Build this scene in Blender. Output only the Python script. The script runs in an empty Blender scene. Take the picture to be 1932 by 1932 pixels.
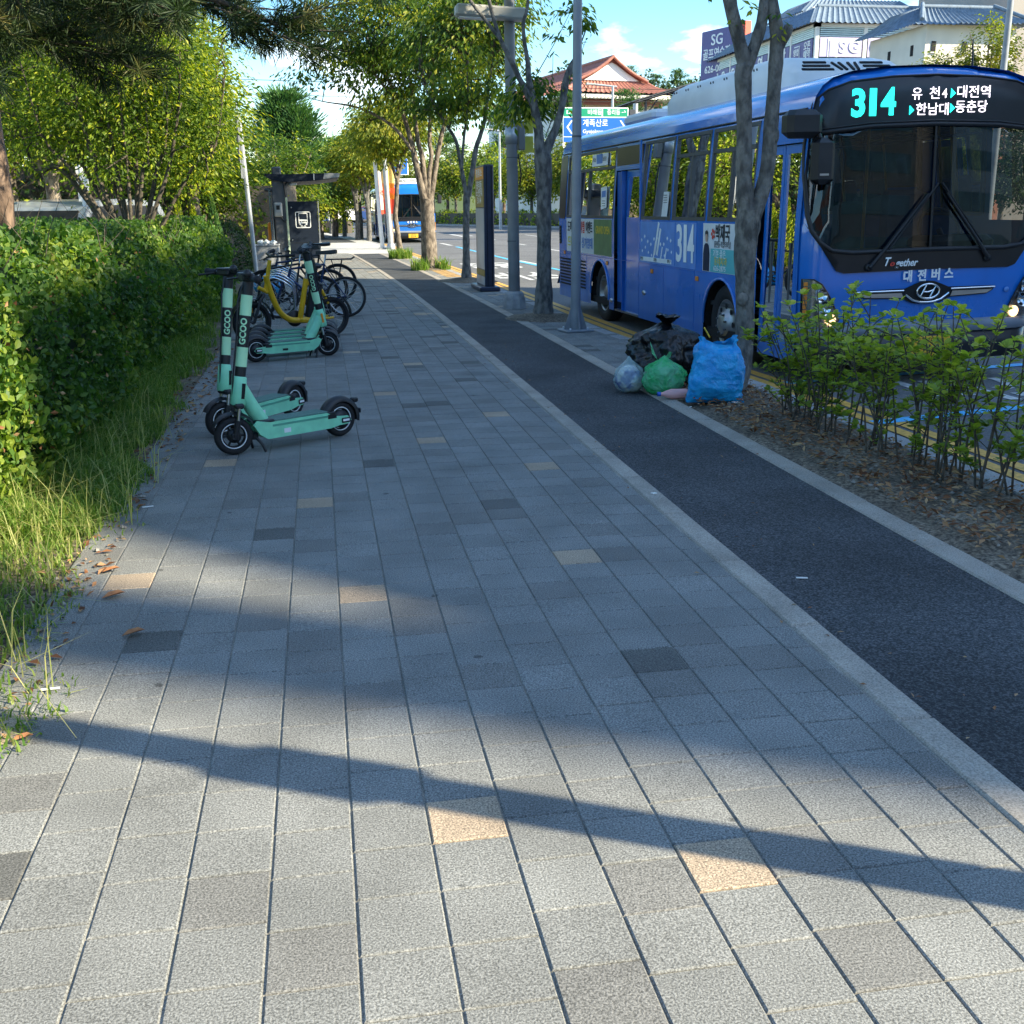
import bpy, bmesh, math, random
import numpy as np
from mathutils import Vector, Matrix, noise as mnoise
from mathutils.geometry import delaunay_2d_cdt
rad = math.radians
random.seed(7)
RNG = np.random.default_rng(11)
SC = bpy.context.scene
COL = SC.collection

# ---------------------------------------------------------------- camera, sky, sun, exposure
EYE = 1.56
YAW, PITCH, ROLL = rad(9.8136), rad(15.88), rad(0.573)
cd = bpy.data.cameras.new('camera'); cam = bpy.data.objects.new('camera', cd); COL.objects.link(cam)
cd.sensor_width = 36.0; cd.lens = 36.0 * 2020.0 / 1932.0
cd.clip_start = 0.05; cd.clip_end = 3000
_f = Vector((math.sin(YAW) * math.cos(PITCH), math.cos(YAW) * math.cos(PITCH), -math.sin(PITCH)))
_r = Vector((math.cos(YAW), -math.sin(YAW), 0)); _u = _r.cross(_f)
_r2 = _r * math.cos(ROLL) - _u * math.sin(ROLL); _u2 = _u * math.cos(ROLL) + _r * math.sin(ROLL)
_m = Matrix((_r2, _u2, -_f)).transposed().to_4x4(); _m.translation = (0, 0, EYE)
cam.matrix_world = _m
SC.camera = cam

SUN_AZ, SUN_EL = rad(118.0), rad(32.0)          # clockwise from +Y, above the horizon
SUN_DIR = Vector((math.sin(SUN_AZ) * math.cos(SUN_EL), math.cos(SUN_AZ) * math.cos(SUN_EL), math.sin(SUN_EL)))
sl = bpy.data.lights.new('sun', 'SUN'); sl.energy = 5.0; sl.angle = rad(0.55); sl.color = (1.0, 0.89, 0.65)
so = bpy.data.objects.new('sun', sl); COL.objects.link(so)
so.rotation_euler = SUN_DIR.to_track_quat('Z', 'Y').to_euler(); so.location = (30, -20, 40)

wd = bpy.data.worlds.new('World'); SC.world = wd; wd.use_nodes = True
nt = wd.node_tree; nt.nodes.clear()
wo = nt.nodes.new('ShaderNodeOutputWorld'); bg = nt.nodes.new('ShaderNodeBackground')
sky = nt.nodes.new('ShaderNodeTexSky'); sky.sky_type = 'NISHITA'; sky.sun_disc = False
sky.sun_elevation = SUN_EL; sky.sun_rotation = SUN_AZ
sky.air_density = 1.0; sky.dust_density = 0.3; sky.ozone_density = 2.0
tc = nt.nodes.new('ShaderNodeTexCoord'); mp = nt.nodes.new('ShaderNodeMapping')
mp.inputs['Scale'].default_value = (1.0, 1.0, 2.6); mp.inputs['Location'].default_value = (0.31, 0.0, 0.12)
nz = nt.nodes.new('ShaderNodeTexNoise'); nz.inputs['Scale'].default_value = 5.2; nz.inputs['Detail'].default_value = 7
nz.inputs['Roughness'].default_value = 0.56
cr = nt.nodes.new('ShaderNodeValToRGB'); cr.color_ramp.elements[0].position = 0.545; cr.color_ramp.elements[1].position = 0.68
mx = nt.nodes.new('ShaderNodeMixRGB'); mx.inputs['Color2'].default_value = (9.0, 9.2, 9.6, 1)
nt.links.new(tc.outputs['Generated'], mp.inputs['Vector']); nt.links.new(mp.outputs[0], nz.inputs['Vector'])
nt.links.new(nz.outputs['Fac'], cr.inputs['Fac']); nt.links.new(cr.outputs['Color'], mx.inputs['Fac'])
hs = nt.nodes.new('ShaderNodeHueSaturation'); hs.inputs['Saturation'].default_value = 1.36; hs.inputs['Hue'].default_value = .495; nt.links.new(sky.outputs[0], hs.inputs['Color']); nt.links.new(hs.outputs[0], mx.inputs['Color1']); nt.links.new(mx.outputs[0], bg.inputs['Color'])
bg.inputs['Strength'].default_value = 0.122
nt.links.new(bg.outputs[0], wo.inputs['Surface'])
vs = SC.view_settings
SC.display_settings.display_device = 'sRGB'
vs.view_transform = 'Standard'; vs.look = 'None'; vs.exposure = 1.38; vs.gamma = 1.0; vs.use_curve_mapping = False
SC.cycles.max_bounces = 7; SC.cycles.transparent_max_bounces = 24
SC.cycles.diffuse_bounces = 3; SC.cycles.glossy_bounces = 3; SC.cycles.transmission_bounces = 4
SC.cycles.use_adaptive_sampling = True
try: SC.cycles.use_denoising = True
except Exception: pass

# ---------------------------------------------------------------- materials
MATS = {}
def _new(name):
    m = bpy.data.materials.new(name); m.use_nodes = True
    n = m.node_tree; b = n.nodes['Principled BSDF']; MATS[name] = m
    return m, n, b
def rgb(c): return (c[0], c[1], c[2], 1)
def plain(name, c, rough=0.6, metal=0.0, var=0.12, scale=6.0, bump=0.0, bscale=60.0, c2=None, spec=0.5, coat=0.0, detail=4.0, coord='Object', lo=0.35, hi=0.65, stretch=None, bdist=.01):
    """a surface whose own colour wanders a little with noise; optional fine bump"""
    m, n, b = _new(name)
    b.inputs['Roughness'].default_value = rough; b.inputs['Metallic'].default_value = metal
    b.inputs['Specular IOR Level'].default_value = spec
    if coat: b.inputs['Coat Weight'].default_value = coat; b.inputs['Coat Roughness'].default_value = 0.06
    tc = n.nodes.new('ShaderNodeTexCoord'); src = tc.outputs[coord]
    if stretch:
        mp = n.nodes.new('ShaderNodeMapping'); mp.inputs['Scale'].default_value = stretch; n.links.new(src, mp.inputs['Vector']); src = mp.outputs[0]
    if var or c2 is not None:
        nz = n.nodes.new('ShaderNodeTexNoise'); nz.inputs['Scale'].default_value = scale; nz.inputs['Detail'].default_value = detail
        n.links.new(src, nz.inputs['Vector'])
        r = n.nodes.new('ShaderNodeValToRGB'); n.links.new(nz.outputs['Fac'], r.inputs['Fac'])
        e = r.color_ramp.elements; e[0].position = lo; e[1].position = hi
        cc = c2 if c2 is not None else tuple(x * (1 + var) for x in c)
        c1 = c if c2 is not None else tuple(x * (1 - var) for x in c)
        e[0].color = rgb(c1); e[1].color = rgb(cc)
        n.links.new(r.outputs['Color'], b.inputs['Base Color'])
    else:
        b.inputs['Base Color'].default_value = rgb(c)
    if bump:
        n2 = n.nodes.new('ShaderNodeTexNoise'); n2.inputs['Scale'].default_value = bscale; n2.inputs['Detail'].default_value = 3
        n.links.new(src, n2.inputs['Vector'])
        bp = n.nodes.new('ShaderNodeBump'); bp.inputs['Strength'].default_value = bump; bp.inputs['Distance'].default_value = bdist
        n.links.new(n2.outputs['Fac'], bp.inputs['Height']); n.links.new(bp.outputs[0], b.inputs['Normal'])
    return m
def speckle(name, base, dark, light, scale=220, rough=0.85, bump=0.5, patch=0.18, patchscale=1.5, attr=False, spots=False):
    """stony aggregate: fine speckles, broad soft stains, optional per-face tone attribute"""
    m, n, b = _new(name); b.inputs['Roughness'].default_value = rough; b.inputs['Specular IOR Level'].default_value = 0.3
    tc = n.nodes.new('ShaderNodeTexCoord')
    nz = n.nodes.new('ShaderNodeTexNoise'); nz.inputs['Scale'].default_value = scale; nz.inputs['Detail'].default_value = 2; nz.inputs['Roughness'].default_value = 0.7
    n.links.new(tc.outputs['Object'], nz.inputs['Vector'])
    r = n.nodes.new('ShaderNodeValToRGB'); n.links.new(nz.outputs['Fac'], r.inputs['Fac'])
    e = r.color_ramp.elements; e[0].position = 0.34; e[0].color = rgb(dark); e[1].position = 0.68; e[1].color = rgb(light)
    k = e.new(0.5); k.color = rgb(base)
    p = n.nodes.new('ShaderNodeTexNoise'); p.inputs['Scale'].default_value = patchscale; p.inputs['Detail'].default_value = 5
    n.links.new(tc.outputs['Object'], p.inputs['Vector'])
    mr = n.nodes.new('ShaderNodeMapRange'); mr.inputs[1].default_value = 0.3; mr.inputs[2].default_value = 0.7
    mr.inputs[3].default_value = 1 - patch; mr.inputs[4].default_value = 1 + patch
    n.links.new(p.outputs['Fac'], mr.inputs[0])
    mul = n.nodes.new('ShaderNodeMixRGB'); mul.blend_type = 'MULTIPLY'; mul.inputs['Fac'].default_value = 1
    n.links.new(r.outputs['Color'], mul.inputs['Color1']); n.links.new(mr.outputs[0], mul.inputs['Color2'])
    out = mul.outputs['Color']
    if attr:
        a = n.nodes.new('ShaderNodeAttribute'); a.attribute_name = 'tone'
        m2 = n.nodes.new('ShaderNodeMixRGB'); m2.blend_type = 'MULTIPLY'; m2.inputs['Fac'].default_value = 1
        n.links.new(out, m2.inputs['Color1']); n.links.new(a.outputs['Color'], m2.inputs['Color2']); out = m2.outputs['Color']
    if spots:
        # trodden-in gum and drip stains, sparse round dark marks
        for sc_, r0, r1, dk in ((2.6, .030, .05, .45), (.9, .05, .20, .78)):
            v = n.nodes.new('ShaderNodeTexVoronoi'); v.inputs['Scale'].default_value = sc_; v.inputs['Randomness'].default_value = 1.0
            wn = n.nodes.new('ShaderNodeTexNoise'); wn.inputs['Scale'].default_value = 9; wn.inputs['Detail'].default_value = 3; n.links.new(tc.outputs['Object'], wn.inputs['Vector'])
            ad = n.nodes.new('ShaderNodeVectorMath'); ad.operation = 'MULTIPLY_ADD'; ad.inputs[1].default_value = (.06, .06, .0); n.links.new(wn.outputs['Color'], ad.inputs[0]); n.links.new(tc.outputs['Object'], ad.inputs[2]); n.links.new(ad.outputs[0], v.inputs['Vector'])
            q = n.nodes.new('ShaderNodeMapRange'); q.inputs[1].default_value = r0; q.inputs[2].default_value = r1; q.inputs[3].default_value = dk; q.inputs[4].default_value = 1.0; n.links.new(v.outputs['Distance'], q.inputs[0])
            m3 = n.nodes.new('ShaderNodeMixRGB'); m3.blend_type = 'MULTIPLY'; m3.inputs['Fac'].default_value = 1; n.links.new(out, m3.inputs['Color1']); n.links.new(q.outputs[0], m3.inputs['Color2']); out = m3.outputs['Color']
    n.links.new(out, b.inputs['Base Color'])
    if bump:
        bp = n.nodes.new('ShaderNodeBump'); bp.inputs['Strength'].default_value = bump; bp.inputs['Distance'].default_value = 0.004
        n.links.new(nz.outputs['Fac'], bp.inputs['Height']); n.links.new(bp.outputs[0], b.inputs['Normal'])
    return m
def leafmat(name, dark, mid, light, trans=0.35, rough=0.5, spec=0.35):
    """leaves: each leaf has its own tone (face attribute), some light passes through"""
    m = bpy.data.materials.new(name); m.use_nodes = True; MATS[name] = m
    n = m.node_tree; b = n.nodes['Principled BSDF']; o = n.nodes['Material Output']
    a = n.nodes.new('ShaderNodeAttribute'); a.attribute_name = 'rnd'
    r = n.nodes.new('ShaderNodeValToRGB'); n.links.new(a.outputs['Fac'], r.inputs['Fac'])
    e = r.color_ramp.elements; e[0].color = rgb(dark); e[1].color = rgb(light); k = e.new(0.5); k.color = rgb(mid)
    b.inputs['Roughness'].default_value = rough; b.inputs['Specular IOR Level'].default_value = spec
    n.links.new(r.outputs['Color'], b.inputs['Base Color'])
    t = n.nodes.new('ShaderNodeBsdfTranslucent')
    g = n.nodes.new('ShaderNodeMixRGB'); g.blend_type = 'MULTIPLY'; g.inputs['Fac'].default_value = 1; g.inputs['Color2'].default_value = (1.5, 1.6, 0.6, 1)
    n.links.new(r.outputs['Color'], g.inputs['Color1']); n.links.new(g.outputs[0], t.inputs['Color'])
    mix = n.nodes.new('ShaderNodeMixShader'); mix.inputs['Fac'].default_value = trans
    n.links.new(b.outputs[0], mix.inputs[1]); n.links.new(t.outputs[0], mix.inputs[2]); n.links.new(mix.outputs[0], o.inputs['Surface'])
    return m
def emit(name, c, s):
    m, n, b = _new(name); b.inputs['Base Color'].default_value = rgb([x * .3 for x in c])
    b.inputs['Emission Color'].default_value = rgb(c); b.inputs['Emission Strength'].default_value = s
    return m
def glass(name, tint, refl=1.0, rough=0.0):
    """thin tinted pane: see-through, mirror-like at a slant"""
    m = bpy.data.materials.new(name); m.use_nodes = True; MATS[name] = m
    n = m.node_tree; n.nodes.remove(n.nodes['Principled BSDF']); o = n.nodes['Material Output']
    t = n.nodes.new('ShaderNodeBsdfTransparent'); t.inputs['Color'].default_value = rgb(tint)
    g = n.nodes.new('ShaderNodeBsdfGlossy'); g.inputs['Roughness'].default_value = rough; g.inputs['Color'].default_value = (1, 1, 1, 1)
    f = n.nodes.new('ShaderNodeFresnel'); f.inputs['IOR'].default_value = 1.5
    mu = n.nodes.new('ShaderNodeMath'); mu.operation = 'MULTIPLY'; mu.inputs[1].default_value = refl; mu.use_clamp = True
    n.links.new(f.outputs[0], mu.inputs[0])
    mix = n.nodes.new('ShaderNodeMixShader'); n.links.new(mu.outputs[0], mix.inputs['Fac'])
    n.links.new(t.outputs[0], mix.inputs[1]); n.links.new(g.outputs[0], mix.inputs[2]); n.links.new(mix.outputs[0], o.inputs['Surface'])
    return m
def film(name, c, alpha=0.6, rough=0.25, crease=14.0, c2=None):
    """thin creased plastic film, partly see-through"""
    m, n, b = _new(name); b.inputs['Roughness'].default_value = rough
    tc = n.nodes.new('ShaderNodeTexCoord')
    v = n.nodes.new('ShaderNodeTexVoronoi'); v.inputs['Scale'].default_value = crease * .6; v.feature = 'F1'
    nz = n.nodes.new('ShaderNodeTexNoise'); nz.inputs['Scale'].default_value = crease * .7; nz.inputs['Detail'].default_value = 5
    n.links.new(tc.outputs['Object'], nz.inputs['Vector'])
    ad = n.nodes.new('ShaderNodeVectorMath'); ad.operation = 'MULTIPLY_ADD'; ad.inputs[1].default_value = (.3, .3, .3)
    n.links.new(nz.outputs['Color'], ad.inputs[0]); n.links.new(tc.outputs['Object'], ad.inputs[2]); n.links.new(ad.outputs[0], v.inputs['Vector'])
    bp = n.nodes.new('ShaderNodeBump'); bp.inputs['Strength'].default_value = 0.7; bp.inputs['Distance'].default_value = 0.03
    n.links.new(v.outputs['Distance'], bp.inputs['Height']); n.links.new(bp.outputs[0], b.inputs['Normal'])
    if c2 is not None:
        n3 = n.nodes.new('ShaderNodeTexNoise'); n3.inputs['Scale'].default_value = 9; n3.inputs['Detail'].default_value = 3
        n.links.new(tc.outputs['Object'], n3.inputs['Vector'])
        r = n.nodes.new('ShaderNodeValToRGB'); n.links.new(n3.outputs['Fac'], r.inputs['Fac'])
        e = r.color_ramp.elements; e[0].position = .40; e[1].position = .64; e[0].color = rgb(c); e[1].color = rgb(c2)
        n.links.new(r.outputs[0], b.inputs['Base Color'])
    else: b.inputs['Base Color'].default_value = rgb(c)
    b.inputs['Alpha'].default_value = alpha
    return m
M = MATS
TILE = speckle('paver_stone', (.190, .192, .183), (.085, .086, .082), (.325, .325, .31), scale=185, bump=.5, patch=.17, patchscale=2.6, attr=True, spots=True)
speckle('joint_sand', (.23, .22, .19), (.10, .10, .085), (.36, .34, .30), scale=200, patch=.3, patchscale=6)
speckle('concrete', (.33, .295, .25), (.20, .18, .155), (.43, .39, .335), scale=160, patch=.2, patchscale=3, bump=.3)
speckle('concrete_pale', (.46, .45, .42), (.34, .33, .31), (.55, .53, .50), scale=60, patch=.15, patchscale=1.2, bump=.2)
speckle('granite', (.32, .32, .32), (.17, .17, .17), (.46, .46, .46), scale=180, patch=.15, patchscale=4, bump=.3)
speckle('path_asphalt', (.045, .048, .052), (.014, .014, .015), (.13, .13, .135), scale=110, patch=.32, patchscale=1.3, bump=.8)
speckle('road_asphalt', (.13, .13, .132), (.08, .08, .082), (.20, .20, .20), scale=90, patch=.18, patchscale=.5, bump=.5)
speckle('soil', (.14, .11, .08), (.05, .04, .03), (.27, .22, .16), scale=40, patch=.35, patchscale=2.0, bump=1.0)
speckle('far_ground', (.16, .15, .10), (.09, .09, .05), (.24, .22, .15), scale=3, patch=.3, patchscale=.1, bump=.0)
plain('line_white', (.50, .50, .49), .7, var=.3, scale=14); plain('line_yellow', (.62, .34, .06), .7, var=.2, scale=25); plain('line_blue', (.08, .42, .72), .7, var=.15, scale=20)
plain('bark', (.09, .072, .058), .95, c2=(.26, .215, .17), scale=14, bump=1.0, bscale=45, detail=9, stretch=(1, 1, .45), lo=.38, hi=.62, bdist=.025)
plain('bark_grey', (.075, .072, .067), .95, c2=(.20, .19, .17), scale=16, bump=1.0, bscale=55, detail=9, stretch=(1, 1, .5), lo=.38, hi=.62, bdist=.02)
plain('bark_pine', (.055, .036, .026), .95, c2=(.24, .165, .12), scale=13, bump=1.0, bscale=20, detail=9, stretch=(1, 1, .22), lo=.40, hi=.60, bdist=.05)
plain('twig', (.05, .042, .032), .9, c2=(.12, .10, .075), scale=30)
plain('mint', (.27, .74, .47), .38, var=.08, scale=11); plain('mint_pale', (.50, .86, .52), .4, var=.05)
plain('black_plastic', (.016, .017, .02), .45, var=.2); plain('black_rubber', (.014, .014, .016), .8, var=.2, scale=40)
plain('grip_tape', (.04, .08, .07), .9, c2=(.16, .30, .25), scale=300)
plain('steel', (.55, .56, .58), .28, 1.0, var=.06); plain('chrome', (.82, .83, .85), .08, 1.0, var=0)
plain('dark_steel', (.10, .105, .115), .5, .6, var=.1); plain('alloy', (.42, .42, .43), .4, .9, var=.15)
plain('pole_grey', (.235, .255, .28), .5, .15, var=.10, scale=4); plain('lamp_paint', (.20, .205, .21), .55, .2, var=.14, scale=3)
plain('lamp_head', (.42, .41, .385), .5, .1, var=.06); plain('galvanised', (.42, .44, .46), .45, .5, var=.12)
plain('bus_blue', (.010, .165, .60), .28, 0, var=.07, scale=2, coat=.7); plain('bus_dark_blue', (.012, .11, .42), .35, var=.1)
plain('bus_light_blue', (.11, .25, .60), .5, var=.08); plain('gasket', (.012, .012, .014), .5, var=.1)
plain('apron_black', (.014, .014, .017), .3, var=.1); plain('bumper_grey', (.20, .22, .26), .45, var=.1)
plain('lamp_bowl', (.30, .32, .35), .22, .9, var=.25, scale=18); plain('mint_dark', (.10, .36, .25), .5, var=.1); plain('bus_white', (.72, .73, .72), .45, var=.06, scale=3); plain('white_paint', (.78, .78, .76), .5, var=.05)
plain('slot_black', (.006, .006, .007), .8, var=.0); plain('interior', (.06, .062, .066), .7, var=.15); plain('seat_fabric', (.02, .07, .16), .8, var=.2)
plain('seat_teal', (.04, .28, .30), .6, var=.1); plain('amber', (.75, .25, .03), .25, var=.1); plain('red_lens', (.55, .03, .02), .25, var=.1)
plain('ad_white', (.66, .68, .70), .45, var=.05); plain('ad_teal', (.10, .45, .47), .45, var=.05); plain('ad_green', (.10, .20, .08), .4, var=.15)
plain('navy_cloth', (.012, .016, .04), .8, var=.1); plain('skin', (.50, .32, .24), .6, var=.05); plain('ink', (.02, .022, .03), .6, var=.0); plain('red_ink', (.6, .06, .04), .6, var=0)
plain('yellow_plate', (.80, .45, .03), .5, var=.04); plain('yellow_paint', (.78, .44, .015), .35, var=.06); plain('bike_blue', (.012, .03, .10), .35, .3, var=.1)
plain('orange_plastic', (.85, .30, .02), .4, var=.08); plain('panel_navy', (.012, .019, .034), .6, var=.1, spec=.15); plain('shelter_grey', (.085, .095, .115), .45, .2, var=.1)
plain('sign_blue', (.015, .14, .60), .45, var=.04); plain('sign_green', (.01, .30, .16), .45, var=.04); plain('sign_white', (.85, .86, .86), .5, var=.02)
plain('sign_yellow', (.60, .55, .06), .5, var=.12); plain('banner_red', (.72, .07, .03), .7, var=.1); plain('banner_yellow', (.85, .62, .20), .7, var=.08); plain('banner_pink', (.80, .50, .45), .7, c2=(.85, .78, .72), scale=3)
plain('totem_navy', (.022, .03, .06), .35, var=.15); plain('totem_gold', (.42, .27, .06), .5, var=.12); plain('totem_silver', (.52, .53, .56), .35, .3, c2=(.36, .28, .24), scale=1.6, lo=.5, hi=.8)
plain('box_concrete', (.24, .25, .26), .8, c2=(.36, .37, .38), scale=8, bump=.4)
plain('paper', (.80, .80, .78), .7, var=.05); plain('dry_leaf', (.26, .10, .04), .8, c2=(.45, .22, .09), scale=20); plain('stone_bits', (.13, .12, .10), .9, c2=(.30, .275, .24), scale=20)
plain('roof_red', (.34, .135, .10), .7, var=.18, scale=3); plain('roof_blue', (.14, .19, .25), .65, var=.18, scale=3); plain('plaster', (.70, .66, .58), .8, var=.06, scale=.7); plain('plaster_white', (.82, .81, .77), .8, var=.05, scale=.5)
plain('timber_red', (.20, .06, .04), .7, var=.1); plain('brick_red', (.42, .17, .11), .85, var=.15, scale=6); plain('sign_purple', (.10, .085, .26), .5, var=.08); plain('pale_lilac', (.52, .47, .70), .5, var=.05)
plain('louvre', (.52, .62, .62), .4, .2, var=.08, scale=3); plain('facade_glass', (.10, .17, .20), .15, .3, var=.3, scale=.6); plain('red_slat', (.62, .09, .05), .6, var=.08)
plain('office_wall', (.34, .31, .28), .8, var=.08, scale=.3); plain('car_white', (.76, .77, .78), .25, var=.02, coat=.6); plain('car_silver', (.42, .46, .52), .3, .5, var=.04, coat=.6); plain('car_grey', (.25, .30, .36), .25, .4, var=.05, coat=.6)
plain('car_blue', (.03, .07, .22), .25, .2, var=.05, coat=.6); plain('car_red', (.45, .02, .03), .25, var=.05, coat=.6); plain('car_black', (.02, .022, .03), .2, var=.05, coat=.7)
plain('bottle_pink', (.80, .42, .40), .3, var=.1); plain('cap_blue', (.02, .12, .55), .4, var=.05); plain('straw_yellow', (.75, .55, .06), .5, var=.05)
plain('pale_green_paint', (.42, .52, .38), .6, var=.1); plain('wire', (.02, .02, .02), .6, var=0); plain('hill_green', (.05, .085, .03), .95, c2=(.10, .13, .04), scale=.15, detail=8)
def road_dust(name):
    """road film and splashes on the lower body, thinning out upward"""
    n = M[name].node_tree; b = n.nodes['Principled BSDF']; src = b.inputs['Base Color'].links[0].from_socket
    tc = n.nodes.new('ShaderNodeTexCoord'); sp = n.nodes.new('ShaderNodeSeparateXYZ'); n.links.new(tc.outputs['Object'], sp.inputs[0])
    r = n.nodes.new('ShaderNodeMapRange'); r.inputs[1].default_value = .2; r.inputs[2].default_value = 1.0; r.inputs[3].default_value = .55; r.inputs[4].default_value = .03; n.links.new(sp.outputs['Z'], r.inputs[0])
    mp = n.nodes.new('ShaderNodeMapping'); mp.inputs['Scale'].default_value = (3, 3, .9); n.links.new(tc.outputs['Object'], mp.inputs['Vector'])
    z = n.nodes.new('ShaderNodeTexNoise'); z.inputs['Scale'].default_value = 2.2; z.inputs['Detail'].default_value = 8; n.links.new(mp.outputs[0], z.inputs['Vector'])
    mu = n.nodes.new('ShaderNodeMath'); mu.operation = 'MULTIPLY'; n.links.new(r.outputs[0], mu.inputs[0]); n.links.new(z.outputs['Fac'], mu.inputs[1])
    m = n.nodes.new('ShaderNodeMixRGB'); m.inputs['Color2'].default_value = (.11, .115, .12, 1); n.links.new(mu.outputs[0], m.inputs['Fac']); n.links.new(src, m.inputs['Color1']); n.links.new(m.outputs[0], b.inputs['Base Color'])
    q = n.nodes.new('ShaderNodeMapRange'); q.inputs[3].default_value = .22; q.inputs[4].default_value = .75; n.links.new(mu.outputs[0], q.inputs[0]); n.links.new(q.outputs[0], b.inputs['Roughness'])
road_dust('bus_blue')
glass('bus_glass', (.20, .23, .24), 1.5); glass('door_glass', (.09, .105, .115), 1.3); glass('wind_glass', (.26, .28, .29), 1.7); glass('car_glass', (.10, .13, .15), 1.3); glass('lens', (.85, .87, .90), 1.2)
film('bag_black', (.006, .006, .007), 1.0, .24, 9); film('bag_green', (.04, .62, .18), .66, .25, 20, (.16, .70, .34)); film('bag_blue', (.006, .28, .68), .93, .18, 13, (.02, .40, .80)); film('bag_clear', (.45, .60, .58), .45, .2, 14)
plain('packet', (.03, .06, .40), .4, c2=(.72, .74, .74), scale=9, lo=.47, hi=.5); plain('rubbish', (.05, .16, .12), .7, c2=(.55, .62, .58), scale=22, lo=.45, hi=.55)
emit('led_cyan', (.02, .95, .80), 1.1); emit('led_white', (.95, .88, 1.0), 1.35); emit('lamp_warm', (1.0, .62, .28), 1.6); emit('led_red', (1, .05, .03), 1.0)
leafmat('leaf_hedge', (.028, .078, .017), (.080, .168, .028), (.30, .37, .055), .40)
leafmat('leaf_shrub', (.12, .20, .028), (.29, .37, .045), (.52, .52, .09), .4)
leafmat('leaf_zelkova', (.026, .062, .012), (.095, .17, .018), (.42, .40, .035), .44)
leafmat('leaf_gold', (.07, .12, .015), (.18, .22, .02), (.42, .35, .03), .42)
leafmat('leaf_park', (.030, .068, .010), (.15, .23, .018), (.50, .50, .035), .45)
leafmat('leaf_dark', (.012, .035, .010), (.028, .065, .016), (.075, .12, .022), .25)
leafmat('leaf_conifer', (.018, .06, .022), (.055, .14, .04), (.15, .26, .06), .25)
leafmat('needle', (.012, .028, .010), (.03, .06, .016), (.13, .12, .035), .18, .6)
leafmat('grass_blade', (.06, .15, .02), (.16, .26, .04), (.50, .47, .20), .4, .6)
leafmat('dead_leaf', (.10, .04, .02), (.25, .11, .05), (.45, .30, .16), .1, .8)

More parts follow.
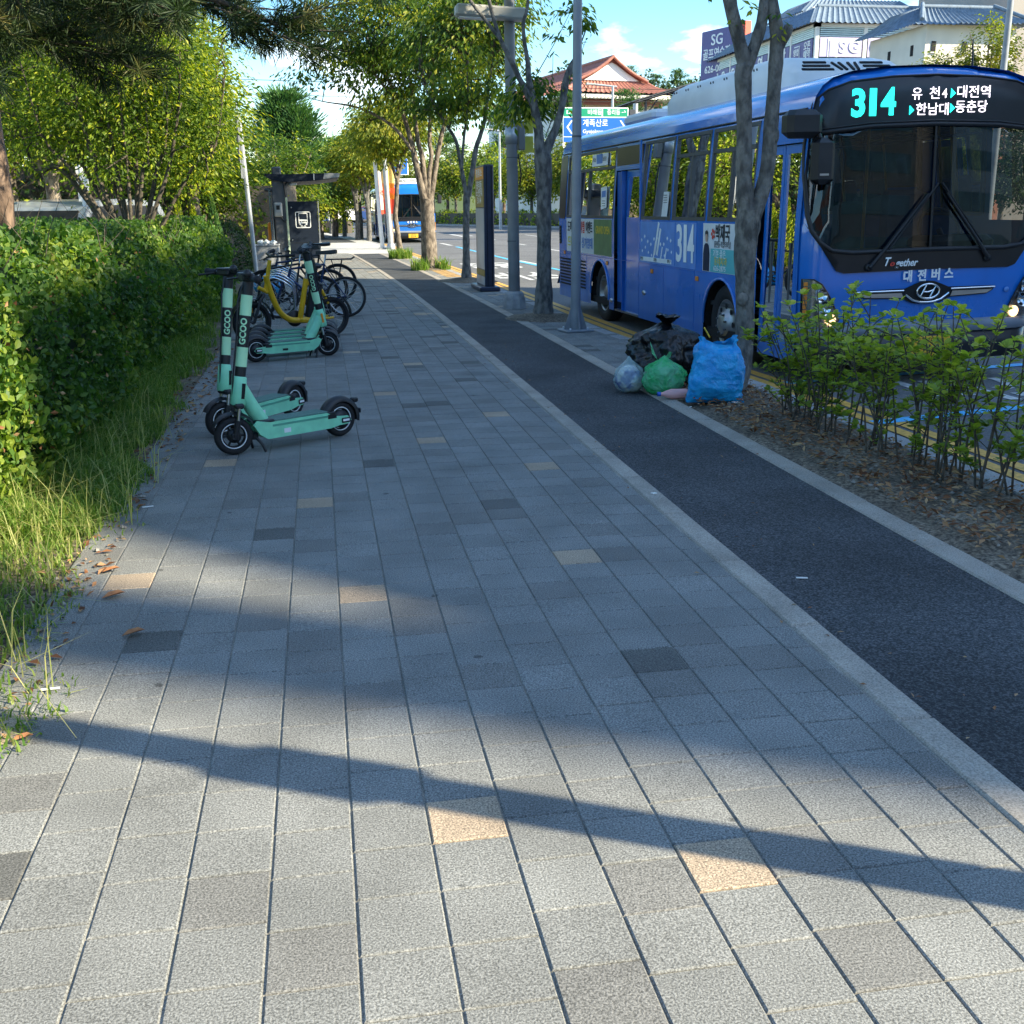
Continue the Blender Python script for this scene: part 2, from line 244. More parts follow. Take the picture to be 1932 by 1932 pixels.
# ---------------------------------------------------------------- mesh helpers
def frame_from(d):
    d = Vector(d).normalized(); a = Vector((0, 0, 1)) if abs(d.z) < .9 else Vector((1, 0, 0))
    x = d.cross(a).normalized(); return x, x.cross(d).normalized() * -1, d
class MB:
    """collects shapes and links them as ONE mesh object"""
    def __init__(s): s.v = []; s.f = []; s.mi = []; s.sm = []; s.mats = []
    def slot(s, m):
        if m not in s.mats: s.mats.append(m)
        return s.mats.index(m)
    def add(s, vs, fs, m, smooth=False, mat=None):
        o = len(s.v); k = s.slot(m)
        if mat is not None: vs = [mat @ Vector(v) for v in vs]
        s.v += [tuple(v) for v in vs]
        for f in fs: s.f.append(tuple(i + o for i in f)); s.mi.append(k); s.sm.append(smooth)
        return s
    def box(s, c, d, m, mat=None, bev=0.0):
        x, y, z = (q / 2 for q in d); cx, cy, cz = c
        if bev > 0:
            b = min(bev, x * .9, y * .9, z * .9); vs = []; fs = []
            def ring(zz, i): return [(cx + a * (x - i), cy + e * (y - i), cz + zz) for a, e in ((-1, -1), (1, -1), (1, 1), (-1, 1))]
            # eight-sided prism with chamfered top and bottom
            def octo(zz, i):
                X, Y = x - i, y - i; c_ = b
                return [(cx - X + c_, cy - Y, cz + zz), (cx + X - c_, cy - Y, cz + zz), (cx + X, cy - Y + c_, cz + zz), (cx + X, cy + Y - c_, cz + zz),
                        (cx + X - c_, cy + Y, cz + zz), (cx - X + c_, cy + Y, cz + zz), (cx - X, cy + Y - c_, cz + zz), (cx - X, cy - Y + c_, cz + zz)]
            rs = [octo(-z, b * .9), octo(-z + b, 0), octo(z - b, 0), octo(z, b * .9)]
            for r in rs: vs += r
            for k in range(3):
                for i in range(8): fs.append((k * 8 + i, k * 8 + (i + 1) % 8, k * 8 + 8 + (i + 1) % 8, k * 8 + 8 + i))
            fs.append(tuple(reversed(range(8)))); fs.append(tuple(range(24, 32)))
            return s.add(vs, fs, m, False, mat)
        vs = [(cx - x, cy - y, cz - z), (cx + x, cy - y, cz - z), (cx + x, cy + y, cz - z), (cx - x, cy + y, cz - z), (cx - x, cy - y, cz + z), (cx + x, cy - y, cz + z), (cx + x, cy + y, cz + z), (cx - x, cy + y, cz + z)]
        return s.add(vs, [(0, 3, 2, 1), (4, 5, 6, 7), (0, 1, 5, 4), (1, 2, 6, 5), (2, 3, 7, 6), (3, 0, 4, 7)], m, False, mat)
    def tube(s, pts, r, m, n=8, caps=True, mat=None, smooth=True, closed=False):
        pts = [Vector(p) for p in pts]; L = len(pts)
        rr = [r] * L if not hasattr(r, '__len__') else list(r)
        vs = []; fs = []; px = None
        for i, p in enumerate(pts):
            a = pts[(i - 1) % L] if (i > 0 or closed) else p; b = pts[(i + 1) % L] if (i < L - 1 or closed) else p
            d = (b - a).normalized() if (b - a).length > 1e-9 else Vector((0, 0, 1))
            if px is None: x, y, _ = frame_from(d)
            else:
                x = (px - d * px.dot(d)); x = x.normalized() if x.length > 1e-6 else frame_from(d)[0]; y = d.cross(x)
            px = x
            if i == 0: y = d.cross(x)
            for k in range(n):
                t = 2 * math.pi * k / n; vs.append(p + (x * math.cos(t) + y * math.sin(t)) * rr[i])
        R = L if closed else L - 1
        for i in range(R):
            for k in range(n): j = (i + 1) % L; fs.append((i * n + k, i * n + (k + 1) % n, j * n + (k + 1) % n, j * n + k))
        s.add(vs, fs, m, smooth, mat)
        if caps and not closed: s.add(vs[:n], [tuple(reversed(range(n)))], m, False, mat); s.add(vs[(L - 1) * n:], [tuple(range(n))], m, False, mat)
        return s
    def lathe(s, prof, m, n=24, mat=None, smooth=True):
        """profile of (r, z) about the z axis"""
        vs = []; fs = []; L = len(prof)
        for r, z in prof:
            for k in range(n): t = 2 * math.pi * k / n; vs.append((r * math.cos(t), r * math.sin(t), z))
        for i in range(L - 1):
            for k in range(n): fs.append((i * n + k, i * n + (k + 1) % n, (i + 1) * n + (k + 1) % n, (i + 1) * n + k))
        return s.add(vs, fs, m, smooth, mat)
    def prism(s, poly, vec, m, mat=None, smooth=False):
        """closed 3-D outline pushed along vec"""
        n = len(poly); v = Vector(vec); a = [Vector(p) for p in poly]
        return s.add(a + [p + v for p in a], [tuple(reversed(range(n))), tuple(range(n, 2 * n))] + [(i, (i + 1) % n, n + (i + 1) % n, n + i) for i in range(n)], m, smooth, mat)
    def quad(s, a, b, c, d, m, mat=None): return s.add([a, b, c, d], [(0, 1, 2, 3)], m, False, mat)
    def ball(s, c, r, m, nu=14, nv=9, sc=(1, 1, 1), mat=None):
        pr = [(math.sin(math.pi * i / nv) * r, -math.cos(math.pi * i / nv) * r) for i in range(nv + 1)]
        pr[0] = (1e-4, -r); pr[-1] = (1e-4, r)
        mm = Matrix.Translation(c) @ Matrix.Diagonal((*sc, 1))
        return s.lathe(pr, m, nu, (mat @ mm) if mat is not None else mm)
    def text(s, body, size, mat, m, depth=0.004, off=0.0, align='CENTER', bold=False, width=None, shear=0.0, space=1.0):
        vs, fs, w = glyphs(body, size, depth, off, align, shear, space)
        if width is not None and w > 1e-6: mat = mat @ Matrix.Diagonal((width / w, 1, 1, 1))
        return s.add(vs, fs, m, False, mat)
    def wraptext(s, body, size, mat, m, r, width, th0):
        """lettering bent round a stem: reads along local z, wraps round it at radius r"""
        vs, fs, w = glyphs(body, size, .003, .0018, 'CENTER', 0.0, 1.0); k = width / w
        out = [((r + v.z) * math.cos(th0 - v.y / r), (r + v.z) * math.sin(th0 - v.y / r), v.x * k) for v in vs]
        return s.add([(x, y, z) for x, y, z in out], fs, m, False, mat)
    def build(s, name, parent=None, loc=(0, 0, 0), rot=None):
        me = bpy.data.meshes.new(name); me.from_pydata(s.v, [], s.f)
        for k in s.mats: me.materials.append(M[k] if isinstance(k, str) else k)
        me.polygons.foreach_set('material_index', s.mi); me.polygons.foreach_set('use_smooth', s.sm); me.update()
        o = bpy.data.objects.new(name, me); COL.objects.link(o); o.location = loc
        if rot is not None: o.rotation_euler = rot
        if parent is not None: o.parent = parent
        return o
_gc = {}
def glyphs(body, size, depth, off, align, shear, space):
    key = (body, size, depth, off, align, shear, space)
    if key in _gc: return _gc[key]
    cu = bpy.data.curves.new('glyph', 'FONT'); cu.body = body; cu.size = size; cu.extrude = depth / 2; cu.offset = off
    cu.align_x = align; cu.align_y = 'CENTER'; cu.shear = shear; cu.resolution_u = 3; cu.space_character = space
    ob = bpy.data.objects.new('glyph', cu); COL.objects.link(ob)
    bpy.context.view_layer.update()
    me = bpy.data.meshes.new_from_object(ob.evaluated_get(bpy.context.evaluated_depsgraph_get()))
    vs = [v.co.copy() for v in me.vertices]; fs = [tuple(p.vertices) for p in me.polygons]
    w = (max(v.x for v in vs) - min(v.x for v in vs)) if vs else 0
    bpy.data.objects.remove(ob); bpy.data.curves.remove(cu); bpy.data.meshes.remove(me)
    _gc[key] = (vs, fs, w); return _gc[key]
def basis(o, x, y, z=None):
    x = Vector(x).normalized(); y = Vector(y).normalized(); z = x.cross(y) if z is None else Vector(z)
    m = Matrix((x, y, z)).transposed().to_4x4(); m.translation = o; return m
def thing(name, label, cat, loc=(0, 0, 0), rz=0.0, group=None, rot=None):
    o = bpy.data.objects.new(name, None); COL.objects.link(o); o.empty_display_size = .2
    o.location = loc; o.rotation_euler = rot if rot is not None else (0, 0, rz)
    return tag(o, label, cat, group)
def tag(o, label, cat, group=None, kind=None):
    o['label'] = label; o['category'] = cat
    if group: o['group'] = group
    if kind: o['kind'] = kind
    return o
def struct(o): o['kind'] = 'structure'; return o
def stuff(o, label, cat): o['kind'] = 'stuff'; o['label'] = label; o['category'] = cat; return o
def dup(root, loc, rz=None, label=None, rot=None, skip=()):
    r = root.copy(); COL.objects.link(r); r.location = loc
    if rz is not None: r.rotation_euler = (0, 0, rz)
    if rot is not None: r.rotation_euler = rot
    if label: r['label'] = label
    def kids(a, b):
        for ch in list(a.children):
            if ch.name.split('.')[0] in skip: continue
            c = ch.copy(); COL.objects.link(c); c.parent = b; kids(ch, c)
    kids(root, r); return r
def spline(pts, n=4):
    """Catmull-Rom through 3-D points (any extra columns too)"""
    P = np.array(pts, float); out = []
    for i in range(len(P) - 1):
        p0 = P[max(i - 1, 0)]; p1 = P[i]; p2 = P[i + 1]; p3 = P[min(i + 2, len(P) - 1)]
        for k in range(n):
            t = k / n
            out.append(.5 * ((2 * p1) + (-p0 + p2) * t + (2 * p0 - 5 * p1 + 4 * p2 - p3) * t * t + (-p0 + 3 * p1 - 3 * p2 + p3) * t ** 3))
    out.append(P[-1]); return np.array(out)
def limb(mb, pts, m, n=8, sub=4, rough=.06):
    """tapered branch: pts rows are x, y, z, radius"""
    S = spline(pts, sub); rr = S[:, 3] * (1 + RNG.uniform(-rough, rough, len(S)))
    mb.tube([Vector(p[:3]) for p in S], list(np.maximum(rr, .002)), m, n)
def leafmesh(name, C, U, N, size, mat, parent=None, w=.5, fold=.12, rnd=None, six=False):
    """many leaves as one mesh; C centres, U along the leaf, N its face direction"""
    n = len(C); U = U / np.linalg.norm(U, axis=1, keepdims=True)
    S = np.cross(U, N); S /= np.maximum(np.linalg.norm(S, axis=1, keepdims=True), 1e-6); N = np.cross(S, U)
    s = np.asarray(size).reshape(-1, 1) * np.ones((n, 1))
    if six:
        V = np.stack([C - U * s * .5, C - U * s * .12 + S * s * w * .5 + N * s * fold, C + U * s * .28 + S * s * w * .42 + N * s * fold, C + U * s * .5,
                      C + U * s * .28 - S * s * w * .42 + N * s * fold, C - U * s * .12 - S * s * w * .5 + N * s * fold], 1).reshape(-1, 3)
        b = np.arange(n)[:, None] * 6; F = np.concatenate([b + np.array([[0, 1, 2, 3]]), b + np.array([[0, 3, 4, 5]])], 1).reshape(-1, 4); k = 2
    else:
        V = np.stack([C - U * s * .5, C + S * s * w * .5 + N * s * fold, C + U * s * .5, C - S * s * w * .5 + N * s * fold], 1).reshape(-1, 3)
        F = (np.arange(n)[:, None] * 4 + np.array([[0, 1, 2, 3]])); k = 1
    r = RNG.uniform(0, 1, n) if rnd is None else np.asarray(rnd)
    return rawmesh(name, V, F, mat, parent, np.repeat(r, k))
def rawmesh(name, V, F, mat, parent=None, rnd=None, smooth=False):
    me = bpy.data.meshes.new(name); nf = len(F); kk = F.shape[1]
    me.vertices.add(len(V)); me.vertices.foreach_set('co', np.ascontiguousarray(V, np.float32).ravel())
    me.loops.add(nf * kk); me.loops.foreach_set('vertex_index', np.ascontiguousarray(F, np.int32).ravel())
    me.polygons.add(nf); me.polygons.foreach_set('loop_start', np.arange(nf, dtype=np.int32) * kk)
    me.materials.append(M[mat] if isinstance(mat, str) else mat)
    me.polygons.foreach_set('use_smooth', np.full(nf, smooth, bool))
    if rnd is not None:
        a = me.attributes.new('rnd', 'FLOAT', 'FACE'); a.data.foreach_set('value', np.ascontiguousarray(rnd, np.float32))
    me.update(calc_edges=True); me.validate()
    o = bpy.data.objects.new(name, me); COL.objects.link(o)
    if parent is not None: o.parent = parent
    return o
def unit(n):
    v = RNG.normal(size=(n, 3)); return v / np.linalg.norm(v, axis=1, keepdims=True)
# ---------------------------------------------------------------- the ground
def bend(y): return 0.0 if y < 12 else -0.00078 * (y - 12) ** 2          # the street drifts left further on
KX = [(-8, 3.95), (9, 3.93), (14, 3.66), (24, 3.52), (30, 3.38), (40, 3.12), (52, 2.85), (66, 2.0), (82, .2), (100, -3.0), (130, -11)]
def kerb_x(y):
    for (a, p), (b, q) in zip(KX, KX[1:]):
        if y <= b: return p + (q - p) * (y - a) / (b - a)
    return KX[-1][1]
ZR = -0.15
def sheet(name, pts, z, m):
    mb = MB(); mb.add([(p[0], p[1], z) for p in pts], [tuple(range(len(pts)))], m); return struct(mb.build(name))
def strip(name, ys, xa, xb, z, m, thick=None):
    """long ribbon between two x(y) functions; thick adds sides"""
    mb = MB(); vs = []; fs = []
    for y in ys: vs += [(xa(y), y, z), (xb(y), y, z)]
    for i in range(len(ys) - 1): fs.append((2 * i, 2 * i + 1, 2 * i + 3, 2 * i + 2))
    mb.add(vs, fs, m)
    if thick:
        o = len(vs); v2 = [(a, b, c - thick) for a, b, c in vs]; f2 = []
        for i in range(len(ys) - 1): f2 += [(2 * i, 2 * i + 2, 2 * i + 2 + o, 2 * i + o), (2 * i + 1, 2 * i + 1 + o, 2 * i + 3 + o, 2 * i + 3)]
        f2 += [(0, o, o + 1, 1), (o - 2, o - 1, 2 * o - 1, 2 * o - 2)]
        mb.add(vs + v2, f2, m)
    return struct(mb.build(name))
def yy(a, b, step=1.0): n = max(2, int((b - a) / step) + 1); return [a + (b - a) * i / (n - 1) for i in range(n)]
sheet('ground', [(-700, -700), (900, -700), (900, 1200), (-700, 1200)], -.32, 'far_ground')
sheet('road', [(3.0, -40), (26, -40), (26, 84), (19, 98), (11.8, 118), (-2, 150), (-60, 220), (-70, 205), (-20, 140), (-4, 104), (-.5, 84), (2.0, 62)], ZR, 'road_asphalt')
# verge soil left of the paving, park ground
sheet('verge_soil', [(-40, -3), (-.98, -3), (-.98, 41), (-40, 41)], -.012, 'soil')
sheet('park_ground', [(-60, 41), (1.0, 41), (-1.0, 62), (-2.5, 84), (-8, 104), (-60, 160)], -.03, 'soil')
# paving: every tile a bevelled block on a sand bed, its tone a face attribute
strip('paving_bed', yy(-2, 41), lambda y: -1.06, lambda y: 1.72 + bend(y), -.0055, 'joint_sand')
TAN = [(0.29, 2.5), (0.92, 2.18), (0.09, 4.3), (1.07, 4.6), (-0.12, 5.82), (0.64, 7.33), (1.24, 6.4), (1.22, 8.24), (-0.7, 6.93), (0.41, 9.38), (0.97, 11.26), (-0.34, 10.46), (-0.88, 4.66), (-1.04, 3.28), (0.37, 12.35), (0.56, 13.45)]
DRK = [(-0.7, 3.87), (-0.3, 5.17), (1.11, 3.44), (0.87, 5.65), (0.26, 6.62), (-0.82, 2.44), (1.38, 10.01), (0.8, 8.7)]
def paving(name, x0, ncol, ya, yb, tan, drk, xmax, W=.2, z=0.0, xlo=None, holes=()):
    V = []; F = []; T = []; g = .0022; bv = .0035
    for c in range(ncol):
        xa = x0 + c * W; col = [t for t in tan + drk if xa <= t[0] < xa + W]
        off = (col[0][1] - W / 2) % W if col else RNG.uniform(0, W)
        if len(col) == 0 and c % 2: off = (off + .1) % W
        y = ya - (ya - off) % W
        for r in range(int((yb - ya) / W) + 1):
            y0 = y + r * W; yc = y0 + W / 2; b = bend(yc); xr = min(xa + W, xmax) if xmax else xa + W
            if xr - xa < .05: continue
            cx = (xa + xr) / 2
            if any((cx + b - h[0]) ** 2 + (yc - h[1]) ** 2 < h[2] ** 2 for h in holes): continue
            tone = RNG.normal(1, .045)
            tn = [tone] * 3
            ft = any(abs(cx - t[0]) < W / 2 and abs(yc - t[1]) < W / 2 for t in tan); fd = any(abs(cx - t[0]) < W / 2 and abs(yc - t[1]) < W / 2 for t in drk)
            rr = RNG.uniform()
            if ft or (yc > 13.5 and rr < .035): tn = [1.85 * tone, 1.44 * tone, 1.10 * tone]
            elif fd or (yc > 10 and rr > .965): tn = [.56, .55, .54]
            elif rr > .86: tn = [.88 * tone, .86 * tone, .85 * tone]
            if name == 'strip_pavement' and 25.6 < yc < 30.5 and cx > 3.05: tn = [1.9 * tone, 1.18 * tone, .50 * tone]
            dz = RNG.uniform(-.0012, .0012)
            X0, X1, Y0, Y1 = xa + g + b, xr - g + b, y0 + g, y0 + W - g * .7
            o = len(V)
            V += [(X0, Y0, z - .009), (X1, Y0, z - .009), (X1, Y1, z - .009), (X0, Y1, z - .009), (X0, Y0, z - bv + dz), (X1, Y0, z - bv + dz), (X1, Y1, z - bv + dz), (X0, Y1, z - bv + dz), (X0 + bv, Y0 + bv, z + dz), (X1 - bv, Y0 + bv, z + dz), (X1 - bv, Y1 - bv, z + dz), (X0 + bv, Y1 - bv, z + dz)]
            q = [(8, 9, 10, 11)] + [(i, (i + 1) % 4, 4 + (i + 1) % 4, 4 + i) for i in range(4)] + [(4 + i, 4 + (i + 1) % 4, 8 + (i + 1) % 4, 8 + i) for i in range(4)]
            F += [tuple(k + o for k in f) for f in q]; T += [tn] * 9
    o = rawmesh(name, np.array(V), np.array(F), TILE)
    a = o.data.attributes.new('tone', 'FLOAT_COLOR', 'FACE'); a.data.foreach_set('color', np.concatenate([np.array(T), np.ones((len(T), 1))], 1).astype(np.float32).ravel())
    return struct(o)
paving('pavement', -1.2, 15, -.4, 40.2, TAN, DRK, 1.70)
KL = lambda y: 1.71 + bend(y); KL2 = lambda y: 1.83 + bend(y); KR = lambda y: 2.73 + bend(y); KR2 = lambda y: 2.87 + bend(y)
strip('cycle_path', yy(-3, 40.2), lambda y: KL2(y) - .01, lambda y: KR(y) + .01, -.004, 'path_asphalt', .1)
def kerbrow(name, xa, xb, ya, yb, L, z, h, m='concrete'):
    mb = MB(); y = ya
    while y < yb:
        e = min(y + L, yb); q = .004; b0, b1 = xa(y), xa(e); c0, c1 = xb(y), xb(e); t = .008; zz = z + random.uniform(-.002, .002)
        lo = [(b0, y + q, zz - h), (c0, y + q, zz - h), (c1, e - q, zz - h), (b1, e - q, zz - h)]
        md = [(p[0], p[1], zz - t) for p in lo]; hi = [(b0 + t, y + q + t, zz), (c0 - t, y + q + t, zz), (c1 - t, e - q - t, zz), (b1 + t, e - q - t, zz)]
        mb.add(lo + md + hi, [(8, 9, 10, 11)] + [(i, (i + 1) % 4, 4 + (i + 1) % 4, 4 + i) for i in range(4)] + [(4 + i, 4 + (i + 1) % 4, 8 + (i + 1) % 4, 8 + i) for i in range(4)], m)
        y = e
    return struct(mb.build(name))
kerbrow('path_edging', KL, KL2, -2, 40.2, .8, .004, .12)
kerbrow('path_edging', KR, KR2, -2, 40.2, .8, .004, .12)
kerbrow('kerb', lambda y: kerb_x(y) - .17, kerb_x, -8, 60, 1.0, .0, .30, 'granite')
# furniture strip right of the cycle path: soil bed near, small pavers with tree pits beyond
PITS = [(3.18, 15.52, .52), (3.2, 24.08, .62), (2.92, 29.08, .5), (2.63, 36.0, .4)]
strip('strip_bed', yy(9.4, 41), lambda y: KR2(y) - .01, lambda y: kerb_x(y) - .16, -.012, 'soil')
paving('strip_pavement', 2.88, 4, 9.7, 40.2, [], [], None, .2, -.002, holes=PITS)
struct(strip('gutter', yy(-8, 60), kerb_x, lambda y: kerb_x(y) + .32, ZR + .004, 'concrete'))
def bedmesh():
    V = []; F = []; nx, ny = 14, 150; ya, yb = -2, 9.75
    for j in range(ny + 1):
        y = ya + (yb - ya) * j / ny
        for i in range(nx + 1):
            x = 2.86 + (3.80 - 2.86) * i / nx; e = min(i, nx - i) / nx
            h = -.02 + .06 * min(1, e * 4) * (.6 + .9 * mnoise.noise(Vector((x * 2.2, y * 2.2, 0)))) + .02 * mnoise.noise(Vector((x * 11, y * 11, 3)))
            V.append((x, y, h))
    for j in range(ny):
        for i in range(nx): a = j * (nx + 1) + i; F.append((a, a + 1, a + nx + 2, a + nx + 1))
    o = rawmesh('planting_bed', np.array(V), np.array(F), 'soil', smooth=True); return struct(o)
bedmesh()
for k, (x, y, r) in enumerate(PITS):
    mb = MB(); n = 26; rings = 6; vs = []; fs = []
    for q in range(rings + 1):
        for i in range(n):
            t = 2 * math.pi * i / n; rr = r * 1.12 * q / rings
            hx = rr * math.cos(t); hy = rr * math.sin(t) * 1.15
            vs.append((x + hx, y + hy, .012 + .085 * (1 - q / rings) ** 1.3 + .02 * mnoise.noise(Vector((hx * 9, hy * 9, k))) - (.03 if q == rings else 0)))
    for q in range(rings):
        for i in range(n): fs.append((q * n + i, q * n + (i + 1) % n, (q + 1) * n + (i + 1) % n, (q + 1) * n + i))
    mb.add(vs, fs, 'soil', True); struct(mb.build('tree_pit_soil'))
# beyond the driveway the paving runs on as plain concrete with a second stretch of cycle path
strip('driveway', yy(40.2, 53), lambda y: -3.5, lambda y: kerb_x(y) - .1, -.006, 'concrete_pale', .1)
strip('far_pavement', yy(53, 100), lambda y: kerb_x(y) - 6.2, lambda y: kerb_x(y) - .15, -.004, 'concrete_pale', .1)
strip('far_cycle_path', yy(54, 92), lambda y: kerb_x(y) - 2.5, lambda y: kerb_x(y) - .9, .003, 'path_asphalt')
# road markings, sheets 4 mm proud of the asphalt
def ribbon(mb, pts, w, m, z=ZR + .004):
    for (a, b) in zip(pts, pts[1:]):
        d = Vector((b[0] - a[0], b[1] - a[1], 0)).normalized(); q = Vector((-d.y, d.x, 0)) * w / 2
        mb.add([Vector((a[0], a[1], z)) - q, Vector((b[0], b[1], z)) - q, Vector((b[0], b[1], z)) + q, Vector((a[0], a[1], z)) + q], [(0, 1, 2, 3)], m)
mb = MB()
for dx in (.44, .62): ribbon(mb, [(kerb_x(y) + dx, y) for y in yy(-6, 58, 2)], .12, 'line_yellow', ZR + .006 + (.001 if dx < .5 else 0))
struct(mb.build('yellow_lines'))
mb = MB(); ribbon(mb, [(4.35, 7.9), (6.3, 8.35), (9.0, 9.0)], .15, 'line_blue', ZR + .008); ribbon(mb, [(4.5, 9.95), (6.0, 10.25), (9.0, 10.85)], .15, 'line_blue', ZR + .008)
ribbon(mb, [(7.2, 20), (6.62, 30.5), (6.36, 37.), (6.33, 41.), (6.2, 50.)], .16, 'line_blue', ZR + .008); struct(mb.build('blue_lines'))
mb = MB()
ribbon(mb, [(7.05, 20), (6.82, 27.)], .14, 'line_white'); ribbon(mb, [(6.75, 32.), (6.55, 36.)], .16, 'line_white'); ribbon(mb, [(6.3, 41), (6.25, 44)], .16, 'line_white'); ribbon(mb, [(6.2, 52), (6.1, 55.5)], .22, 'line_white'); ribbon(mb, [(8.9, 68), (8.8, 74)], .3, 'line_white')
for q in range(6): ribbon(mb, [(9.6 - q * .0, 24 + q * 9), (9.55, 27.5 + q * 9)], .15, 'line_white')
for q in range(5): ribbon(mb, [(13.2, 26 + q * 10), (13.15, 30 + q * 10)], .15, 'line_white')
for (t, x, y, w, L) in (('버스', 5.25, 27.6, 1.7, 3.6), ('전용', 5.2, 33.0, 1.7, 3.6), ('버스', 6.25, 9.15, 1.5, 1.3)):
    mt = basis((x, y, ZR + .005), (1, 0, 0), (0, 1, 0)) @ Matrix.Diagonal((1, L, 1, 1))
    mb.text(t, 1.0, mt, 'line_white', .0005, .03, width=w)
struct(mb.build('white_road_markings'))
# far side of the road: kerb, pavement
FK = [(26.5, -40), (26.2, 60), (24, 76), (19.6, 92), (12.4, 114), (-2, 148)]
mb = MB()
for (a, b) in zip(FK, FK[1:]):
    d = Vector((b[0] - a[0], b[1] - a[1], 0)).normalized(); q = Vector((d.y, -d.x, 0))
    A = Vector((a[0], a[1], 0)); B = Vector((b[0], b[1], 0))
    mb.prism([A - q * .3 + Vector((0, 0, -.3)), A - q * .3, A + q * .0, A + Vector((0, 0, -.3))], B - A, 'granite')
struct(mb.build('far_kerb'))
mb = MB(); n = len(FK); mb.add([(x + .02, y, -.02) for x, y in FK] + [(x + 70, y + 25, .6) for x, y in FK], [(i, n + i, n + i + 1, i + 1) for i in range(n - 1)], 'far_ground'); struct(mb.build('far_bank'))
# wooded hill far behind the temple
V = []; F = []; nx, ny = 40, 16
for j in range(ny + 1):
    for i in range(nx + 1):
        x = -40 + 200 * i / nx; y = 150 + 120 * j / ny
        h = 17 * math.exp(-((x - 70) / 55) ** 2) * min(1, j / 5) + 2.5 * mnoise.noise(Vector((x * .05, y * .05, 1)))
        V.append((x, y, -.6 + h * min(1, j / 2)))
for j in range(ny):
    for i in range(nx): a = j * (nx + 1) + i; F.append((a, a + 1, a + nx + 2, a + nx + 1))
struct(rawmesh('wooded_hill', np.array(V), np.array(F), 'hill_green', smooth=True))
# ---------------------------------------------------------------- the city bus
W_B, L_B, H_B = 2.50, 9.50, 2.93
def section_half():
    """kerb-side half of the body section, (x, z) from skirt to roof centre"""
    return [(0.0, .22), (0.0, .60), (0.0, 1.52), (.022, 1.95), (.055, 2.40), (.075, 2.56), (.10, 2.66), (.16, 2.75), (.26, 2.82), (.45, 2.875), (.80, 2.915), (1.25, H_B)]
def side_x(z):
    s = section_half()
    for (a, b), (c, d) in zip(s, s[1:]):
        if z <= d: return a + (c - a) * max(0, (z - b) / (d - b))
    return s[-1][0]
SECT = section_half(); OUT = SECT + [(W_B - x, z) for x, z in reversed(SECT[:-1])]
def inpoly(p, poly):
    x, y = p; c = False; n = len(poly)
    for i in range(n):
        (x1, y1), (x2, y2) = poly[i], poly[i - 1]
        if (y1 > y) != (y2 > y) and x < (x2 - x1) * (y - y1) / (y2 - y1) + x1: c = not c
    return c
def segdist(p, poly, closed=True):
    best = 9; n = len(poly)
    for i in range(0 if closed else 1, n):
        a = poly[i - 1]; b = poly[i]; dx, dy = b[0] - a[0], b[1] - a[1]; L = dx * dx + dy * dy
        t = 0 if L < 1e-12 else max(0, min(1, ((p[0] - a[0]) * dx + (p[1] - a[1]) * dy) / L))
        d = math.hypot(p[0] - a[0] - t * dx, p[1] - a[1] - t * dy); best = min(best, d)
    return best
def resample(poly, st):
    out = []; n = len(poly)
    for i in range(n):
        a, b = poly[i], poly[(i + 1) % n]; L = math.hypot(b[0] - a[0], b[1] - a[1]); k = max(1, int(L / st))
        out += [(a[0] + (b[0] - a[0]) * t / k, a[1] + (b[1] - a[1]) * t / k) for t in range(k)]
    return out
def patch(outer, holes, st, fmap, mb, m, smooth=True, extra=(), flip=False):
    """triangulated skin of a 2-D region with clean edges, mapped into 3-D"""
    loops = [resample(outer, st)] + [resample(h, st) for h in holes]
    pts = []; edges = []
    for L in loops:
        o = len(pts); pts += [Vector(p) for p in L]; edges += [(o + i, o + (i + 1) % len(L)) for i in range(len(L))]
    xs = [p[0] for p in outer]; ys = [p[1] for p in outer]
    x = min(xs) + st * .5
    grid = list(extra)
    while x < max(xs):
        y = min(ys) + st * .5
        while y < max(ys): grid.append((x, y)); y += st
        x += st
    for p in grid:
        if inpoly(p, outer) and not any(inpoly(p, h) for h in holes) and min(segdist(p, L) for L in [outer] + list(holes)) > st * .3: pts.append(Vector(p))
    v, _, f, _, _, _ = delaunay_2d_cdt(pts, edges, [], 0, 1e-5)
    fs = []
    for t in f:
        c = (sum(v[i][0] for i in t) / 3, sum(v[i][1] for i in t) / 3)
        if inpoly(c, outer) and not any(inpoly(c, h) for h in holes): fs.append(tuple(reversed(t)) if flip else tuple(t))
    mb.add([fmap(p[0], p[1]) for p in v], fs, m, smooth)
def rrect(x0, z0, x1, z1, r=.05, n=4):
    out = []
    for cx, cz, a in ((x1 - r, z1 - r, 0), (x0 + r, z1 - r, 90), (x0 + r, z0 + r, 180), (x1 - r, z0 + r, 270)):
        for i in range(n + 1): t = rad(a + 90 * i / n); out.append((cx + r * math.cos(t), cz + r * math.sin(t)))
    return out
RF = .20
NOSE = [p for p in OUT if p[1] > .55]
def front_y(x, z, off=0.0):
    """how far the front skin lies behind the foremost line"""
    d = segdist((x, z), OUT[1:-1], closed=False)
    y = 0.0 if d >= RF else RF - math.sqrt(max(0, RF * RF - (RF - d) ** 2))
    y += .045 * ((x - 1.25) / 1.25) ** 2
    if z > 1.25: y += .05 * (z - 1.25)
    return y - off
def rear_y(x, z, off=0.0):
    d = segdist((x, z), OUT[1:-1], closed=False)
    return L_B - (0.0 if d >= RF else RF - math.sqrt(max(0, RF * RF - (RF - d) ** 2))) + off
WIND = [(.045, 2.33), (.03, 1.95), (.04, 1.62), (.07, 1.47), (.14, 1.36), (.25, 1.285), (.45, 1.262), (1.25, 1.27), (2.05, 1.262), (2.25, 1.285), (2.36, 1.36), (2.43, 1.47), (2.46, 1.62), (2.47, 1.95), (2.455, 2.33), (1.9, 2.385), (1.25, 2.40), (.6, 2.385)]
